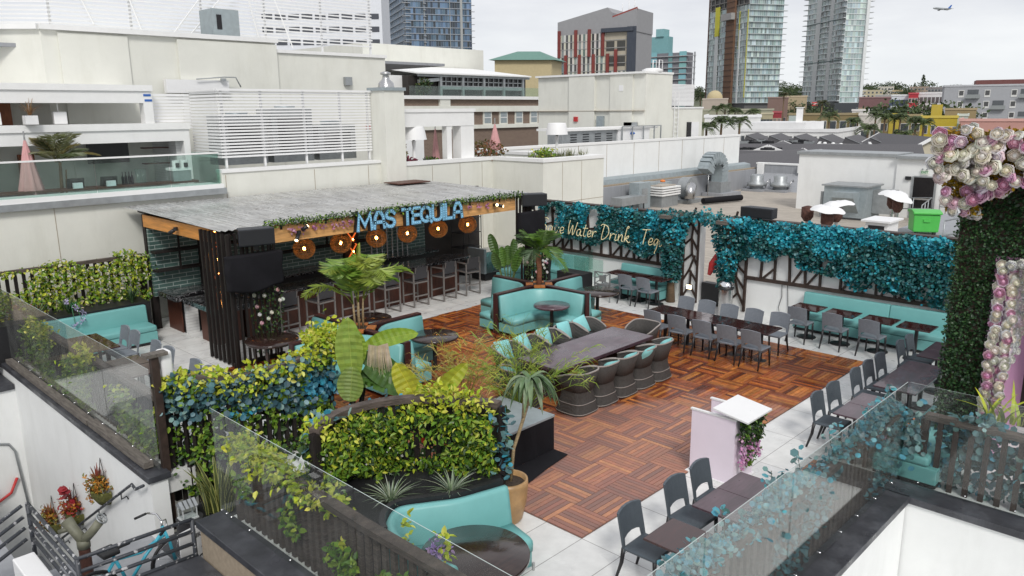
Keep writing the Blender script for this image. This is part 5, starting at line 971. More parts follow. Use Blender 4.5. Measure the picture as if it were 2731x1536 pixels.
# handrail, baskets
t = thing('handrail', 'peeling dark handrail climbing the white staircase wall', 'handrail', (-3.3, 8, -2)); m_ = MB(); m_.tube([(-3.31, 5.72, -.02), (-3.34, 5.98, -.16), (-3.33, 6.15, -.14), (-3.33, 11.2, -3.25)], .024, 8); m_.build('rail', 'chipped', t, w=True)
for k in range(4): y = 6.7+k*1.25; z = -.5-(k*1.25)*.62; m_ = MB(); m_.tube([(-3.33, y, z), (-3.33, y, z-.09), (-3.25, y, z-.07), (-3.23, y, z-.13)], .011, 6); m_.build('bracket', 'black_metal', t, w=True)
for i, (y, z, pal, lb) in enumerate([(7.75, -.88, [(.5, .22, .02), (.3, .14, .03), (.2, .2, .05)], 'half-round wall basket with orange flowers, highest on the staircase wall'), (9.5, -1.95, [(.35, .03, .03), (.4, .16, .02), (.25, .08, .03)], 'half-round wall basket with a dark red succulent, middle of the three'), (11.2, -2.82, [(.25, .06, .03), (.22, .22, .05), (.4, .2, .02)], 'half-round wall basket with spiky leaves, lowest on the staircase wall')]):
    t = thing('wall_basket', lb, 'flower basket', (-3.23, y, z), 0, 'wall baskets'); m_ = MB(); m_.smooth = True; n = 14; vs = []; fs = []
    for r_, zz in ((.02, -.2), (.16, -.17), (.26, -.02), (.27, .1)):
        for k in range(n+1): a = PI/2+PI*k/n; vs.append((r_*cos(a)*.9, r_*sin(a), zz))
    for q in range(3):
        for k in range(n): a = q*(n+1)+k; fs.append((a, a+1, a+n+2, a+n+1))
    m_.add(vs, fs); m_.smooth = False; m_.build('basket', 'moss', t); m_ = MB(); foliage(m_, [(-abs(rnd.gauss(.1, .09)), rnd.gauss(0, .14), .1+rnd.uniform(0, .2)) for _ in range(300)], V((-.5, 0, .8)), .07, pal, 'oval', .9, .1); strap_clump(m_, (-.1, .03, .15), 14, .38, .7, .035, [(.22, .05, .035), (.28, .12, .05)], .5); foliage(m_, [(-.2-abs(rnd.gauss(0, .03)), rnd.gauss(.12, .08), rnd.uniform(-.15, .1)) for _ in range(50)], V((-1, 0, -.5)), .05, [(.3, .1, .1)]+pal)
    if i == 1: foliage(m_, [(-.12+rnd.gauss(0, .03), .1+rnd.gauss(0, .05), .45+rnd.gauss(0, .05)) for _ in range(14)], V((-1, -.4, .2)), .14, [(.3, .02, .03)], 'round', .4, 0)
    m_.build('foliage', 'leafmat', t); m_ = MB(); m_.tube([(-.03, .2, .1), (-.02, .04, .62), (-.03, -.2, .1)], .006, 4); m_.build('hanger', 'black_metal', t)
# railing, standpipe, box, bicycle
def railing(label, legs, m='chipped', zt=.14, n=4, dz=.175):
    t = thing('metal_railing', label, 'railing', (*legs[0], -.6)); m_ = MB(); up = MB()
    for k in range(n): m_.tube([(x, y, zt-k*dz) for x, y in legs], .027, 7)
    for x, y in legs: up.tube([(x, y, zt-(n+.6)*dz), (x, y, zt)], .03, 7)
    m_.build('rails', m, t, w=True); up.build('posts', m, t, w=True); return t
railing('flaking dark four-bar railing around the stair opening', [(-3.36, 3.93), (-4.74, 4.02), (-4.74, 6.05)]); t = thing('metal_railing', 'dark railing sloping down past the white box', 'railing', (-5.5, 6.1, -1)); m_ = MB()
for k in range(4): m_.tube([(-4.8, 6.1, .1-k*.17), (-7.2, 6.5, -1.3-k*.17)], .027, 7)
for u in (.25, .6): m_.tube([(-4.8-2.4*u, 6.1+.4*u, .1-1.4*u), (-4.8-2.4*u, 6.1+.4*u, -.9-1.4*u)], .027, 7)
m_.build('rails', 'chipped', t, w=True)
MB().box(-5.12, -4.86, 4.6, 5.5, -1.2, -.32).build('white_box', 'white_paint', tag=('plain white box standing outside the flaking railing', 'box'), bevel=.015)
struct(MB().box(-9.5, -4.78, 3.95, 12.9, -3, -1.2).build('lower_landing', 'grey_membrane'))
t = thing('standpipe', 'olive twin-outlet hose valve on a rusty riser pipe', 'standpipe', (-4.3, 5.35, -.95)); MB().cyl(0, 0, 0, .52, .075, 16).build('riser', 'rust', t); m_ = MB(); m_.tube([(0, 0, .5), (0, 0, .62)], .085, 14); m_.tube([(0, 0, .6), (-.06, .16, .74), (-.1, .27, .84)], [.07, .07, .085], 14); m_.tube([(0, 0, .6), (.1, -.1, .74), (.18, -.18, .88)], [.065, .06, .06], 14); m_.tube([(-.1, .2, .75), (-.22, .26, .72)], [.04, .03], 10); m_.build('valve_body', 'olive_valve', t)
m_ = MB(); c_ = V((.21, -.2, .93)); dn = V((.5, -.5, .7)).normalized(); ax = dn.orthogonal().normalized(); bx = dn.cross(ax); m_.tube([c_+(ax*cos(a)+bx*sin(a))*.075 for a in [2*PI*k/16 for k in range(16)]], .012, 6, closed=True)
for k in range(4): a = k*PI/2; m_.tube([c_, c_+(ax*cos(a)+bx*sin(a))*.075], .008, 5)
m_.build('handwheel', 'galv', t)
t = thing('bicycle', 'turquoise cruiser bicycle parked behind the flaking railing', 'bicycle', (-4.0, 4.35, -.95), R(6))
def wheel(x):
    m_ = MB(); m_.tube([(x+.33*cos(a), 0, .34+.33*sin(a)) for a in [2*PI*k/28 for k in range(28)]], .022, 8, closed=True); w_ = m_.build('wheel', 'rubber', t); m_ = MB(); m_.tube([(x+.3*cos(a), 0, .34+.3*sin(a)) for a in [2*PI*k/28 for k in range(28)]], .012, 6, closed=True)
    for k in range(14): a = 2*PI*k/14; m_.tube([(x, 0, .34), (x+.3*cos(a), 0, .34+.3*sin(a))], .003, 3)
    m_.build('rim', 'chrome', w_); m_ = MB(); m_.sweep([(0, 0), (0, .01)], [(0, 0), (0, .01), (.01, .01)], smooth=False); return w_
wheel(-.55); wheel(.55); m_ = MB()
for p in ([(.42, 0, .9), (.5, 0, .62), (.55, 0, .34)], [(.42, 0, .82), (.15, 0, .58), (-.1, 0, .3)], [(.43, 0, .76), (.1, 0, .66), (-.25, 0, .72)], [(-.1, 0, .3), (-.25, 0, .78)], [(-.25, 0, .7), (-.55, 0, .34)], [(-.1, 0, .3), (-.55, 0, .34)]): m_.tube(p, .022, 8)
m_.build('frame', 'turquoise', t); m_ = MB(); m_.tube([(.41, .3, 1.0), (.36, .26, 1.03), (.42, .12, 1.04), (.42, 0, .98), (.42, -.12, 1.04), (.36, -.26, 1.03), (.3, -.3, 1.0)], .012, 7); m_.tube([(.42, 0, .86), (.42, 0, .98)], .014, 7); m_.build('handlebar', 'chrome', t)
for s_ in (-1, 1): MB().tube([(.36, s_*.28, 1.02), (.22, s_*.34, .98)], .018, 8).build('grip', 'rubber', t)
m_ = MB(); m_.extr([(-.13, 0), (-.12, .06), (.12, .06), (.13, 0)], 'x', -.42, -.2); m_.extr([(-.03, .01), (-.03, .055), (.03, .055), (.03, .01)], 'x', -.2, -.02); m_.T = None; m_.v = [(x, y, z+.84) for x, y, z in m_.v]; m_.build('saddle', 'rubber', t, bevel=.02); MB().tube([(-.25, 0, .74), (-.27, 0, .86)], .013, 7).build('seat_post', 'chrome', t)
# ================================================================ ROSE ARCH AND HEDGE WALL
t = thing('flower_arch', 'tall boxwood hedge wall with a rose-lined opening and peonies across its top', 'flower arch', (6.2, -3.4, 0)); HX = 5.7
m_ = MB(); m_.box(HX+.06, HX+.95, -3.0, -2.5, 0, 4.95); m_.box(HX+.06, HX+.95, -6, -3.0, 3.3, 4.95); m_.build('core', 'soil', t, w=True)
m_ = MB(); pts = []
while len(pts) < 11500:
    y, z = rnd.uniform(-4.6, -2.5), rnd.uniform(0, 4.75)
    if y < -3.12 and z < 3.2: continue
    pts.append((HX+.05-rnd.uniform(0, .07), y, z))
pts += [(HX+rnd.uniform(0, .5), -2.47+rnd.uniform(-.03, .03), rnd.uniform(0, 4.6)) for _ in range(1400)]; foliage(m_, pts, V((-1, 0, .2)), .038, BX, 'round', .8, .2); m_.build('hedge_panel', 'leafmat', t, w=True)
WHT = [(.78, .77, .74), (.8, .78, .7), (.74, .72, .7)]; PNK = [(.78, .55, .66), (.76, .48, .62), (.82, .7, .74)]
def peony(loc, n, r, pk):
    b = MB(); c = rnd.choice(PNK if pk else WHT); rose(b, V(loc), V(n), r, c, (.72, .4, .56) if pk and rnd.random() < .5 else (c if pk else (.82, .78, .68)), 3); b.build('peony', 'petal', t, w=True)
fl_ = field(101, 2.2); spots_ = []; tries = 0
def capok(y, z):  # peony mass across the top, drooping over the near end
    top = 5.08-.12*max(0, -2.45-y)*0+.05*fl_((y*3, 0, 0)); low = 4.25+.16*fl_((y*1.7, 0, 4))-(.33 if y > -2.75 and y < -2.3 else 0); return low < z < top and y < -2.22+.12*fl_((z*2, 1, 0))
while len(spots_) < 98 and tries < 9000:
    tries += 1; y, z = rnd.uniform(-4.15, -2.1), rnd.uniform(3.2, 5.15)
    if capok(y, z) and all((y-a)**2+(z-b)**2 > .0085 for a, b in spots_): spots_.append((y, z))
for y, z in spots_: peony((HX-.12-rnd.uniform(0, .14)-.12*(z > 4.3), y, z), (-1, rnd.uniform(-.5, .5), rnd.uniform(-.2, .8)), rnd.uniform(.07, .112), rnd.random() < (.62 if z < 4.35 or y > -2.5 else .2))
b = MB()
for k in range(420):
    y, z = rnd.uniform(-4.2, -2.15), rnd.uniform(3.6, 5.2)
    if capok(y, z): c = rnd.choice(WHT+PNK[2:]); rose(b, V((HX+rnd.uniform(.0, .7) if z > 4.8 else HX-.03, y, z)), V((-1, rnd.uniform(-.5, .5), rnd.uniform(-.2, .8))), rnd.uniform(.05, .09), c, c, 2)
o = b.build('small_peonies', 'petal', t, w=True); o['kind'] = 'stuff'
m_ = MB(); pts = []
while len(pts) < 4200:
    y, z = rnd.uniform(-4.3, -2.15), rnd.uniform(3.1, 5.1)
    if capok(y, z) and fl_((y*2, 5, z*2.5)) > -.75: pts.append((HX-.02-rnd.uniform(0, .14), y, z))
foliage(m_, pts, V((-1, 0, .2)), .075, [(.5, .33, .015), (.42, .25, .012), (.36, .22, .02), (.2, .14, .02)], 'oval', .9, .1); m_.build('golden_foliage', 'leafmat', t, w=True)
for k in range(40):   # rose edge of the opening
    for c_ in range(2):
        b = MB(); pk = rnd.random() < .27; c = rnd.choice(WHT) if not pk else rnd.choice(PNK); rose(b, V((HX-.04-rnd.uniform(0, .05)+.11*c_, -3.14-.14*c_+rnd.gauss(0, .02), .1+k*.079)), V((-1, -.4-.4*c_, rnd.uniform(-.2, .4))), .075, c, (.7, .38, .54) if pk else (.82, .78, .68), 3)
        if k >= 8 and (k+c_) % 1 == 0: b.build('rose', 'petal', t, w=True)
for k in range(10):
    b = MB(); c = rnd.choice(WHT); rose(b, V((HX-.05, -3.25-k*.13, 3.2+rnd.gauss(0, .02))), V((-1, 0, -.2)), .08, c, c, 3); b.build('rose', 'petal', t, w=True)
b = MB()
for k in range(760):
    x, z = rnd.uniform(HX+.1, HX+1.7), rnd.uniform(.95, 3.15)
    if z < 1.0+.62*(x-HX): continue
    pk = rnd.random() < .3; rose(b, V((x, -3.22+rnd.gauss(0, .02), z)), V((-.3, -1, .1)), .058, rnd.choice(PNK[2:] if pk else WHT), None, 1)
o = b.build('jamb_roses', 'petal', t, w=True); o['kind'] = 'stuff'
MB().box(HX+.05, HX+2.4, -3.2, -3.02, 0, 3.3).build('jamb', 'pink_wall', t, w=True); MB().box(HX+2.3, HX+2.45, -6, -3.2, 0, 3.4).build('back_panel', 'dark_room', t, w=True)
# ================================================================ PALMS AND TROPICALS
def frond(mb, base, d, L_, w, n=22, droop=.6, cols=GR, up=.5, wd=.022):
    d = V(d).normalized(); side = d.cross(V((0, 0, 1))).normalized(); pts = []
    for k in range(9): u = k/8; pts.append(V(base)+d*L_*u+V((0, 0, up*L_*u-(up+droop)*L_*u*u*.62)))
    c0 = jit(rnd.choice(cols)); mb.col = (c0[0]*1.1, c0[1]*1.05, c0[2]); mb.tube(pts, [.009*(1-.75*i/8) for i in range(9)], 4)
    for k in range(n):
        u = .14+.84*k/n; f_ = u*8; i = min(7, int(f_)); p = pts[i].lerp(pts[i+1], f_-i); tg = (pts[i+1]-pts[i]).normalized(); ll = w*(sin(PI*min(1, u*.85+.12))**.7)*rnd.uniform(.85, 1.1)
        for s_ in (-1, 1): mb.col = jit(c0, .2); dd = (tg*.62+side*s_*.9+V((0, 0, -.22+rnd.uniform(-.12, .1)))).normalized(); mb.leaf(p, dd, V((0, 0, 1)), ll, wd, -.05)
def palm(name, label, loc, trunks, fr, m='palm_bark', cols=GR):
    t = thing(name, label, 'palm tree', loc); m_ = MB()
    for pts, r_ in trunks: m_.tube(pts, r_, 9)
    m_.build('trunk', m, t); c = MB()
    for a in fr: frond(c, *a[:4], cols=a[4] if len(a) > 4 else cols, **(a[5] if len(a) > 5 else {}))
    c.build('crown', 'leafmat', t); return t
fr = []
for k in range(17): a = 2*PI*k/17+rnd.uniform(-.15, .15); e = rnd.uniform(-.1, 1.5); fr.append(((rnd.gauss(0, .03), rnd.gauss(0, .03), .85), (cos(a), sin(a), e), rnd.uniform(.7, .98), .34, DG[1:2]+GR[:1]+GR[2:3], dict(n=24, droop=.9 if e < .6 else .5, up=.5, wd=.015)))
palm('palm_tree', 'red-trunked palm planted in the middle of the far booth island', (7.47, 7.47, 1.0), [([(0, 0, 0), (.02, 0, .4), (-.02, .02, .82)], [.075, .065, .07])], fr)
fr = []; tr = []
for k in range(6):
    a = 2*PI*k/6; bx_, by_ = .09*cos(a), .09*sin(a); h_ = rnd.uniform(.35, .75); tr.append(([(bx_, by_, 0), (bx_*1.3, by_*1.3, h_)], [.022, .016]))
    for j in range(3): b_ = a+rnd.uniform(-.9, .9); fr.append(((bx_*1.3, by_*1.3, h_), (cos(b_)*.8, sin(b_)*.8, rnd.uniform(.5, 2.2)), rnd.uniform(1.0, 1.5), .42, [(.3, .38, .05), (.2, .32, .04), (.14, .26, .03)], dict(n=23, droop=.95, up=.75, wd=.02)))
fr.append(((0, 0, .55), (.1, -.1, 2.6), 1.35, .36, [(.4, .46, .05)], dict(n=34, droop=.25, up=.2, wd=.02)))
palm('areca_palm', 'tall bright green areca palm in the middle of the closer booth island', (1.87, 7.47, 1.0), tr, fr, 'cream_bark')
def bigleaf(mb, p, d, L_, w, nrm, col, bend=.25, torn=0):
    d = V(d).normalized(); a = d.cross(V(nrm)).normalized(); n = a.cross(d); K = 18; rows = []
    for k in range(K+1):
        u = k/K; c = V(p)+d*L_*u-V((0, 0, 1))*bend*L_*u*u+n*(.012*(k % 2)); hw = w*.5*(sin(PI*min(1, u*.93+.05))**.55)*(1 if u < .97 else .2); rows.append((c-a*hw+n*hw*.35, c-a*hw*.5+n*hw*.12, c, c+a*hw*.5+n*hw*.12, c+a*hw+n*hw*.35))
    for k in range(K):
        for j in range(4):
            if torn and j in (0, 3) and rnd.random() < torn: continue
            mb.col = jit(col, .09); mb.quad(rows[k][j], rows[k][j+1], rows[k+1][j+1], rows[k+1][j])
    mb.col = (col[0]*1.5, col[1]*1.35, col[2]*1.6); mb.tube([r_[2]-n*.004 for r_ in rows], .008, 4)
t = thing('banana_plant', 'large broad-leaved banana plant between the trellis and the closer booth', 'plant', (-.1, 4.9, .3)); m_ = MB()
for p in ([(0, 0, 0), (-.05, -.1, .5), (-.1, -.15, .9)], [(.1, 0, 0), (.25, -.05, .7)], [(0, .05, 0), (.1, .1, 1.1)]): m_.tube(p, [.05, .035, .02], 8)
m_.build('stems', 'leafmat', t); m_ = MB(); LG = (.2, .3, .04); cd = V((-.72, -.69, 0))
bigleaf(m_, (-.08, -.15, .75), (-.02, .0, 1), 1.15, .46, cd, (.25, .35, .06), .05); bigleaf(m_, (-.1, -.2, 1.0), (-.12, .03, -1), .62, .44, cd+V((0, 0, .3)), (.2, .28, .06), -.05); bigleaf(m_, (.05, -.1, .95), (-.03, .1, 1), .75, .4, cd+V((.3, 0, .3)), (.27, .38, .05), .1)
bigleaf(m_, (.3, 0, 1.2), (.75, -.62, .45), 1.0, .3, cd+V((0, 0, .5)), (.22, .33, .03), .2); bigleaf(m_, (.15, -.05, 1.1), (.6, -.5, -.55), .95, .5, cd+V((0, 0, .7)), (.06, .13, .025), .1, .05); bigleaf(m_, (.1, -.1, .75), (.7, -.6, -.1), .85, .45, cd+V((0, 0, .9)), (.07, .15, .03), .3, .1); bigleaf(m_, (.1, 0, .6), (.5, -.45, .5), .6, .34, cd, (.1, .22, .03), .2)
m_.build('foliage', 'leafmat', t); m_ = MB(); fan = V((.35, -.3, 1.28))
for k in range(30): a = R(-150+140*k/29); u1 = V((.72*cos(a)*.75, -.69*cos(a)*.75, sin(a)*.25+.25)); m_.col = jit((.55, .45, .33), .15); q0 = fan; q1 = fan+u1*.22; q2 = q1+u1*.1+V((0, 0, -.35-.2*rnd.random())); sd_ = V((.7, -.7, 0))*.011; m_.quad(q0-sd_, q0+sd_, q1+sd_, q1-sd_); m_.quad(q1-sd_, q1+sd_, q2+sd_*.2, q2-sd_*.2)
m_.build('dry_fan_leaf', 'leafmat', t)
t = thing('banana_plant', 'young yellow green banana plant just behind the arched trellis', 'plant', (.25, 3.55, .2)); m_ = MB(); bigleaf(m_, (.05, .0, .5), (-.3, .3, 1.0), 1.0, .4, cd, (.42, .42, .03), .1); bigleaf(m_, (.1, -.03, .5), (.55, -.5, 1.0), 1.15, .3, cd, (.36, .4, .03), .12); bigleaf(m_, (.1, -.1, .5), (.8, -.75, .6), .8, .25, cd, (.3, .36, .03), .25); bigleaf(m_, (-.1, .1, .55), (-.35, .3, .5), .4, .26, cd, (.4, .42, .06), .2); m_.tube([(0, 0, 0), (.05, 0, .6)], .05, 8); m_.build('foliage', 'leafmat', t)
t = thing('banana_plant', 'upright paddle-leaved plant by the far covered screen at the bar corner', 'plant', (8.4, 9.5, .1)); m_ = MB()
for k in range(9): a = rnd.uniform(0, 2*PI); d_ = V((cos(a)*.3, sin(a)*.3, 1)); z = rnd.uniform(.7, 1.3); m_.col = (.1, .14, .03); m_.tube([(0, 0, 0), d_*z], .016, 5); bigleaf(m_, d_*z, d_, rnd.uniform(.55, .85), .27, cd+V((rnd.gauss(0, .4), rnd.gauss(0, .4), .2)), rnd.choice([(.08, .16, .03), (.1, .2, .035), (.06, .12, .025)]), .12)
m_.build('foliage', 'leafmat', t)
def reeds(name, label, c, n, h, cols, spread, tuft=True):
    t = thing(name, label, 'plant', c); m_ = MB()
    for _ in range(n):
        a = rnd.uniform(0, 2*PI); L_ = h*rnd.uniform(.55, 1.1); le = rnd.uniform(.15, 1)*spread; pts = []
        for k in range(7): u = k/6; pts.append(V((cos(a)*le*u**1.7+.06*cos(a), sin(a)*le*u**1.7+.06*sin(a), L_*(u-.3*le/max(.4, spread)*u*u))))
        m_.col = jit(rnd.choice(cols)); m_.tube(pts, [.007-.0008*i for i in range(7)], 3, cap=False)
        if tuft:
            for j in range(rnd.randint(8, 15)):
                b = rnd.uniform(0, 2*PI); st = pts[-1].lerp(pts[-2], rnd.uniform(0, 1.2)); d_ = (V((cos(b), sin(b), rnd.uniform(-.2, .9)))+(pts[-1]-pts[-2]).normalized()).normalized(); ll = rnd.uniform(.16, .34); m_.col = jit(rnd.choice(cols)); mid = st+d_*ll*.6; e_ = mid+d_*ll*.4+V((0, 0, -ll*.35)); sd_ = d_.orthogonal().normalized()*.0055; m_.quad(st-sd_, st+sd_, mid+sd_, mid-sd_); m_.quad(mid-sd_, mid+sd_, e_+sd_*.2, e_-sd_*.2)
    m_.build('foliage', 'leafmat', t); MB().lathe([(.16, 0), (.2, .2), (.21, .28), (.18, .28), (.17, .24), (.001, .24)], 18, cap=False).build('pot', 'dark_pot', t)
reeds('papyrus', 'dry orange tinted papyrus between the booth and the dark dining table', (1.35, 3.75, .022), 64, 1.75, [(.45, .33, .06), (.42, .4, .05), (.5, .42, .14), (.3, .38, .05), (.4, .26, .06)], 1.0); reeds('papyrus', 'green feathery papyrus leaning over the end of the dark dining table', (2.1, 3.05, .022), 85, 1.9, [(.25, .36, .04), (.36, .42, .06), (.16, .28, .03)], 1.25); reeds('papyrus', 'low green reeds behind the black stage block', (1.0, 3.65, .022), 34, 1.0, [(.12, .2, .05), (.2, .28, .05), (.08, .14, .05)], .7)
t = thing('dracaena', 'slim-trunked dracaena with drooping strap leaves in a glazed tan pot', 'plant', (-.32, 1.02, 0)); MB().lathe([(.15, 0), (.2, .06), (.26, .34), (.275, .55), (.27, .62), (.24, .62), (.235, .55), (.001, .53)], 32, cap=False).build('pot', 'pot_tan', t); MB().lathe([(.001, .56), (.235, .55)], 24, cap=False).build('soil', 'soil', t)
m_ = MB(); m_.tube([(.05, 0, .5), (.12, .0, 1.0), (.3, 0, 1.35), (.42, 0, 1.6), (.5, .0, 1.9)], [.024, .022, .024, .02, .018], 8); m_.tube([(.3, 0, 1.35), (.35, .03, 1.6), (.36, .05, 1.85)], [.02, .016, .014], 7); m_.build('trunk', 'cream_bark', t); m_ = MB()
for _ in range(46):
    a = rnd.uniform(0, 2*PI); o = V((cos(a), sin(a), 0)); sd_ = V((-sin(a), cos(a), 0)); L_ = rnd.uniform(.38, .6); el = rnd.uniform(.2, 1.3); c0 = rnd.choice([(.12, .2, .09), (.17, .25, .13), (.07, .13, .05), (.22, .28, .17)]); prev = None
    for k in range(7):
        u = k/6; p = V((.46, .02, 1.88))+o*(L_*u*(.95-.25*el*0))*(1-.25*u)+V((0, 0, el*.42*L_*u*1.6-L_*1.05*u*u)); ww = .036*(sin(PI*min(1, .15+u*.85))**.6)+.002; cur = (p-sd_*ww+V((0, 0, .008)), p-V((0, 0, .006)), p+sd_*ww+V((0, 0, .008)))
        if prev: m_.col = jit(c0, .08); m_.quad(prev[0], prev[1], cur[1], cur[0]); m_.col = jit(c0, .12); m_.quad(prev[1], prev[2], cur[2], cur[1])
        prev = cur
m_.build('foliage', 'leafmat', t)
t = thing('small_pot', 'small terracotta pot with turquoise leaves tucked beside the tan pot', 'pot', (-.28, 1.22, .54)); MB().lathe([(.07, 0), (.1, .13), (.11, .15), (.09, .15), (.001, .13)], 18, cap=False).build('pot', 'terracotta', t); m_ = MB(); foliage(m_, [(rnd.gauss(0, .06), rnd.gauss(0, .06), .2+rnd.gauss(0, .07)) for _ in range(60)], V((0, 0, 1)), .06, DG+GR+TQ[:2], 'round'); m_.build('foliage', 'leafmat', t)
# ================================================================ NEIGHBOURING ROOFS AND BUILDINGS
def planeY(px, py, c): d = ray(px, py); return CAMLOC+d*((c-CAMLOC.y)/d.y)
def planeX(px, py, c): d = ray(px, py); return CAMLOC+d*((c-CAMLOC.x)/d.x)
def part(t, name, m, *boxes, bevel=0):
    q = MB()
    for b in boxes: q.box(*b)
    return q.build(name, m, t, w=True, bevel=bevel)
def slatgrid(t, name, a, b, z0, z1, n, m='white_paint', hh=.05, th=.03):
    q = MB(); a, b = V(a), V(b)
    for k in range(n): z = z0+(z1-z0)*(k+.5)/n; q.beam((a.x, a.y, z), (b.x, b.y, z), th, hh)
    return q.build(name, m, t, w=True)
# street level and far ground
g = MB(); n = 40
struct(MB().box(-900, 3000, -1500, 3000, -22.6, -22.5).build('ground', 'street'))
# --- the pale building behind the bar
t = thing('rooftop_building', 'long pale beige building with balcony and white louvres behind the bar', 'building', (5, 17, -7))
part(t, 'wall', 'beige_stucco', (-16, 9.2, 15.3, 15.6, -7, 3.27), (2.95, 9.2, 15.301, 15.6, 3.27, 3.76)); part(t, 'wall', 'beige_stucco', (9.2, 13.55, 15.3, 15.6, -7, 3.6), (13.55, 13.9, 12.75, 15.6, -7, 3.6), (13.9, 17.05, 12.75, 13.1, -7, 3.6), (16.7, 17.05, 13.1, 20, -7, 3.6))
part(t, 'coping', 'white_trim', (2.95, 8.4, 15.26, 15.64, 3.76, 3.85), (9.2, 13.51, 15.26, 15.64, 3.6, 3.72), (13.51, 13.94, 12.71, 15.64, 3.6, 3.72), (13.94, 17.09, 12.71, 13.14, 3.6, 3.72), (16.66, 17.09, 13.14, 20, 3.6, 3.72))
q = MB()
for x in (-1.35, 3.05, 5.9, 7.9): q.box(x, x+.012, 15.292, 15.301, -3, 3.2 if x < 2 else 3.7)
for x in (10.6, 11.9, 13.0): q.box(x, x+.012, 15.292, 15.301, -3, 3.55)
for x in (14.6, 15.7): q.box(x, x+.012, 12.742, 12.751, -3, 3.55)
q.box(14, 17.05, 12.742, 12.751, 2.1, 2.115); q.build('joints', 'tan_stucco', t, w=True)
part(t, 'ledge', 'white_trim', (-16, 2.95, 15.2, 16.0, 3.36, 3.47)); part(t, 'ledge_fascia', 'galv', (-16, 3.0, 15.16, 15.298, 3.2, 3.36)); part(t, 'terrace_deck', 'grey_membrane', (-16, 8.9, 15.61, 20, 3.1, 3.2), (9.2, 16.6, 15.61, 20, 2.8, 2.9))
part(t, 'chimney', 'beige_stucco', (8.4, 9.2, 14.95, 15.75, 0, 6.05)); part(t, 'chimney_cap', 'galv_blue', (8.35, 9.25, 14.9, 15.8, 6.05, 6.15)); MB().lathe([(.27, 6.15), (.24, 6.3), (.12, 6.42), (.1, 6.55), (.17, 6.56), (.17, 6.62), (.05, 6.66)], 18, (8.8, 15.35, 0)).build('vent_cone', 'steel', t, w=True)
for k, (x0, x1) in enumerate(((-16, -3.2), (-3.2, -.3), (-.3, 1.55), (1.55, 2.9))): part(t, 'balcony_glass', 'glass_green', (x0, x1-.02, 15.32, 15.33, 3.47, 4.3))
part(t, 'balcony_glass', 'glass_green', (2.9, 2.91, 15.33, 17.0, 3.47, 4.3)); part(t, 'top_rail', 'white_trim', (-16, 2.92, 15.3, 15.36, 4.3, 4.34))
part(t, 'beam', 'white_trim', (-16, 2.9, 17, 17.4, 4.62, 4.95)); part(t, 'beam', 'white_trim', (-16, 2.92, 16.95, 17.5, 4.95, 5.13)); part(t, 'pillar', 'white_trim', (2.72, 2.9, 17, 17.3, 3.2, 4.62))
part(t, 'upper_beam', 'white_trim', (-16, 1.95, 17, 17.4, 5.68, 6.0)); part(t, 'upper_beam', 'white_trim', (-16, 1.97, 16.95, 17.5, 6.0, 6.16)); part(t, 'upper_pillar', 'white_trim', (1.7, 1.95, 17, 17.3, 5.13, 5.68))
part(t, 'upper_floor', 'white_trim', (-16, 2.8, 17.5, 21, 4.85, 5.0), (-16, 1.9, 17.4, 20, 6.02, 6.12)); part(t, 'blue_tape', 'blue_tape', (1.72, 1.92, 16.99, 17, 5.86, 5.92), (1.74, 1.94, 16.99, 17, 5.72, 5.78))  # second slab roofs the upper room, put in to shade its wall
part(t, 'room_wall', 'beige_stucco', (-16, 2.8, 19.6, 19.8, 3.2, 6.0)); part(t, 'wood_panel', 'brown_panel', (-4.5, -.9, 19.5, 19.598, 5.0, 5.9), (-3.6, -1.5, 19.45, 19.598, 3.2, 4.85), (-.9, .6, 19.45, 19.598, 3.2, 4.3)); part(t, 'orange_panel', 'orange_wood', (1.7, 2.25, 19.3, 19.4, 5.0, 5.9), (-2.7, -2.2, 19.3, 19.4, 3.2, 4.85)); part(t, 'tile_wall', 'white_brick', (2.6, 2.75, 17.3, 19.6, 3.2, 4.8)); part(t, 'room_side', 'tan_stucco', (1.15, 1.6, 19.3, 19.59, 3.2, 4.85), (.55, 1.05, 19.35, 19.59, 5.0, 5.9))
part(t, 'shelf', 'dark_red_wood', (1.9, 2.6, 17.8, 18.1, 4.4, 4.43), (1.9, 2.6, 17.8, 18.1, 3.95, 3.98)); part(t, 'bar_top', 'dark_red_wood', (-5, 2.6, 16.0, 16.4, 3.5, 3.56))
f1 = MB(); f1.add([(-.06, 19, 3), (7.0, 19, 3), (7.0, 19, 7.66), (-.06, 19, 7.66)], [(0, 1, 2, 3)]); f1.add([(-6, 25, 3), (-.06, 19, 3), (-.06, 19, 7.66), (-6, 25, 7.66)], [(0, 1, 2, 3)]); f1.box(7.0, 11.6, 19.05, 26, 3, 7.36); f1.box(-.02, 6.98, 19.02, 26, 3, 7.6); f1.build('upper_wall', 'beige_stucco', t, w=True)
part(t, 'upper_wall_step', 'beige_stucco', (.35, 2.2, 18.93, 18.998, 3, 7.6), (3.65, 7.0, 18.9, 18.998, 3, 7.6)); q = MB(); q.box(-.1, 7.05, 18.86, 19.4, 7.662, 7.8); q.box(7.05, 11.65, 18.98, 19.4, 7.362, 7.47); q.beam((-6, 24.98, 7.73), (-.05, 19.03, 7.73), .35, .138); q.build('upper_coping', 'white_trim', t, w=True)
part(t, 'junction_box', 'galv', (9.68, 9.97, 18.9, 19.04, 6.34, 6.63)); part(t, 'wall_hatch', 'white_paint', (3.1, 5.1, 18.7, 18.88, 6.0, 6.4))
q = MB(); q.tube([(4.0, 18.6, 6.42), (4.9, 18.6, 6.5), (5.3, 18.6, 6.5), (5.45, 18.6, 6.2)], .02, 6); q.box(4.8, 4.95, 18.55, 18.65, 6.38, 6.46); q.build('wall_conduit', 'galv', t, w=True)
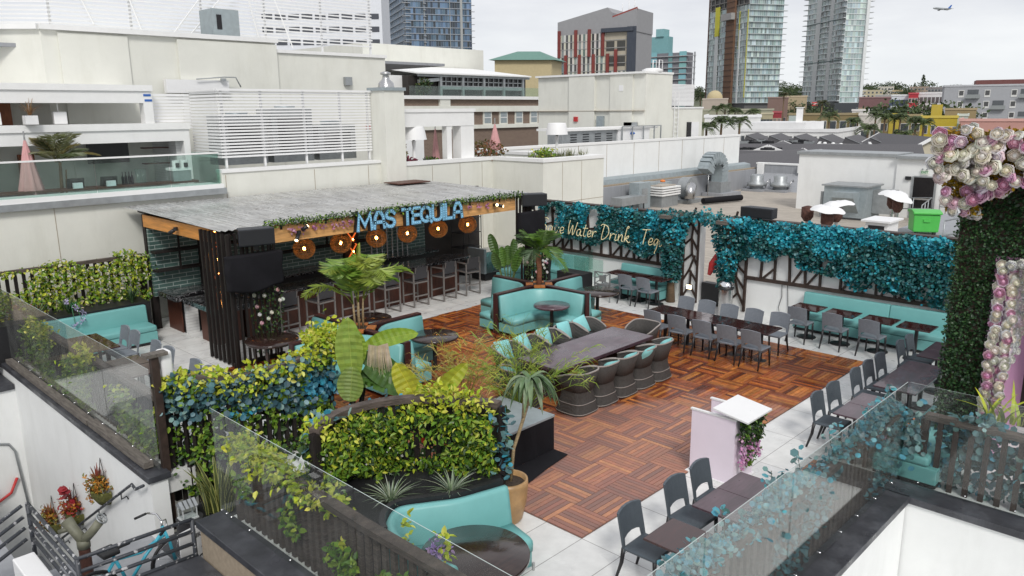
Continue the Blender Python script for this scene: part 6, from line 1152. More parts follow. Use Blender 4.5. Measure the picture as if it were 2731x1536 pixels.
t2 = thing('louvre_screen', 'white slatted louvre screen around the air handlers over the bar', 'screen', (5.8, 15.8, 3.85)); slatgrid(t2, 'slats', (3.2, 15.66), (8.36, 15.66), 4.13, 6.0, 21, hh=.052); slatgrid(t2, 'slats', (3.2, 15.66), (3.2, 17.4), 4.13, 6.0, 21, hh=.06); slatgrid(t2, 'slats', (1.95, 17.45), (3.2, 17.45), 4.95, 5.95, 11, hh=.07); part(t2, 'top_edge', 'white_paint', (3.15, 8.4, 15.6, 15.72, 6.0, 6.06), (3.14, 3.26, 15.72, 17.5, 6.0, 6.06)); each(t2, 'post', 'white_paint', [(x, x+.06, 15.7, 15.76, 3.85, 6.0) for x in (3.3, 4.5, 5.9, 7.2, 8.25)])
for i, (x, z, lb) in enumerate([(4.2, 5.3, 'grey air handler behind the louvre screen beside the balcony'), (5.8, 5.5, 'grey air handler in the middle behind the louvre screen'), (7.4, 5.0, 'grey air handler behind the louvre screen next to the chimney column')]):
    t3 = thing('air_handler', lb, 'air handler', (x, 16.6, 3.86)); part(t3, 'casing', 'galv', (x-.7, x+.7, 16.2, 17.1, 3.9, z)); MB().lathe([(.3, z), (.32, z+.1), (.1, z+.14)], 14, (x, 16.6, 0)).build('fan_cowl', 'galv_blue', t3, w=True); part(t3, 'grille', 'grille', (x-.5, x+.5, 16.18, 16.2, 4.2, z-.25))
t2 = thing('louvre_screen', 'tall white slatted screen with diagonal braces on the upper roof', 'screen', (8, 24, 7.6)); slatgrid(t2, 'slats', (1.69, 24), (14.7, 24), 8.15, 13.4, 40, hh=.055, th=.02); slatgrid(t2, 'slats', (-9.5, 33), (1.69, 24), 8.15, 13.4, 40, hh=.055, th=.02); q = MB()
for a, b in (((3.9, 10.2), (4.4, 8.0)), ((7.3, 10.2), (5.3, 8.0)), ((8.1, 10.2), (5.9, 8.0)), ((2.2, 10.2), (2.8, 8.3)), ((9.7, 9.9), (10.2, 7.9)), ((8.6, 9.9), (8.8, 7.9))): q.beam((a[0], 23.6, a[1]), (b[0], 23.2, b[1]), .06, .04)
q.build('braces', 'white_paint', t2, w=True); each(t2, 'post', 'white_paint', [(x, x+.07, 24.05, 24.12, 7.4, 13.4) for x in (1.7, 4.3, 6.9, 9.5, 12.1, 14.6)])
t3 = thing('air_handler', 'dark grey boxed unit with open hatch on the upper roof edge', 'air handler', (7, 22.4, 7.6)); part(t3, 'casing', 'galv_blue', (6.35, 7.35, 22, 23, 8.0, 9.0)); part(t3, 'hatch', 'screen', (6.5, 6.68, 21.98, 22, 8.3, 8.8)); part(t3, 'base', 'galv', (5.8, 7.7, 21.9, 23.1, 7.62, 8.0))
MB().box(-6, 15, 19.5, 34, 7.2, 7.3).build('upper_roof', 'grey_membrane', parent=t, w=True)
def umbrella(x, y, zb, zt, r, label):
    t = thing('folded_umbrella', label, 'umbrella', (x, y, zb)); q = MB(); q.smooth = True; n = 28; vs = []; H_ = zt-zb
    for z, k in ((0, 1), (.12, .97), (.45, .62), (.8, .3), (1.0, .08)):
        for j in range(n): a = 2*PI*j/n; rr = r*k*(.82+.18*cos(8*a)); vs.append((rr*cos(a), rr*sin(a), H_*z))
    q.add(vs, [(i*n+j, i*n+(j+1) % n, (i+1)*n+(j+1) % n, (i+1)*n+j) for i in range(4) for j in range(n)]); q.build('canopy', 'pink_fabric', t); MB().cyl(0, 0, -.5, H_+.22, .02, 8).build('pole', 'steel', t)
umbrella(-1.5, 17.0+(-.7), 3.25, 4.78, .34, 'folded pink umbrella behind the balcony glass'); umbrella(14.4, 16.0, 3.9, 4.9, .28, 'folded pink umbrella between the two white lamp-shaped heaters'); umbrella(11.9, 16.6, 3.1, 4.8, .22, 'folded pink umbrella partly behind the white pergola pillar')
part(thing('television', 'black television on the balcony room wall', 'television', (1, 18.3, 4)), 'screen', 'screen', (.5, 1.62, 18.25, 18.3, 4.02, 4.62))
for x, lb in ((-.55, 'black till screen on the balcony bar closer to the umbrella'), (.25, 'black till screen on the balcony bar closer to the bottles')):
    t3 = thing('till_screen', lb, 'till', (x, 16.2, 3.56)); q = MB(); q.extr([(16.1, 3.56), (16.05, 3.8), (16.08, 3.81), (16.2, 3.56)], 'x', x-.2, x+.2); q.build('screen', 'screen', t3, w=True); part(t3, 'printer', 'led_white', (x-.1, x+.12, 15.95, 16.03, 3.56, 3.7))
for i, x in enumerate((.62, .7, .79, .86)): MB().lathe([(.035, 0), (.035, .18), (.012, .25), (.012, .33)], 10, (x, 16.15, 3.56)).build('bottle', 'screen', tag=('dark bottle standing on the balcony bar beside the till', 'bottle', 'bottles on the balcony bar'))
for x in (1.02, 1.16): MB().lathe([(.06, 0), (.075, .38), (.07, .38)], 12, (x, 16.15, 3.56)).build('cup_stack', 'glass_green', tag=('stack of clear cups on the balcony bar', 'cups', 'cup stacks on the balcony bar'))
t3 = thing('slush_machine', 'white twin-headed drinks machine on the balcony bar', 'drinks machine', (2.15, 16.2, 3.56)); part(t3, 'base', 'galv', (1.9, 2.4, 16, 16.4, 3.56, 3.85)); part(t3, 'top', 'white_paint', (1.88, 2.42, 15.98, 16.42, 3.85, 3.92))
for x in (2.04, 2.27): MB().cyl(x, 16.1, 3.92, 4.12, .1, 14).build('tank', 'white_paint', t3, w=True); MB().cyl(x, 15.99, 3.94, 4.06, .055, 10).build('tap', 'ink', t3, w=True)
for x, lb in ((-1.85, 'white tilted loudspeaker hanging under the upper beam above the umbrella'), (-.35, 'white loudspeaker hanging under the upper beam above the palm')): t3 = thing('loudspeaker', lb, 'speaker', (x, 17.4, 5.3)); q = MB(); q.prism([(-.16, -.15), (.16, -.15), (.12, .15), (-.12, .15)], -.16, .16); q.build('cabinet', 'white_paint', t3, bevel=.02); MB().cyl(0, 0, .16, .38, .015, 6).build('bracket', 'white_paint', t3)
t3 = thing('hanging_planter', 'dry plant trailing from a white hanging pot under the upper beam', 'plant', (-1.15, 16.9, 5.15)); MB().box(-.14, .14, -.14, .14, 0, .22).build('pot', 'white_paint', t3); q = MB(); strap_clump(q, (0, 0, .2), 40, .55, 1.4, .014, [(.32, .17, .06), (.25, .13, .05)], 1.5); q.build('foliage', 'leafmat', t3); MB().cyl(0, 0, .22, .55, .006, 5).build('wire', 'steel', t3)
fr = []
for k in range(13): a = 2*PI*k/13; fr.append(((rnd.gauss(0, .05), rnd.gauss(0, .05), 1.0), (cos(a), sin(a), rnd.uniform(.4, 3)), rnd.uniform(.8, 1.3), .4, [(.13, .14, .05), (.2, .17, .06), (.08, .1, .03)], dict(n=20, droop=.6, up=.3, wd=.016)))
palm('palm_tree', 'thin feathery palm growing behind the balcony glass', (-.75, 16.6, 3.2), [([(0, 0, 0), (.05, 0, 1.0)], [.05, .035]), ([(.1, 0, 0), (.2, .1, .8)], [.03, .02])], fr, 'bark')
# --- white pergola terrace beside the chimney
t = thing('white_pergola', 'white rendered pergola with pillars on the terrace beside the chimney', 'pergola', (11, 16, 2.9)); part(t, 'beam', 'white_trim', (9.2, 12.95, 15.62, 16.1, 4.87, 5.36)); part(t, 'cornice', 'white_trim', (9.2, 13.0, 15.58, 16.14, 5.36, 5.48)); part(t, 'pillar', 'white_trim', (11.62, 11.85, 15.64, 15.9, 2.9, 4.87)); part(t, 'pillar', 'white_trim', (12.3, 12.95, 15.64, 16.1, 2.9, 4.87)); part(t, 'back_wall', 'white_stucco', (9.2, 13.5, 19.2, 19.4, 2.9, 5.4)); part(t, 'window', 'beige_stucco', (10.6, 11.6, 19.1, 19.19, 3.3, 4.8)); part(t, 'brick_pier', 'tan_stucco', (9.25, 9.5, 16.3, 16.8, 2.9, 4.2))
part(t, 'red_sign', 'red', (10.55, 10.85, 18.9, 19.0, 4.75, 4.9))
def shadeheater(x, y, zb, zt, w, label):
    t = thing('lamp_heater', label, 'heater', (x, y, zb)); MB().lathe([(w/2, 0), (w/2*.82, .42), (w/2*.8, .44), (.01, .45)], 20, (0, 0, zt-zb-.45), cap=False).build('shade', 'white_paint', t); MB().lathe([(.3, 0), (.14, .25), (.07, .4), (.05, .9), (.08, zt-zb-.5)], 14).build('stem', 'white_paint', t); MB().cyl(0, 0, zt-zb-.52, zt-zb-.4, .045, 8).build('burner', 'black_metal', t)
shadeheater(10.35, 15.95, 3.25, 4.88, .92, 'white lamp-shaped heater under the white pergola'); shadeheater(16.2, 14.4, 3.2, 4.92, .86, 'white lamp-shaped heater among the planter grasses')
part(thing('covered_heater', 'tall black covered appliance beside the white pergola', 'cover', (12.9, 15.3, 2.9)), 'cover', 'black_cloth', (12.98, 13.5, 16.2, 16.6, 2.9, 4.55), bevel=.06)
def bush(x, y, z, r, h, pal, label, n=420, kind='oval', sz=.12, name='shrub'):
    t = thing(name, label, 'shrub', (x, y, z)); q = MB(); pts = []
    for _ in range(n): d = rv().normalized()*(rnd.random()**.4); pts.append(V((d.x*r, d.y*r, h*.5+d.z*h*.5)))
    foliage(q, pts, lambda p: (p-V((0, 0, h*.35))).normalized(), sz, pal, kind, .8, .1); q.build('foliage', 'leafmat', t); w_ = MB(); w_.tube([(0, 0, 0), (0, 0, h*.5)], .03, 6); w_.build('stem', 'bark', t)
bush(13.9, 15.9, 3.1, .75, 1.2, [(.2, .07, .03), (.14, .12, .03), (.25, .12, .05), (.08, .09, .02)], 'reddish bronze shrub in the planter beside the black cover', 700, sz=.13); bush(9.95, 16.4, 3.4, .4, .9, [(.25, .2, .04), (.2, .25, .05), (.3, .15, .05)], 'yellow orange shrub behind the chimney column'); bush(10.1, 15.9, 3.3, .35, .5, [(.2, .02, .05), (.14, .02, .04)], 'dark red leafy plant under the white pergola'); bush(11.3, 16.2, 3.25, .35, .5, DG+GR[:1], 'green plant at the foot of the white pergola pillar')
t = thing('planter_grasses', 'row of sword-leaved plants along the terrace parapet under the white heater', 'plant', (15.5, 13.9, 3.3)); q = MB()
for k in range(34): strap_clump(q, (-1.4+k*.09+rnd.gauss(0, .03), rnd.gauss(0, .2)-.1, 0), 10, .62, .45, .035, [(.16, .18, .07), (.24, .24, .12), (.1, .13, .05)], .3, 3)
foliage(q, [(-.7+rnd.gauss(0, .3), rnd.gauss(0, .15), .3+rnd.uniform(0, .35)) for _ in range(240)], V((0, -1, .4)), .14, GR+YG[2:]); q.build('foliage', 'leafmat', t)
part(thing('terrace_planter', 'low planter trough behind the pale terrace parapet', 'planter', (15.3, 13.9, 2.9)), 'trough', 'soil', (13.95, 16.6, 13.3, 14.4, 2.9, 3.3))
# --- long white wall W2, grey roof, mechanical kit
t = thing('parapet_wall', 'long white panelled parapet wall beyond the bar building', 'wall', (30, 20.2, 0)); part(t, 'wall', 'white_stucco', (17.06, 41.4, 20, 20.3, -7, 3.6)); part(t, 'coping', 'white_trim', (17.0, 41.45, 19.96, 20.34, 3.6, 3.72)); q = MB()
for x in (22, 24.4, 26.8, 29.3, 31.8, 34.3, 36.8, 39.3): q.box(x, x+.02, 19.99, 20.001, .2, 3.6)
q.build('joints', 'tan_stucco', t, w=True)
t = thing('gutter_duct', 'grey galvanised duct running along the foot of the white parapet wall', 'duct', (34, 19.5, 1.5)); q = MB(); q.extr([(19.98, 1.85), (19.55, 1.75), (19.5, 1.45), (19.98, 1.45)], 'x', 23.5, 42.2); q.build('duct', 'galv_blue', t, w=True); part(t, 'flashing', 'tan_stucco', (23.5, 42.6, 19.3, 19.48, 1.4, 1.5))
t = thing('parapet_wall', 'grey membrane wall edging the neighbouring flat roof', 'wall', (33, 19.2, 0)); part(t, 'wall', 'grey_membrane', (17.1, 42.4, 19.1, 19.29, -1, 1.42)); part(t, 'end_wall', 'grey_membrane', (42.4, 42.7, 10, 19.2, -1, 1.75)); part(t, 'end_cap', 'white_trim', (42.35, 42.8, 10, 19.2, 1.75, 1.85), (42.1, 42.35, 18.6, 19.0, 1.1, 1.85), (42.1, 42.35, 15.9, 16.2, 1.3, 1.85), (42.1, 42.35, 12.9, 13.2, 1.1, 1.85))
q = MB(); q.extr([(40.6, .2), (42.39, .2), (42.39, 1.2)], 'y', 12.5, 19.0); q.v = [(x, y, z) for x, y, z in q.v]; q.build('ramp', 'grey_membrane', t, w=True)
struct(MB().box(12.3, 42.4, -16, 19.1, -1.0, .2).build('flat_roof', 'gravel_roof'))
t = thing('exhaust_fan', 'galvanised scroll fan with elbow duct on the flat roof', 'fan unit', (31.8, 18.1, .2)); q = MB(); q.T = Matrix.Translation((31.8, 18.0, 1.0)) @ Matrix.Rotation(PI/2, 4, 'X'); q.cyl(0, 0, -.3, .3, .62, 22); q.T = None; q.build('scroll', 'galv', t, w=True); q = MB(); q.tube([(31.6, 17.6, 1.1), (31.2, 17.4, 1.15), (30.95, 17.3, .95), (30.9, 17.3, .5)], [.28, .28, .28, .28], 12); q.build('elbow', 'steel', t, w=True); part(t, 'base', 'galv', (30.9, 32.6, 17.4, 18.6, .2, .4))
t = thing('exhaust_vent', 'square louvred roof vent beside the scroll fan', 'vent', (29.4, 18.2, .2)); part(t, 'curb', 'galv', (28.6, 30.2, 17.6, 18.8, .2, .8)); q = MB()
for k in range(4): q.box(28.5-.04*k*0, 30.3, 17.5, 18.9, .82+.13*k, .9+.13*k)
q.build('louvres', 'white_trim', t, w=True); part(t, 'top', 'gravel_roof', (28.7, 30.1, 17.7, 18.7, 1.3, 1.36))
for i, (x, y, lb) in enumerate([(27.6, 18.3, 'grey boxed rooftop unit at the pale wall end of the roof'), (28.9, 18.7, 'grey boxed rooftop unit behind the louvred vent'), (30.4, 18.75, 'grey boxed rooftop unit with an orange cap behind the scroll fan')]):
    t = thing('rooftop_unit', lb, 'rooftop unit', (x, y, .2)); part(t, 'casing', 'galv_blue', (x-.55, x+.5, y-.3, y+.35, .25, 1.6-.1*i)); part(t, 'base', 'galv', (x-.6, x+.55, y-.35, y+.4, .2, .26)); part(t, 'panel', 'galv', (x-.3, x+.2, y-.32, y-.3, .5, 1.3))
    if i == 2: MB().sphere((x, y, 1.45), .16, 10, 6, .5).build('cap', 'orange', t, w=True)
t = thing('rooftop_unit', 'long low grey duct box on legs at the pale wall', 'duct', (26.2, 17.9, .2)); part(t, 'casing', 'galv', (25.0, 27.2, 17.6, 18.3, .6, 1.0)); each(t, 'leg', 'black_metal', [(x, x+.05, 17.65, 17.7, .2, .6) for x in (25.1, 26.0, 27.0)])
t = thing('gooseneck_duct', 'big curved gooseneck duct rising from a fan box by the grey wall', 'duct', (36, 18.6, .2)); q = MB(); pth = [(36.3, 18.5, .9), (36.3, 18.5, 1.7), (36.1, 18.5, 2.25), (35.5, 18.5, 2.5), (34.9, 18.5, 2.3), (34.55, 18.5, 1.75)]
for a, b in zip(smooth([(p[0], p[2]) for p in pth], 3), smooth([(p[0], p[2]) for p in pth], 3)[1:]): q.beam((a.x, 18.5, a.y), (b.x, 18.5, b.y), .75, .72, up=(0, 1, 0))
q.build('duct', 'galv_blue', t, w=True); part(t, 'fan_box', 'galv', (35.6, 36.8, 18.0, 18.9, .35, 1.05)); part(t, 'base', 'grey_membrane', (35.2, 37.4, 17.6, 19.05, .2, .4)); q = MB(); q.tube([(34.6, 18.3, .3), (34.6, 18.3, 1.7)], .02, 5); q.build('support', 'steel', t, w=True)
for i, (x, y, lb) in enumerate([(40.2, 18.0, 'mushroom-capped roof fan nearer the grey corner'), (40.6, 16.6, 'mushroom-capped roof fan next to the white building')]):
    t = thing('roof_fan', lb, 'roof fan', (x, y, .2)); MB().lathe([(.45, 0), (.42, .3), (.62, .32), (.6, .5), (.4, .62), (.42, .95), (.3, 1.05), (.01, 1.08)], 16, cap=False).build('cowl', 'galv', t); MB().box(-.7, .7, -.7, .7, 0, .12).build('curb', 'grey_membrane', t); q = MB(); q.tube([(.6, -.3, .1), (.8, -.4, .7), (1.0, -.4, .7), (1.0, -.5, .05)], .03, 6); q.build('conduit', 'steel', t)
q = MB(); q.T = Matrix.Translation((32.6, 16.2, .42)) @ Matrix.Rotation(PI/2, 4, 'Y') @ Matrix.Rotation(.25, 4, 'X'); q.cyl(0, 0, -1.5, 1.5, .17, 14); q.build('rolled_membrane', 'black_cloth', tag=('black roll of roofing membrane lying on the flat roof', 'roll'))
# white building with door
t = thing('white_building', 'plain white flat-topped building with a black exit door on the flat roof', 'building', (36, 3, .2)); part(t, 'wall', 'white_stucco', (33.0, 35.2, 5.6, 12.1, .1, 3.05)); part(t, 'wall', 'white_stucco', (32.9, 35, -9, 7.2, .12, 3.0)); part(t, 'roof_edge', 'galv', (32.9, 35.3, 7.25, 12.2, 3.05, 3.2)); part(t, 'roof_edge', 'galv', (32.7, 35.1, -9, 7.22, 3.0, 3.14)); d = part(t, 'door', 'screen', (32.85, 32.899, 5.45, 6.36, .2, 2.16)); part(t, 'door_frame', 'galv', (32.84, 32.86, 6.36, 6.44, .2, 2.2), (32.84, 32.86, 5.36, 5.45, .2, 2.2), (32.84, 32.86, 5.45, 6.36, 2.16, 2.22)); q = MB(); q.beam((32.8, 5.55, 1.15), (32.8, 6.25, 1.15), .06, .08); q.build('push_bar', 'steel', d, w=True)
t = thing('exit_sign', 'small EXIT sign with emergency lamps above the black door', 'exit sign', (32.86, 5.92, 2.3)); MB().box(-.02, .02, -.16, .16, 0, .2).build('plate', 'exit_plate', t); text('lettering', 'EXIT', .15, (-.025, 0, .1), (PI/2, 0, -PI/2), 'exit_green', t, bold=.004)
for y in (-.1, .1): MB().sphere((-.04, y, .25), .045, 8, 6).build('lamp_head', 'galv', t)
part(thing('wall_box', 'dark box on the white wall beside the black door', 'box', (32.86, 6.6, 2.0)), 'box', 'grille', (32.8, 32.898, 6.5, 6.75, 2.02, 2.18))
t = thing('rooftop_unit', 'large grey sloping-sided air unit in front of the white building', 'rooftop unit', (30.6, 8, .2)); q = MB(); q.extr([(29.6, 1.3), (30.6, .35), (31.6, .35), (31.6, 1.55), (29.6, 1.55)], 'y', 7.9, 8.9); q.build('hood', 'galv_blue', t, w=True); part(t, 'casing', 'galv_blue', (30.4, 32.2, 7.6, 9.6, .3, 1.75)); part(t, 'casing', 'galv', (31.2, 32.0, 6.7, 7.59, .5, 1.6)); part(t, 'lid', 'galv', (30.3, 32.3, 7.5, 9.7, 1.75, 1.82)); part(t, 'curb', 'grey_membrane', (30.6, 32.2, 7.8, 9.5, .2, .3))
MB().cyl(31.0, 9.9, .2, 1.4, .09, 10).build('vent_pipe', 'galv', tag=('short capped vent pipe behind the large air unit', 'pipe'))
def heater(x, y, h, label, dome=True, rot=0, z0=.62):
    t = thing('patio_heater', label, 'heater', (x, y, z0)); MB().lathe([(.22, 0), (.24, .35), (.2, .5), (.04, .52)], 18).build('base', 'steel', t); MB().cyl(0, 0, .5, h-.45, .045, 10).build('pole', 'steel', t); MB().lathe([(.08, 0), (.13, .08), (.16, .12), (.16, .38), (.05, .42)], 16, (0, 0, h-.5)).build('burner', 'rust', t)
    if dome:
        q = MB(); q.smooth = True; q.T = Matrix.Translation((0, 0, h-.02)) @ Matrix.Rotation(rot, 4, 'X'); n = 24; vs = [(0, 0, .1)]
        for r_, z in ((.2, .09), (.36, .03), (.44, -.04)): vs += [(r_*cos(2*PI*j/n)*(1+.03*sin(6*PI*j/n)), r_*sin(2*PI*j/n), z+.015*sin(5*2*PI*j/n)) for j in range(n)]
        q.add(vs, [(0, 1+j, 1+(j+1) % n) for j in range(n)]+[(1+i*n+j, 1+(i+1)*n+j, 1+(i+1)*n+(j+1) % n, 1+i*n+(j+1) % n) for i in range(2) for j in range(n)]); q.build('reflector', 'white_paint', t)
def hp(px, py, dist): p = at(px, py, dist); return p.x, p.y
x, y = hp(2154, 560, 22.5); heater(x, y, 2.28, 'patio heater without a reflector behind the turquoise vines', False)
x, y = hp(2208, 560, 22.0); heater(x, y, 2.2, 'patio heater with a bent white reflector behind the turquoise vines', True, .1); x, y = hp(2232, 560, 22.8); heater(x, y, 2.25, 'second patio heater close behind the bent white reflector', True, -.15)
x, y = hp(2378, 560, 27.5); heater(x, y, 2.35, 'patio heater in front of the stair railing', True, .05, .4); x, y = hp(2393, 560, 27.0); heater(x, y, 2.3, 'patio heater with tilted reflector beside the green bin', True, .3, .4)
x, y = hp(2463, 600, 27.3); t = thing('wheeled_bin', 'bright green wheeled bin on the neighbouring roof', 'bin', (x, y, 1.55), R(-60)); q = MB(); q.prism([(-.36, -.33), (.36, -.33), (.36, .33), (-.36, .33)], .08, .62); q.v = [(a*(1+.1*(c-.08)), b*(1+.1*(c-.08)), c) for a, b, c in q.v]; q.build('body', 'green_bin', t, bevel=.03); q = MB(); q.extr([(-.4, .63), (-.4, .7), (-.1, .76), (.4, .72), (.4, .63)], 'x', -.41, .41); q.build('lid', 'green_bin', t, bevel=.02)
for s_ in (-.25, .25): MB().cyl(s_, -.25, 0, .1, .06, 10).build('wheel', 'rubber', t)
MB().box(-.1, .1, -.38, -.35, .4, .48).build('handle', 'green_bin', t); part(thing('roof_platform', 'grey raised roof platform carrying the green bin', 'platform', (x, y, .2)), 'deck', 'grey_membrane', (x-1.6, x+5.5, y-7, y+.9, 0.2, 1.55))
t = thing('counter', 'small white counter with a dark recess beside the green bin', 'counter', (*hp(2352, 600, 24.5), 1.45)); MB().box(-.45, .45, -.3, .3, 0, .8).build('body', 'white_paint', t); MB().box(-.55, .55, -.4, .4, .8, .85).build('top', 'white_paint', t); MB().box(-.46, -.44, -.22, .22, .1, .7).build('recess', 'ink', t)
def piperail(label, pts, h=1.0):
    t = thing('metal_railing', label, 'railing', pts[0]); q = MB()
    for z in (h, h*.5): q.tube([(p[0], p[1], p[2]+z) for p in pts], .025, 6)
    for a, b in zip(pts, pts[1:]):
        for u in (0, .33, .66, 1): p = V(a).lerp(V(b), u); q.tube([p, p+V((0, 0, h))], .022, 6)
    q.build('rails', 'galv', t, w=True)
piperail('thin grey railing of the ramp in front of the black door', [(31.6, 7.4, .2), (31.8, 5.2, .35), (29.8, 5.0, .2)]); piperail('thin grey railing sloping down past the green bin', [(x-.8, y-.8, 1.2), (x+.3, y-2.2, 1.6)], .9); piperail('grey hooped railing at the white building wall', [(32.4, 5.0, .3), (32.4, 4.2, .3)], 1.2)
t = thing('dry_grass', 'dry yellow grass tuft behind the turquoise vines', 'plant', (*hp(2290, 590, 23), .9)); q = MB(); strap_clump(q, (0, 0, 0), 60, .75, 1.1, .02, [(.35, .25, .06), (.28, .25, .06)], 1.2); q.build('foliage', 'leafmat', t)
q = MB(); q.smooth = True; q.tube([(*hp(1893, 690, 21.6), .95), (*hp(1903, 690, 21.6), 1.25), (*hp(1915, 690, 21.6), 1.5)], [.05, .13, .1], 8); q.build('folded_cloth', 'red', tag=('folded red umbrella seen through the doorway', 'umbrella'))
# --- tall beige block W3 with yard
t = thing('beige_block', 'tall windowless beige block with hooped roof hatch and ladder', 'building', (36, 26, 0)); part(t, 'wall', 'beige_stucco', (33.2, 36.1, 22, 30.7, -7, 7.5)); part(t, 'wall', 'beige_stucco', (36.1, 39.9, 22.02, 30, -7, 5.42)); part(t, 'pilaster', 'beige_stucco', (33.05, 33.198, 25.8, 27.9, -7, 7.5), (33.1, 33.198, 22.9, 24.6, -7, 7.5)); part(t, 'coping', 'white_trim', (33.0, 36.15, 21.95, 30.8, 7.5, 7.62)); part(t, 'coping', 'white_trim', (36.16, 39.95, 21.97, 30, 5.42, 5.52)); part(t, 'joint', 'tan_stucco', (33.03, 33.19, 22, 30.7, 5.3, 5.325)); part(t, 'patch', 'white_paint', (33.08, 33.1, 23.6, 23.9, 6.5, 6.85))
part(t, 'doorway', 'galv', (33.1, 33.19, 22.5, 23.5, 3.0, 4.62)); part(t, 'doorway', 'screen', (37.98, 38.5, 21.97, 22.01, 3.5, 4.56)); part(t, 'door', 'white_paint', (38.5, 39.4, 21.95, 22.0, 3.5, 4.56)); part(t, 'meter_box', 'galv_blue', (33.0, 33.19, 25.05, 25.55, 4.3, 5.0)); part(t, 'alarm_bell', 'red', (32.95, 33.04, 27.1, 27.4, 4.65, 4.95))
q = MB()
for y in (22.3, 22.75): q.tube([(35.0, y, 7.6), (35.0, y, 8.35), (35.35, y, 8.35), (35.35, y, 7.6)], .035, 6)
q.build('hatch_hoops', 'white_paint', t, w=True); MB().lathe([(.6, 7.62), (.66, 7.75), (.4, 7.85), (.01, 7.86)], 18, (34.6, 22.5, 0), cap=False).build('roof_hatch', 'white_paint', t, w=True); q = MB(); q.beam((36.3, 21.9, 3.6), (36.3, 21.9, 6.5), .04); q.beam((36.75, 21.9, 3.6), (36.75, 21.9, 6.5), .04)
for k in range(10): q.beam((36.3, 21.9, 3.7+k*.29), (36.75, 21.9, 3.7+k*.29), .03)
q.build('ladder', 'white_paint', t, w=True); t2 = thing('louvre_screen', 'small white louvred enclosure on the low end of the beige block', 'screen', (37.8, 22.4, 5.5)); slatgrid(t2, 'slats', (36.2, 22.3), (39.2, 22.3), 5.6, 6.95, 16, hh=.07); slatgrid(t2, 'slats', (36.2, 22.3), (36.2, 24), 5.6, 6.95, 16, hh=.07); part(t2, 'tank', 'galv', (36.6, 38.9, 22.7, 24, 5.55, 6.7)); t2 = thing('yard_units', 'row of pale condenser units behind the white parapet below the beige block', 'air conditioner', (28, 21.5, 3.3)); part(t2, 'casing', 'galv', (24.5, 29.3, 21.2, 22.2, 3.0, 4.3)); part(t2, 'top', 'white_trim', (24.4, 33.1, 21.0, 22.9, 4.3, 4.42)); part(t2, 'panel', 'white_paint', (29.3, 32.4, 21.1, 22.4, 3.0, 4.3)); q = MB()
for k in range(4):
    for j in range(5): q.box(25.2+k*1.05, 25.7+k*1.05, 21.17, 21.2, 3.55+j*.13, 3.6+j*.13)
q.build('vents', 'grille', t2, w=True); q = MB()
for x in (29.4, 30.4, 31.5, 32.6, 33.3): q.beam((x, 20.9, 3.6), (x, 20.9, 4.45), .06)
q.beam((29.4, 20.9, 4.45), (33.3, 20.9, 4.45), .05); q.build('fence_frame', 'galv', t2, w=True); MB().sphere((30.6, 21.05, 4.05), .16, 12, 8, .5).build('badge', 'blue_tape', t2, w=True)
# --- brown brick building with glass pavilion, yellow block
t = thing('brick_building', 'brown brick building with cream trim and a steel glass pavilion on its roof', 'building', (37, 43, -22)); part(t, 'wall', 'brown_brick', (28.5, 46, 40, 52, -22.5, 6.3)); part(t, 'cornice', 'white_trim', (28.3, 46.2, 39.7, 40.0, 6.25, 6.5)); part(t, 'band', 'beige_stucco', (28.4, 46.2, 39.75, 39.999, 5.3, 5.75)); part(t, 'trim', 'beige_stucco', (28.4, 46.2, 39.8, 39.998, 4.0, 4.3), (32.3, 33.3, 39.78, 39.997, 5.75, 6.25))
for k in range(5):
    x = 37.0+k*1.83; w_ = part(t, 'window', 'beige_stucco', (x-.12, x+.82, 39.9, 39.996, 4.3, 5.3)); part(w_, 'pane', 'tower_pane' if 'tower_pane' in M else 'galv_blue', (x, x+.7, 39.88, 39.9, 4.4, 5.25)); part(w_, 'sash', 'white_trim', (x, x+.7, 39.86, 39.88, 4.8, 4.86))
pv = MB()
for k in range(5): x = 33.4+k*2.3; pv.beam((x, 41, 6.4), (x, 41, 8.0), .22)
pv.beam((31.2, 41, 8.05), (43.4, 41, 8.05), .2, .25); pv.beam((33.4, 41, 7.15), (42.6, 41, 7.15), .12, .3); pv.beam((31.2, 41, 7.55), (33.4, 41, 7.75), .15, .25)
for k in range(17): x = 33.4+k*.575; pv.beam((x, 41.02, 7.2), (x, 41.02, 8.0), .06)
pv.beam((33.4, 41.02, 7.6), (42.6, 41.02, 7.6), .06); pv.build('pavilion_frame', 'galv', t, w=True); part(t, 'pavilion_glass', 'screen', (33.4, 42.6, 41.1, 41.2, 6.5, 8.0)); part(t, 'pavilion_interior', 'dark_room', (30.5, 43.3, 41.3, 48, 6.4, 8.0)); q = MB(); q.extr([(40.6, 8.1), (48, 9.0), (48, 9.1), (40.6, 8.2)], 'x', 30.8, 43.3); q.build('pavilion_roof', 'white_trim', t, w=True); part(t, 'terrace_glass', 'glass_green', (29.5, 43.4, 39.9, 39.95, 6.5, 7.2)); part(t, 'penthouse', 'beige_stucco', (31.5, 45, 48.2, 60, 6.4, 10.8)); part(t, 'penthouse', 'white_trim', (27, 31, 42, 46, 6.4, 8.0))
bush(31.4, 40.6, 6.5, .6, 1.3, DG+[(.12, .12, .03)], 'olive shrub on the glass pavilion terrace', 300, sz=.2); t = thing('satellite_dish', 'white satellite dish on the penthouse above the glass pavilion', 'dish', planeY(1255, 147, 48.4)); q = MB(); q.T = Matrix.Rotation(R(-60), 4, 'X'); q.lathe([(.01, 0), (.3, .06), (.45, .16)], 16, cap=False); q.build('dish', 'white_paint', t); MB().cyl(0, 0, -.6, 0, .05, 6).build('mast', 'galv', t)
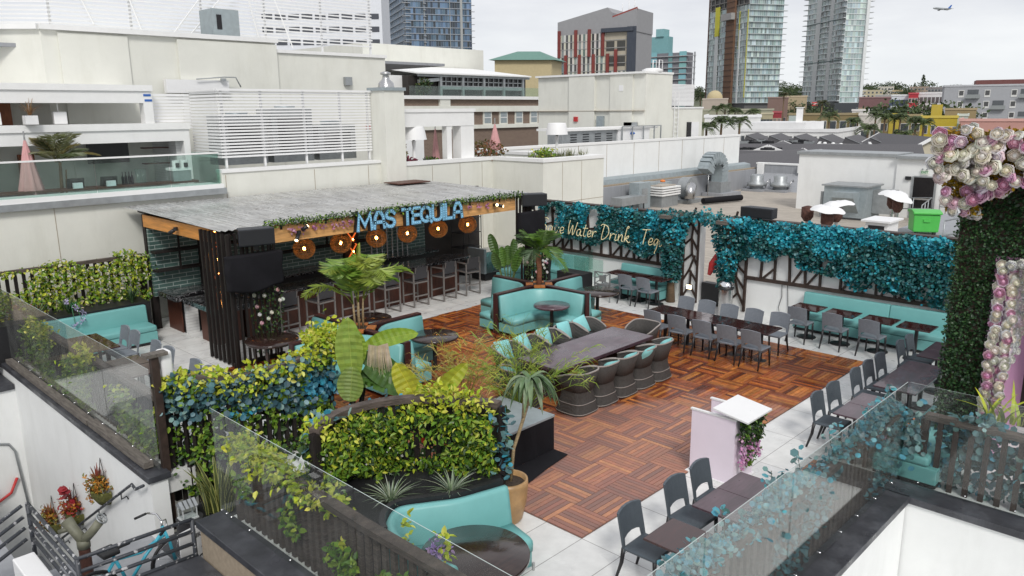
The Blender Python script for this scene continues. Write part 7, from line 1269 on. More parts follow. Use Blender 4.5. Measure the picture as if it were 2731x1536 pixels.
t = thing('yellow_building', 'cream yellow block with a green hipped metal roof', 'building', (62, 62, -22)); mat('cream', (.5, .42, .25), .8, var=.06); mat('green_roof', (.12, .24, .2), .6, var=.1); P0 = at(1471, 160, 85); a0 = P0.x, P0.y; z0 = 8.1; q = MB(); u1 = V((-.75, .66)); u2 = V((.9, .42)); q.prism([(a0[0], a0[1]), (a0[0]+u2.x*4, a0[1]+u2.y*4), (a0[0]+u2.x*4+u1.x*6, a0[1]+u2.y*4+u1.y*6), (a0[0]+u1.x*6, a0[1]+u1.y*6)], -22, at(1471, 157, 85).z); q.build('wall', 'cream', t, w=True)
zt = at(1471, 160, 85).z; c0 = V((a0[0]+u2.x*2+u1.x*3, a0[1]+u2.y*2+u1.y*3)); rr = [V((a0[0], a0[1]))-u2*.5-u1*.5, V((a0[0], a0[1]))+u2*4.5-u1*.5, V((a0[0], a0[1]))+u2*4.5+u1*6.5, V((a0[0], a0[1]))-u2*.5+u1*6.5]; q = MB(); q.add([(p.x, p.y, zt) for p in rr]+[(c0.x-u1.x*1.2, c0.y-u1.y*1.2, zt+1.0), (c0.x+u1.x*1.2, c0.y+u1.y*1.2, zt+1.0)], [(0, 1, 4), (1, 2, 5, 4), (2, 3, 5), (3, 0, 4, 5), (3, 2, 1, 0)]); q.build('roof', 'green_roof', t, w=True)
# ================================================================ THE CITY BEHIND
mat('pane', (0, 0, 0), .12, var=.05, attr=True, spec=.8); mat('facade', (0, 0, 0), .75, var=.05, sc=.6, attr=True, dirt=.12, dirtcol=(.3, .3, .3)); mat('concrete', (.36, .36, .35), .85, var=.1, sc=.4, dirt=.3, dirtcol=(.25, .25, .24))
GZ = -22.5
def hit(C0, dv, px):
    "length along dv from C0 until the column px of the view"
    r_ = ray(px, 300); a = dv.x*-r_.y+dv.y*r_.x; e_ = CAMLOC-C0; return abs((e_.x*-r_.y+e_.y*r_.x)/a)
def tower(name, label, pxc, pxl, pxr, d, th, top, cat='tower'):
    C0 = at(pxc, 290, d); r_ = V((cos(th), sin(th), 0)); l_ = V((-sin(th), cos(th), 0)); Lr, Ll = hit(C0, r_, pxr), hit(C0, l_, pxl)
    t = thing(name, label, cat, (C0.x, C0.y, GZ), th); return t, Lr, Ll, top-GZ
def fx(face): return (lambda s, o, z: (s, -o, z)) if face == 'r' else (lambda s, o, z: (-o, s, z))
def fbox(q, face, s0, s1, o0, o1, z0, z1): q.box(s0, s1, -o1, -o0, z0, z1) if face == 'r' else q.box(-o1, -o0, s0, s1, z0, z1)
def grid(t, face, L_, z0, z1, fh, bw, pal, slab=None, so=.25, st=.4, mull=.12, mcol=(.5, .52, .53), skip=None, name='glazing'):
    q = MB(); f = fx(face); nf = int((z1-z0)/fh); nb = max(1, int(L_/bw)); b = L_/nb; s_ = MB(); mm = MB()
    for i in range(nf):
        z = z0+i*fh; s_.col = slab or (.45, .46, .46); fbox(s_, face, -.05, L_+.05, 0, so, z, z+st)
        for j in range(nb):
            if skip and skip(i, j, nf, nb): continue
            q.col = jit(rnd.choice(pal), .25); P4 = [f(j*b, .02, z+st), f((j+1)*b, .02, z+st), f((j+1)*b, .02, z+fh), f(j*b, .02, z+fh)]; q.add(P4, [(0, 1, 2, 3)])
    for j in range(nb+1): mm.col = mcol; fbox(mm, face, j*b-mull/2, j*b+mull/2, .03, .12, z0, z1)
    q.build(name, 'pane', t); s_.build('floor_slabs', 'facade', t); mm.build('mullions', 'facade', t)
# white office slab
t, Lr, Ll, H = tower('office_tower', 'white office tower with dark ribbon windows beyond the slatted screen', 700, 690, 1029, 265, R(-44), 75)
q = MB(); q.col = (.72, .74, .78); q.box(0, Lr, 0, 22, 0, H); q.build('wall', 'facade', t); cnt = 0; wm = None; nb = int(Lr/4.1)
for i in range(9):
    for j in range(nb-11 if nb > 11 else 0, nb):
        x = Lr-.9-(nb-1-j)*4.1-3.3; z = 26+i*3.8-.6
        if wm is None: q = MB(); q.col = (.05, .055, .07); q.box(0, 3.3, -.12, .05, 0, 1.6); wm = q.build('window', 'pane', t); o = wm
        else: o = wm.copy(); COL.objects.link(o); o.parent = t
        o.location = (x, 0, z)
# blue glass tower
t, Lr, Ll, H = tower('glass_tower', 'blue glass apartment tower with projecting slab edges beside the white office tower', 1091, 1026, 1262, 410, R(-27), 110); BL = [(.05, .1, .16), (.08, .14, .22), (.12, .2, .3), (.03, .05, .08), (.1, .17, .26)]; DK = [(.02, .03, .04), (.035, .03, .035), (.06, .08, .1), (.03, .05, .06)]
q = MB(); q.col = (.12, .13, .14); q.box(.1, Lr-.1, .1, Ll-.1, 0, H); q.build('core', 'facade', t)
for face, L_ in (('r', Lr), ('l', Ll)):
    grid(t, face, L_, 12, 42+8, 3.1, 1.25, DK, (.28, .3, .33), .45, .42); grid(t, face, L_, 50, H, 3.1, 1.25, BL+DK[:1], (.3, .33, .37), .45, .35, .07, (.3, .36, .42))  # reflections painted as pane colour: buildings dark below, sky blue above
bb = []
for i in range(30): z = 21+i*3.1; bb += [(-1.6, 2.2, -1.4, .5, z, z+.25), (Lr-.3, Lr+1.6, -.8, .5, z, z+.2), (Lr*.26, Lr*.3, -1.2, 0, z, z+.22)]
each(t, 'balcony', 'facade', bb, 100, (.4, .41, .42), False); q = MB(); q.col = (.36, .37, .36); fbox(q, 'r', Lr*.82, Lr*.855, 0, .7, 0, H); fbox(q, 'r', Lr*.27, Lr*.278, 0, .6, 0, H); fbox(q, 'r', Lr*.66, Lr*.667, 0, .6, 0, H); q.build('columns', 'facade', t)
# red and white residence block
t, Lr, Ll, H = tower('residence_block', 'concrete residence block with staggered dark red vertical panels', 1692, 1486, 1734, 340, R(14), 42, 'building')
L_ = Ll; z_t = at(1692, 22, 340).z-GZ; z_l = at(1486, 35, 340*1.1).z-GZ; q = MB(); q.col = (.3, .3, .31); q.box(0, Lr, .3, L_, 0, z_t-9); q.extr([(0, z_t-9), (.3*L_, z_t-9), (.3*L_, z_t-3), (.0, z_t)], 'x', .0, Lr); q.extr([(.3*L_, z_t-9), (L_, z_t-9), (L_, z_t-3.5), (.36*L_, z_t+1.2), (.3*L_, z_t-1)], 'x', 0.0, Lr); q.build('wall', 'facade', t); q = MB(); q.col = (.28, .06, .05); q.beam((.5, 0, z_t+.1), (.5, .3*L_, z_t-2.9), .5, 1.1); q.build('roof_edge', 'facade', t)
W_ = MB(); N_ = MB(); Sb = MB(); nb = 16; bw = L_*.9/nb; zb0 = z_t-9-3.1*12
for i in range(12):
    z = zb0+i*3.1; top_ = i >= 9
    Sb.col = (.34, .34, .33); fbox(Sb, 'l', .1*L_, L_, 0, .35, z, z+.25)
    for j in range(nb):
        s0 = L_*.1+j*bw
        if i >= 7 and j < 5: continue
        k = (j+(i//3)) % 2; W_.col = jit((.6, .58, .52), .05); fbox(W_, 'l', s0, s0+bw*.45, 0, .22, z+.25, z+3.1); N_.col = jit(rnd.choice([(.05, .05, .05), (.12, .17, .16), (.25, .3, .28), (.08, .08, .08)]), .3); fbox(N_, 'l', s0+bw*.47, s0+bw*.97, 0, .1, z+.25, z+3.1)
W_.build('white_panels', 'facade', t); N_.build('glazing', 'pane', t); Sb.build('floor_slabs', 'facade', t)
for tier, (i0, i1, offs) in enumerate(((9, 12.6, (15.2, 11.3, 8.2, 5.1)), (6, 9.3, (13.6, 10.4, 7.2, 4.0)), (6, 9.8, (2.2, -.6)), (3, 6, (14.5, 11.6, 8.6, 5.6, 3.0)), (3, 6.2, (12.2, .8)), (0, 3.2, (13.6, 10.4, 7.2, 4.0, 1.6)))):
    for o_ in offs: q = MB(); q.col = jit((.2, .04, .032), .08); s0 = L_*.1+o_*bw; fbox(q, 'l', s0, s0+bw*.62, .1, .9, zb0+i0*3.1, zb0+i1*3.1); q.build('red_panel', 'facade', t)
q = MB(); q.col = (.42, .38, .3); fbox(q, 'l', L_*.1, L_*.1+bw*5, .0, .1, zb0+7*3.1, zb0+12*3.1); q.col = (.05, .06, .08); fbox(q, 'l', .0, L_*.1, .0, 1.2, 0, z_t-7); fbox(q, 'l', L_*.02, L_*.42, 0, 1.6, z_t-8.8, z_t-7.2); q.col = (.06, .06, .055)
for i in range(2):
    for j in range(2): fbox(q, 'l', L_*.13+j*bw*2.4, L_*.13+j*bw*2.4+bw*1.8, .1, .16, zb0+(7.6+i*2)*3.1, zb0+(8.9+i*2)*3.1)
q.build('loggia', 'facade', t); q = MB()
for s_ in (.05, .12, .2): q.tube([(2, s_*L_, z_t-2), (2, s_*L_, z_t+4.5-10*s_)], .14, 5)
q.build('antennas', 'white_paint', t)
# teal block with open slab edges
t, Lr, Ll, H = tower('apartment_block', 'teal and grey apartment block with long projecting balcony slabs', 1828, 1700, 1842, 450, R(8), 25, 'building'); zt = at(1780, 140, 450).z-GZ; q = MB(); q.col = (.2, .2, .22); q.box(0, Lr, 0, Ll, 0, zt); q.col = (.2, .4, .42); q.box(1, Lr, Ll*.42, Ll*.8, zt, zt+9); q.col = (.24, .45, .47); q.box(.2, Lr, Ll*.5, Ll*.66, zt+9, zt+13); q.build('wall', 'facade', t); q = MB()
for i in range(14):
    z = zt-2-i*3.1; q.col = (.42, .43, .44); fbox(q, 'l', -5, Ll, 0, .9, z, z+.35)
q.col = (.3, .31, .32); fbox(q, 'l', -4.4, -3.9, -.5, .5, 0, zt); q.build('balcony_slabs', 'facade', t); q = MB()
for i in range(14):
    for s0, s1 in ((.02, .16), (.3, .38), (.62, .74)): q.col = jit((.16, .36, .38), .3); fbox(q, 'l', Ll*s0, Ll*s1, .0, .3, zt-1.6-i*3.1, zt+.6-i*3.1)
q.build('glazing', 'pane', t)
# tower under construction
t, Lr, Ll, H = tower('unfinished_tower', 'half-finished glass tower with a brown hoist track and yellow strips', 1984, 1882, 2072, 460, R(-30), 100); q = MB(); q.col = (.1, .1, .1); q.box(.4, Lr-.4, .4, Ll-.4, 0, H); q.build('core', 'facade', t); TL = [(.24, .34, .34), (.34, .44, .44), (.12, .15, .15), (.45, .55, .54), (.2, .26, .26)]
zc = at(1984, 25, 460).z-GZ; zw = at(1984, 275, 460).z-GZ
grid(t, 'l', Ll, zw, zc+3, 3.05, 1.5, TL, (.5, .53, .53), .3, .35, .2, (.64, .68, .68)); grid(t, 'r', Lr, zw, H, 3.05, 1.2, TL[:2]+TL[3:], (.46, .5, .5), 1.0, .3, .14, (.58, .64, .64)); q = MB(); q.col = (.2, .19, .18)
for i in range(6): z = zc+3+i*3.05; fbox(q, 'l', 0, Ll, 0, .5, z, z+.5)
for k in range(9): fbox(q, 'l', k*Ll/8.2, k*Ll/8.2+.7, .0, .3, zc+3, H)
q.build('bare_floors', 'facade', t); q = MB(); q.col = (.16, .085, .05); fbox(q, 'l', Ll*.30, Ll*.5, .2, 1.6, 0, H); q.col = (.1, .06, .045)
for i in range(34): fbox(q, 'l', Ll*.29, Ll*.51, 1.5, 1.8, i*3.05, i*3.05+.3)
q.build('hoist_track', 'facade', t); q = MB(); q.col = (.35, .34, .33); fbox(q, 'l', Ll*.28, Ll*.54, 1.6, 4, zc-4, zc-.5); q.build('hoist_cabin', 'facade', t); q = MB(); q.col = (.62, .58, .06); fbox(q, 'l', Ll*.72, Ll*.82, .2, .9, at(1915, 86, 460).z-GZ, at(1915, 4, 460).z-GZ); q.build('yellow_strip', 'facade', t); q = MB(); q.col = (.62, .64, .64); fbox(q, 'l', Ll*.73, Ll*.81, .2, .7, zw, at(1915, 86, 460).z-GZ); fbox(q, 'l', Ll*.17, Ll*.2, .2, .7, zw, zc-10); q.build('white_strip', 'facade', t); q = MB(); q.col = (.5, .48, .08); fbox(q, 'l', Ll*.0, Ll*.015, .3, .6, zw+3, zc); fbox(q, 'l', Ll*.2, Ll*.215, .3, .6, zc-20, zc); q.build('yellow_trim', 'facade', t); q = MB(); q.col = (.4, .43, .43)
for i in range(36): fbox(q, 'r', Lr-.2, Lr+2.2, -.4, 1.0, zw+i*3.05, zw+i*3.05+.25)
q.build('balcony_slabs', 'facade', t); q = MB(); q.col = (.15, .09, .07)
for k in (0, 1.2): fbox(q, 'l', Ll+k, Ll+k+.3, -.3, .2, zw, H)
for i in range(42): fbox(q, 'l', Ll, Ll+1.5, -.3, .1, zw+i*2.1, zw+i*2.1+.25)
q.build('scaffold', 'facade', t)
# finished white tower
t, Lr, Ll, H = tower('apartment_tower', 'finished white and pale green apartment tower with wrap-around balconies', 2236, 2136, 2290, 500, R(-38), 100); q = MB(); q.col = (.4, .43, .43); q.box(.4, Lr-.4, .4, Ll-.4, 0, H); q.build('core', 'facade', t); PL = [(.42, .52, .52), (.3, .39, .39), (.08, .09, .09), (.5, .6, .59), (.36, .46, .45)]; zb = at(2236, 270, 500).z-GZ
grid(t, 'l', Ll, zb, H, 3.05, 1.6, PL, (.76, .79, .79), .35, .55, .3, (.74, .78, .78)); grid(t, 'r', Lr, zb-4, H, 3.05, 1.5, PL[:2]+PL[3:], (.6, .64, .64), .35, .4, .2, (.6, .66, .66)); q = MB(); q.col = (.68, .7, .7); fbox(q, 'r', Lr-1.2, Lr+.6, 0, 1.2, 0, H); fbox(q, 'l', Ll*.62, Ll*.74, .1, .5, 0, H); fbox(q, 'l', Ll*.3, Ll*.38, .1, .5, 0, H); q.build('white_piers', 'facade', t); bb = []
for i in range(36):
    z = zb+i*3.05; bb += [(-2.0, -.2, -1.0, Ll*.16, z, z+.3), (-1.6, 2, Ll-.5, Ll+3.0, z, z+.3), (-1.4, -.2, Ll*.42, Ll*.58, z, z+.25), (Lr+.6, Lr+3.4, -1.2, 1.5, z, z+.3)]
each(t, 'balcony', 'facade', bb, 100, (.62, .64, .65), False); q = MB(); q.col = (.02, .025, .03); q.box(-12, Lr+2, -16, Ll+8, 0, zb-1); q.build('podium', 'pane', t); q = MB(); q.col = (.15, .2, .2)
for k in (.25, .5, .75): fbox(q, 'l', -.2, Ll, .3, .6, zb+(H-zb)*k, zb+(H-zb)*k+.5)
q.build('dark_bands', 'facade', t)
p = at(2173, 277, 455); t = thing('red_sign', 'small red billboard reading NOW on the dark podium under the white tower', 'sign', p, math.atan2(_r.y, _r.x)); MB().box(-1.6, 1.6, 0, .2, -1.0, 1.0).build('board', 'red', t); text('lettering', 'NOW', 1.3, (0, -.03, 0), (PI/2, 0, 0), 'white_paint', t, bold=.03)
# ---------------------------------------------------------------- low town
def block(name, label, x0, x1, yt, d, col, depth=18, turn=0., cat='building', parapet=.5):
    "box whose street front fills columns x0..x1 of the view, d metres away; local x along the front, y away from the viewer"
    xm = (x0+x1)/2; P_ = at(xm, yt, d); r_ = ray(xm, 290); a = math.atan2(r_.y, r_.x)-PI/2+turn; u = V((cos(a), sin(a), 0)); C0 = V((P_.x, P_.y, 0)); wl, wr = hit(C0, -u, x0), hit(C0, u, x1); H = P_.z-GZ
    t = thing(name, label, cat, (P_.x, P_.y, GZ), a); q = MB(); q.col = col; q.box(-wl, wr, 0, depth, 0, H-parapet); q.build('wall', 'facade', t); q = MB(); q.col = tuple(min(.8, c*1.15+.05) for c in col); q.box(-wl-.15, wr+.15, -.15, .25, H-parapet, H); q.box(-wl-.15, .1-wl, .25, depth, H-parapet, H); q.box(wr-.1, wr+.15, .25, depth, H-parapet, H); q.build('parapet', 'facade', t); return t, wl, wr, H
def windows(t, wl, wr, H, rows, cols, w=1.1, h=1.4, z0=2.0, dz=3.1, m=(.62, .62, .6), glass=(.06, .07, .08), x0=None, x1=None):
    x0 = -wl if x0 is None else x0; x1 = wr if x1 is None else x1; proto = None
    for i in range(rows):
        for j in range(cols):
            x = x0+(x1-x0)*(j+.5)/cols; z = H-z0-i*dz
            if proto is None:
                q = MB(); q.col = m; q.box(-w/2-.1, w/2+.1, -.08, 0, -h/2-.1, h/2+.1); proto = q.build('window', 'facade', t); q = MB(); q.col = glass; q.box(-w/2, w/2, -.11, -.085, -h/2, h/2); q.build('pane', 'pane', proto); o = proto
            else: o = _cp(proto, t)
            o.location = (x, 0, z)
def dark(t, name, boxes, col):
    q = MB(); q.col = col
    for b in boxes: q.box(*b)
    return q.build(name, 'facade', t)
B = block('white_warehouse', 'long low white building behind the two front palms', 1880, 2030, 306, 150, (.74, .74, .73), 24); windows(*B, 1, 6, .8, 1.5, 3.6, x0=B[2]*.35, x1=B[2]*.98)
B = block('white_warehouse', 'low white building with small windows below the square chimney', 1975, 2236, 343, 128, (.76, .76, .75), 20, R(-14)); windows(*B, 1, 12, .5, 1.1, 1.7); dark(B[0], 'roof_step', [(-B[1], B[2]*.3, 1, 14, B[3]-.6, B[3]+.9)], (.72, .72, .72))
B = block('square_chimney', 'plain white square chimney standing on the low white building', 2124, 2142, 286, 131, (.78, .78, .77), 1.2, cat='chimney', parapet=.1)
B = block('olive_apartments', 'olive brown apartment block with pale lower wall behind the square chimney', 2105, 2292, 301, 200, (.22, .17, .08), 16); windows(*B, 2, 7, 1.3, 1.8, 2.8, 3.6); dark(B[0], 'pale_base', [(-B[1]*.6, B[2]*.35, -.05, -.01, 0, B[3]-5.2)], (.5, .48, .42)); dark(B[0], 'bay', [(-B[1], -B[1]*.7, -.6, 0, 0, B[3]-.6)], (.42, .48, .46))
B = block('pale_apartments', 'pale grey stuccoed block between the olive and mustard buildings', 2292, 2352, 302, 195, (.55, .52, .48), 14); windows(*B, 2, 2, 1.5, 1.8, 4.8, 3.6)
B = block('mustard_apartments', 'brown and mustard block behind the cluster of palms', 2345, 2460, 304, 205, (.24, .19, .09), 14); windows(*B, 2, 4, 1.6, 1.6, 3, 4); dark(B[0], 'grey_base', [(-B[1], B[2], -.4, -.02, 0, B[3]-8)], (.17, .16, .16)); dark(B[0], 'yellow_bay', [(-B[1]*.5, 0, -.3, 0, B[3]-7, B[3]+.2)], (.45, .36, .05))
B = block('yellow_apartments', 'bright mustard yellow apartment block with white bay windows', 2458, 2556, 308, 185, (.46, .36, .03), 14); windows(*B, 4, 1, 3.4, 2.2, 3.4, 3.7, (.7, .72, .7), (.2, .22, .22), x0=B[2]*.1, x1=B[2]*.75); windows(*B, 2, 2, .6, 1.6, 2.8, 3.7, x0=-B[1]*.9, x1=-B[1]*.1); dark(B[0], 'green_entry', [(B[2]*.1, B[2], -.3, -.02, 0, B[3]-13.5)], (.22, .3, .05)); dark(B[0], 'roof_box', [(-B[1]*.5, B[2]*.1, 1, 6, B[3]-1, B[3]+2.2)], (.46, .36, .05))
B = block('tan_block', 'plain tan block rising behind the mustard apartments', 2520, 2604, 288, 225, (.3, .23, .12), 12)
B = block('glass_bay_block', 'pale teal glass-fronted block beside the mustard apartments', 2556, 2584, 303, 190, (.45, .52, .5), 10); windows(*B, 3, 2, 1.4, 2, 3, 3.6, glass=(.2, .3, .3))
B = block('pink_block', 'long low pink building behind the peonies', 2562, 2800, 316, 170, (.5, .27, .23), 16)
B = block('grey_apartments', 'large grey apartment block with white window patches and small balconies', 2512, 2860, 224, 270, (.36, .37, .39), 20, R(5)); t, wl, wr, H = B; dark(t, 'roof_edge', [(-wl+8, wr, 2, 12, H-.4, H+1.3)], (.16, .06, .055)); dark(t, 'base', [(-wl-1, wr, -3, 0, 0, H-13.2)], (.5, .5, .5)); proto = None
for j in range(8):
    x = -wl+4+j*6.6
    for i in range(4):
        z = H-2.4-i*3.15; q = MB()
        if proto is None: q.col = (.66, .66, .64); q.box(-.3, 1.2, -.1, 0, -1.2, .9); proto = q.build('window', 'facade', t); q = MB(); q.col = (.05, .05, .05); q.box(-.1, 1.0, -.14, -.105, -.6, .7); q.build('pane', 'pane', proto); o = proto
        else: o = _cp(proto, t)
        o.location = (x, 0, z)
    for i in range(j % 2, 4, 2): q = MB(); q.col = (.26, .28, .28); q.box(x+1.6, x+5.2, -1.2, 0, H-3.9-i*3.15, H-3.7-i*3.15); q.box(x+1.6, x+5.2, -1.2, -1.12, H-3.7-i*3.15, H-2.8-i*3.15); q.col = (.1, .11, .12); q.box(x+2, x+4.8, -.06, 0, H-3.6-i*3.15, H-1.4-i*3.15); q.build('balcony', 'facade', t)
B = block('white_apartments', 'white modern apartment row joined to the red block', 2438, 2512, 246, 310, (.68, .68, .68), 16); windows(*B, 4, 7, .9, 1.9, 2.6, 3.1, (.5, .5, .5), (.08, .06, .06))
B = block('red_block', 'narrow bright red apartment block with white windows', 2419, 2445, 247, 305, (.42, .03, .045), 16); windows(*B, 4, 3, .7, 1.4, 2.6, 3.0, (.7, .55, .5))
B = block('blue_apartments', 'white and blue framed modern block beside the red one', 2374, 2420, 252, 310, (.62, .66, .7), 16); windows(*B, 4, 3, 2.6, 1.8, 2.8, 3.1, (.05, .12, .28), (.05, .07, .12))
B = block('brick_warehouse', 'dark red brick building with steel windows below the hillside', 2288, 2372, 258, 330, (.19, .1, .1), 18); windows(*B, 3, 4, 4.2, 1.8, 5, 3.6, (.25, .3, .32), (.1, .13, .14)); dark(B[0], 'buff_bay', [(-B[1], -B[1]*.5, -1, 0, 0, B[3]-4)], (.4, .33, .22))
B = block('white_shed', 'small plain white building right of the white tower podium', 2272, 2324, 291, 260, (.64, .62, .6), 12); B = block('brick_house', 'tall dark brick building between the two glass towers', 2046, 2100, 258, 300, (.2, .13, .11), 14); windows(*B, 3, 3, 1.2, 1.5, 8, 4, (.4, .3, .25))
B = block('buff_house', 'buff coloured building with cornice behind the tall palm', 2085, 2150, 255, 330, (.42, .34, .22), 14); B = block('red_house', 'small crimson building with pale windows left of the square chimney', 2062, 2085, 296, 230, (.3, .035, .05), 10); windows(*B, 2, 2, .8, 1.6, 2.8, 3.6, (.6, .5, .4), (.25, .22, .2)); B = block('cream_house', 'cream building with many small windows under the unfinished tower', 2020, 2062, 300, 225, (.4, .36, .24), 10); windows(*B, 3, 5, .7, 1.2, 2.4, 3, (.3, .28, .2)); B = block('green_shed', 'low grey green building at the foot of the unfinished tower', 1870, 2063, 290, 260, (.3, .3, .22), 12); B = block('domed_house', 'low pale building with a small tan dome', 1872, 1940, 262, 330, (.42, .36, .3), 10); MB().sphere((0, 5, B[3]), 3.2, 14, 8).build('dome', 'cream', B[0])
for i, (xa, xb, y, d, c, lb) in enumerate([(2262, 2300, 246, 700, (.4, .38, .34), 'grey white hillside house at the foot of the white tower'), (2296, 2350, 240, 760, (.5, .44, .3), 'tan flat hillside house behind the brick building'), (2335, 2378, 231, 820, (.6, .57, .5), 'white flat-roofed hillside house under the round trees'), (2374, 2402, 240, 800, (.48, .38, .22), 'ochre gabled hillside house'), (2420, 2470, 231, 800, (.35, .27, .22), 'brown hillside house below the pine'), (2468, 2512, 232, 600, (.22, .2, .2), 'dark grey hillside flats beside the grey apartment block'), (2330, 2395, 252, 560, (.45, .44, .42), 'long pale roof above the brick building')]):
    B = block('hillside_house', lb, xa, xb, y, d, c, 14); windows(*B, 2, 5, 1.4, 1.4, 2.2, 3, (.5, .5, .48))
# shingle roofs nearer by
def gable(name, label, px, py, d, L_, Wd, hgt, wallc, turn, m='shingle', trim=True):
    P_ = at(px, py, d); r_ = ray(px, 290); a = math.atan2(r_.y, r_.x)-PI/2+turn; t = thing(name, label, 'house', (P_.x, P_.y, GZ), a); z = P_.z-GZ; q = MB(); q.col = wallc; q.box(-L_/2, L_/2, -Wd/2, Wd/2, 0, z-hgt); q.extr([(-Wd/2, z-hgt), (Wd/2, z-hgt), (0, z-.1)], 'x', -L_/2, L_/2); q.build('wall', 'facade', t); q = MB(); e_ = .35
    for s_ in (-1, 1): q.add([(-L_/2-e_, s_*(Wd/2+e_), z-hgt-e_*hgt/Wd*2), (L_/2+e_, s_*(Wd/2+e_), z-hgt-e_*hgt/Wd*2), (L_/2+e_, 0, z), (-L_/2-e_, 0, z), (-L_/2-e_, s_*(Wd/2+e_), z-hgt-e_*hgt/Wd*2+.15), (L_/2+e_, s_*(Wd/2+e_), z-hgt-e_*hgt/Wd*2+.15), (L_/2+e_, 0, z+.15), (-L_/2-e_, 0, z+.15)], [(0, 1, 2, 3), (4, 5, 6, 7), (0, 1, 5, 4), (1, 2, 6, 5), (3, 0, 4, 7)])
    q.build('roof', m, t)
    if trim:
        q = MB()
        for e2 in (-L_/2-e_-.06, L_/2+e_+.06):
            q = MB()
            for s_ in (-1, 1): q.beam((e2, s_*(Wd/2+e_), z-hgt-e_*hgt/Wd*2+.05), (e2, 0, z+.05), .1, .3)
            q.build('eave_trim', 'white_paint', t)
    return t
gable('gabled_house', 'shingle-roofed house with a lime green gable end beyond the grey wall', 2030, 411, 62, 13, 9, 2.4, (.2, .27, .07), R(62)); gable('gabled_house', 'blue grey gabled house with white eaves among the dark roofs', 2070, 385, 80, 9, 8, 1.6, (.13, .17, .22), R(-98)); gable('gabled_house', 'dark shingle roof partly behind the white building with the black door', 2150, 412, 66, 12, 9, 2.6, (.4, .38, .34), R(-30)); gable('gabled_house', 'low shingle roof with cream gable nearest the peonies', 2410, 363, 95, 13, 9, 2.6, (.55, .5, .38), R(-68)); gable('gabled_house', 'dark hip roof directly above the white building edge', 2190, 388, 78, 16, 8, 1.8, (.3, .3, .3), R(4), trim=False)
def saw(label, px, py, d):
    P_ = at(px, py, d); r_ = ray(px, 290); a = math.atan2(r_.y, r_.x)-PI/2-R(8); t = thing('sawtooth_roof', label, 'roof', (P_.x, P_.y, GZ), a, 'sawtooth roof bays'); z = P_.z-GZ; q = MB(); q.extr([(-.6, z-1.7), (0, z), (3.9, z-1.7)], 'y', 0, 11); q.build('roof', 'shingle', t); q = MB(); q.col = (.2, .19, .19); q.box(-.6, 3.9, .05, 11, 0, z-1.69); q.build('wall', 'facade', t); q = MB(); q.beam((-.05, -.04, z+.03), (3.9, -.04, z-1.66), .05, .05); q.build('edge_trim', 'galv', t); return t
for i, x in enumerate((1990, 2052, 2118, 2186, 2254, 2322)): t = saw(f'dark sawtooth shingle roof bay, {ORD[i]} from the white parapet wall', x, 360+i*1.4, 104-i*1.5)
B = block('flat_roof_row', 'white-edged flat roof with vents in front of the sawtooth roofs', 2190, 2330, 384, 86, (.55, .55, .54), 6); dark(B[0], 'roof', [(-B[1], B[2], .3, 6, B[3]-.4, B[3]-.3)], (.16, .16, .17)); B = block('grey_yard', 'flat grey roof strewn with air conditioners', 1972, 2200, 401, 74, (.3, .3, .3), 9)
ac = 0
for (px, py, d) in [(1985, 382, 92), (1998, 379, 94), (2013, 384, 92), (2030, 378, 95), (2048, 382, 92), (2100, 384, 90), (2112, 380, 92), (2124, 387, 90), (2140, 379, 94), (2158, 383, 92), (1990, 401, 76), (2012, 402, 76), (2030, 401, 76), (2048, 402, 75), (2066, 401, 76), (2100, 399, 80), (2114, 397, 80)]:
    p = at(px, py, d); o = MB().box(-.5, .5, -.45, .45, 0, .95).build('casing', 'grille' if ac % 3 else 'galv', thing('condenser', ['dark boxy condenser among the shingle roofs', 'grey boxy condenser among the shingle roofs'][0 if ac % 3 else 1], 'air conditioner', (p.x, p.y, p.z-.7), rnd.uniform(-.5, .5), 'dark condensers on the roofs' if ac % 3 else 'grey condensers on the roofs')); q = MB(); q.lathe([(.36, .95), (.36, 1.02), (.05, 1.03)], 10); q.build('fan_guard', 'black_metal', o.parent); ac += 1
for i, (px, py) in enumerate([(2200, 381), (2222, 382), (2243, 384)]): p = at(px, py, 86.5); MB().lathe([(.1, 0), (.1, .2), (.2, .22), (.16, .36), (.02, .4)], 10, cap=False).build('roof_vent', 'white_paint', tag=('white mushroom vent on the white-edged flat roof', 'vent', 'white mushroom vents'), loc=(0, 0, 0)).location = (p.x, p.y, p.z-.3)
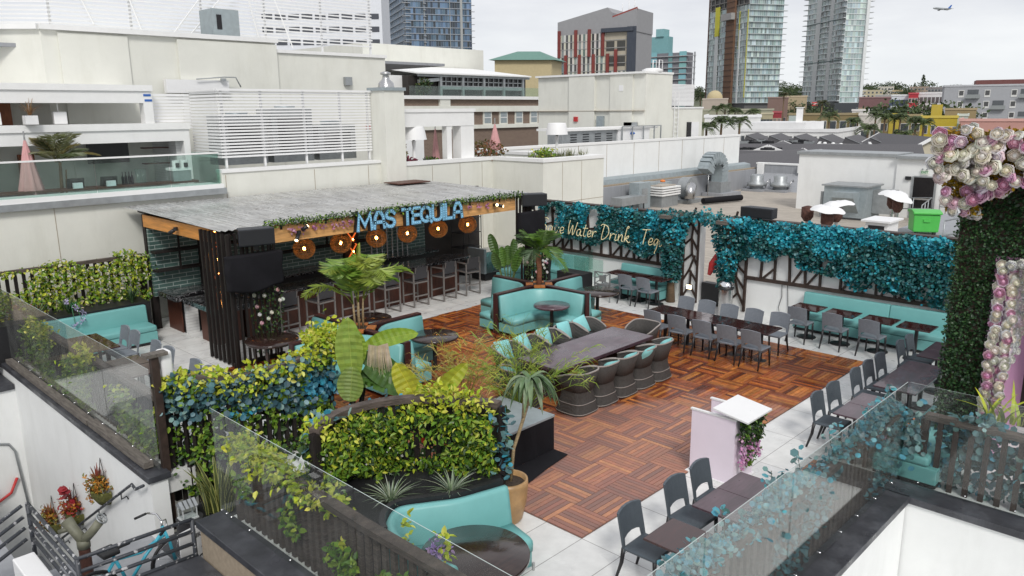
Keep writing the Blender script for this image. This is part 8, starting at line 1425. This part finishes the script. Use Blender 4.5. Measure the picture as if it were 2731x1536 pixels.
# hill, trees, palms
hq = MB(); ns, nr = 70, 8; hs_ = field(201, 1.0); vs = []
for j in range(nr):
    for i in range(ns+1):
        a = R(62)-R(84)*i/ns; rr = 560+j*130; z = GZ+((j/(nr-1))**1.1)*(54+7*sin(i*.31)+5*sin(i*.83+1)+3*sin(i*1.9)); vs.append((rr*cos(a), rr*sin(a), z))
hq.smooth = True; hq.add(vs, [(j*(ns+1)+i, j*(ns+1)+i+1, (j+1)*(ns+1)+i+1, (j+1)*(ns+1)+i) for j in range(nr-1) for i in range(ns)]); mat('hill', (.09, .1, .06), .95, var=.5, sc=.02); struct(hq.build('hills', 'hill'))
def crown(seed, h, wd, n, lf, pal, con=False):
    q = MB(); st_ = random.getstate(); pts = []; r2 = random.Random(seed); lobes = [(V((r2.gauss(0, .3)*wd, r2.gauss(0, .3)*wd, h*(.55+r2.uniform(-.12, .25)))), r2.uniform(.28, .5)) for _ in range(8)]
    for _ in range(n):
        if con: u = r2.random(); a = r2.uniform(0, 6.28); rr = wd*.5*(1-u)**.9*(.5+.5*r2.random()); pts.append(V((rr*cos(a), rr*sin(a), h*(.15+.85*u))))
        else: c, k = r2.choice(lobes); d_ = rv().normalized()*(r2.random()**.4); pts.append(c+V((d_.x*wd*k, d_.y*wd*k, d_.z*h*k*.62)))
    foliage(q, pts, lambda p: V((p.x, p.y, p.z-h*.5)).normalized(), lf, pal, 'oval', .9, .2, .75); return q
TG = [(.045, .075, .025), (.07, .105, .035), (.09, .125, .05), (.032, .055, .02)]
def treeproto(label, h, wd, n, lf, pal, seed, con=False):
    t = thing('tree', label, 'tree', (0, 0, 0)); crown(seed, h, wd, n, lf, pal, con).build('crown', 'leafmat', t); MB().tube([(0, 0, 0), (.1, 0, h*.4), (0, 0, h*.7)], [h*.03, h*.022, h*.01], 7).build('trunk', 'bark', t); return t
def place(t, px, py, d, top=None, sc=1.0, label=None, first=False, h=None, group=None):
    "tree whose top is seen at py"
    p = at(px, py, d); loc = (p.x, p.y, p.z-h*sc)
    if first: t.location = loc; t.scale = (sc, sc, sc); t.rotation_euler.z = rnd.uniform(0, 6); t['label'] = label or t['label']; o = t
    else: o = dup(t, loc, rnd.uniform(0, 6), label, None, sc)
    if group: o['group'] = group
    return o
tb = treeproto('x', 12, 12, 520, 1.0, TG, 5); tc_ = treeproto('x', 12, 9, 420, .9, TG+[(.05, .07, .03)], 9); td = treeproto('x', 16, 7, 380, .9, TG[:2], 14, True)
hill_t = [(2044, 214, 900), (2062, 226, 880), (2082, 214, 920), (2100, 222, 900), (2120, 228, 880), (2140, 224, 900), (2272, 222, 900), (2292, 226, 900), (2312, 222, 880), (2334, 222, 900), (2358, 216, 880), (2380, 218, 870), (2400, 220, 880), (2424, 229, 900), (2446, 227, 900), (2470, 217, 850), (2490, 229, 900), (2510, 230, 900), (1870, 226, 700), (1850, 232, 720), (2300, 236, 860), (2345, 234, 820), (2408, 234, 800), (2438, 236, 800), (2072, 232, 860), (2110, 234, 860), (2530, 224, 900), (2560, 226, 900), (2600, 219, 900), (2630, 224, 900), (2660, 226, 900), (2700, 226, 900), (2280, 234, 850), (2320, 232, 850), (2050, 236, 840), (2090, 236, 840), (2130, 238, 840), (2460, 233, 820), (2480, 238, 820)]
for i, (px, py, d) in enumerate(hill_t): place(tb if i % 2 else tc_, px, py, d, sc=rnd.uniform(1.1, 1.7), label='dark evergreen tree on the skyline hill behind the towers', first=i < 2, h=12, group='trees on the skyline hill')
place(td, 2464, 201, 850, sc=1.5, label='tall pointed pine standing above the hill houses', first=True, h=16); place(td, 2440, 222, 860, sc=1.0, label='shorter pointed conifer beside the tall hill pine', h=16)
place(tb, 2395, 270, 245, sc=1.0, label='broad dark ficus tree in front of the blue framed block', h=12); place(tb, 2425, 271, 245, sc=1.0, label='broad dark ficus tree directly below the red block', h=12); place(tb, 2500, 280, 240, sc=.95, label='broad dark ficus tree below the white modern apartments', h=12); place(tb, 2545, 274, 240, sc=.95, label='broad dark ficus tree in front of the grey apartment block', h=12); place(tc_, 2345, 292, 230, sc=.7, label='light green tree beside the dark ficus trees', h=12); place(tc_, 2256, 348, 150, sc=.45, label='dark round tree at the end of the small-windowed white building', h=12); place(tc_, 2050, 322, 180, sc=.6, label='bushy tree in front of the cream and crimson buildings', h=12); place(tc_, 2085, 318, 185, sc=.6, label='bushy tree between the crimson building and the square chimney', h=12); place(tc_, 2500, 385, 110, sc=.6, label='leafy tree at the foot of the mustard yellow apartments', h=12); place(tc_, 2535, 392, 108, sc=.6, label='leafy tree just beside the peonies', h=12); place(tc_, 2168, 327, 190, sc=.4, label='small green tree in front of the olive apartments', h=12); place(tb, 2120, 268, 330, sc=.9, label='green tree in front of the dark podium', h=12); place(tb, 2195, 282, 320, sc=.8, label='green tree under the red NOW sign', h=12)
def farpalm(label, h, n, fl_, cols, up):
    t = thing('palm_tree', label, 'palm tree', (0, 0, 0)); MB().tube([(0, 0, 0), (.25, .1, h*.5), (.1, 0, h-.2)], [.28, .2, .17], 7).build('trunk', 'bark', t); q = MB()
    for k in range(n): a = 2*PI*k/n+rnd.uniform(-.2, .2); frond(q, (.1, 0, h-.2), (cos(a), sin(a), rnd.uniform(-.1, 1.9)), fl_*rnd.uniform(.8, 1.1), fl_*.3, 11, 1.25, cols, up, .13)
    q.build('crown', 'leafmat', t); return t
pa = farpalm('x', 13, 26, 2.5, [(.09, .13, .045), (.12, .16, .06), (.07, .1, .035)], .6); pb = farpalm('x', 13, 22, 2.0, [(.07, .08, .03), (.1, .09, .04), (.05, .07, .025)], .5)
far = [(1927, 316, 118, pa, 'young palm in front of the long white building, closer to the beige block'), (1972, 316, 118, pa, 'young palm in front of the long white building, farther from the beige block'), (1884, 330, 112, pa, 'palm head showing just above the white parapet wall'), (1935, 280, 190, pa, 'palm at the foot of the unfinished tower beside the hoist'), (1912, 285, 190, pa, 'small palm beside the tan dome'), (2092, 247, 210, pb, 'tall fan palm between the two glass towers'), (2195, 268, 190, pb, 'tall shaggy palm right of the square chimney'), (2212, 302, 170, pa, 'palm in front of the olive apartments'), (2278, 318, 150, pa, 'palm between the olive and pale apartments'), (2338, 301, 165, pa, 'tall palm in front of the pale grey block'), (2362, 306, 160, pa, 'palm second in the cluster before the mustard block'), (2388, 308, 162, pa, 'palm third in the cluster before the mustard block'), (2404, 306, 160, pa, 'palm fourth in the cluster before the mustard block'), (2318, 336, 140, pa, 'short palm at the pale block corner'), (2410, 352, 135, pa, 'short bushy palm near the cream gable'), (2446, 316, 150, pa, 'palm beside the mustard yellow block'), (2466, 320, 150, pa, 'palm overlapping the mustard yellow wall'), (1962, 292, 190, pa, 'small palm before the unfinished tower podium'), (2010, 294, 190, pa, 'palm near the cream building')]
seen_ = set()
for px, py, d, pr_, lb in far: place(pr_, px, py, d, sc=rnd.uniform(.85, 1.1), label=lb, first=pr_.name not in seen_, h=13.6); seen_.add(pr_.name)
# airliner
p = at(2512, 24, 1700); t = thing('airliner', 'small airliner descending in the grey sky', 'aeroplane', p, math.atan2(-_r.y, -_r.x)+R(12)); t.rotation_euler.y = R(-3); q = MB(); q.tube([(19, 0, 0), (17.5, 0, .3), (14, 0, .4), (-12, 0, .4), (-19, 0, 1.4)], [.2, 1.3, 1.95, 1.95, .4], 12); q.build('fuselage', 'galv', t)
for s_ in (-1, 1): q = MB(); q.prism([(4, s_*1.5), (-2, s_*1.5), (-7, s_*17), (-5, s_*17)], -.6, -.2); q.build('wing', 'galv', t); q = MB(); q.tube([(3.5, s_*6, -1.6), (-.5, s_*6, -1.6)], [1.0, .8], 10); q.build('engine', 'galv', t); q = MB(); q.prism([(-15, s_*.5), (-18, s_*.5), (-20, s_*6.5), (-18.6, s_*6.5)], 1.2, 1.45); q.build('tailplane', 'galv', t)
q = MB(); q.extr([(-12, 2.0), (-17.5, 2.0), (-20.5, 8.5), (-18, 8.5)], 'y', -.2, .2); q.build('fin', 'blue_tape', t)
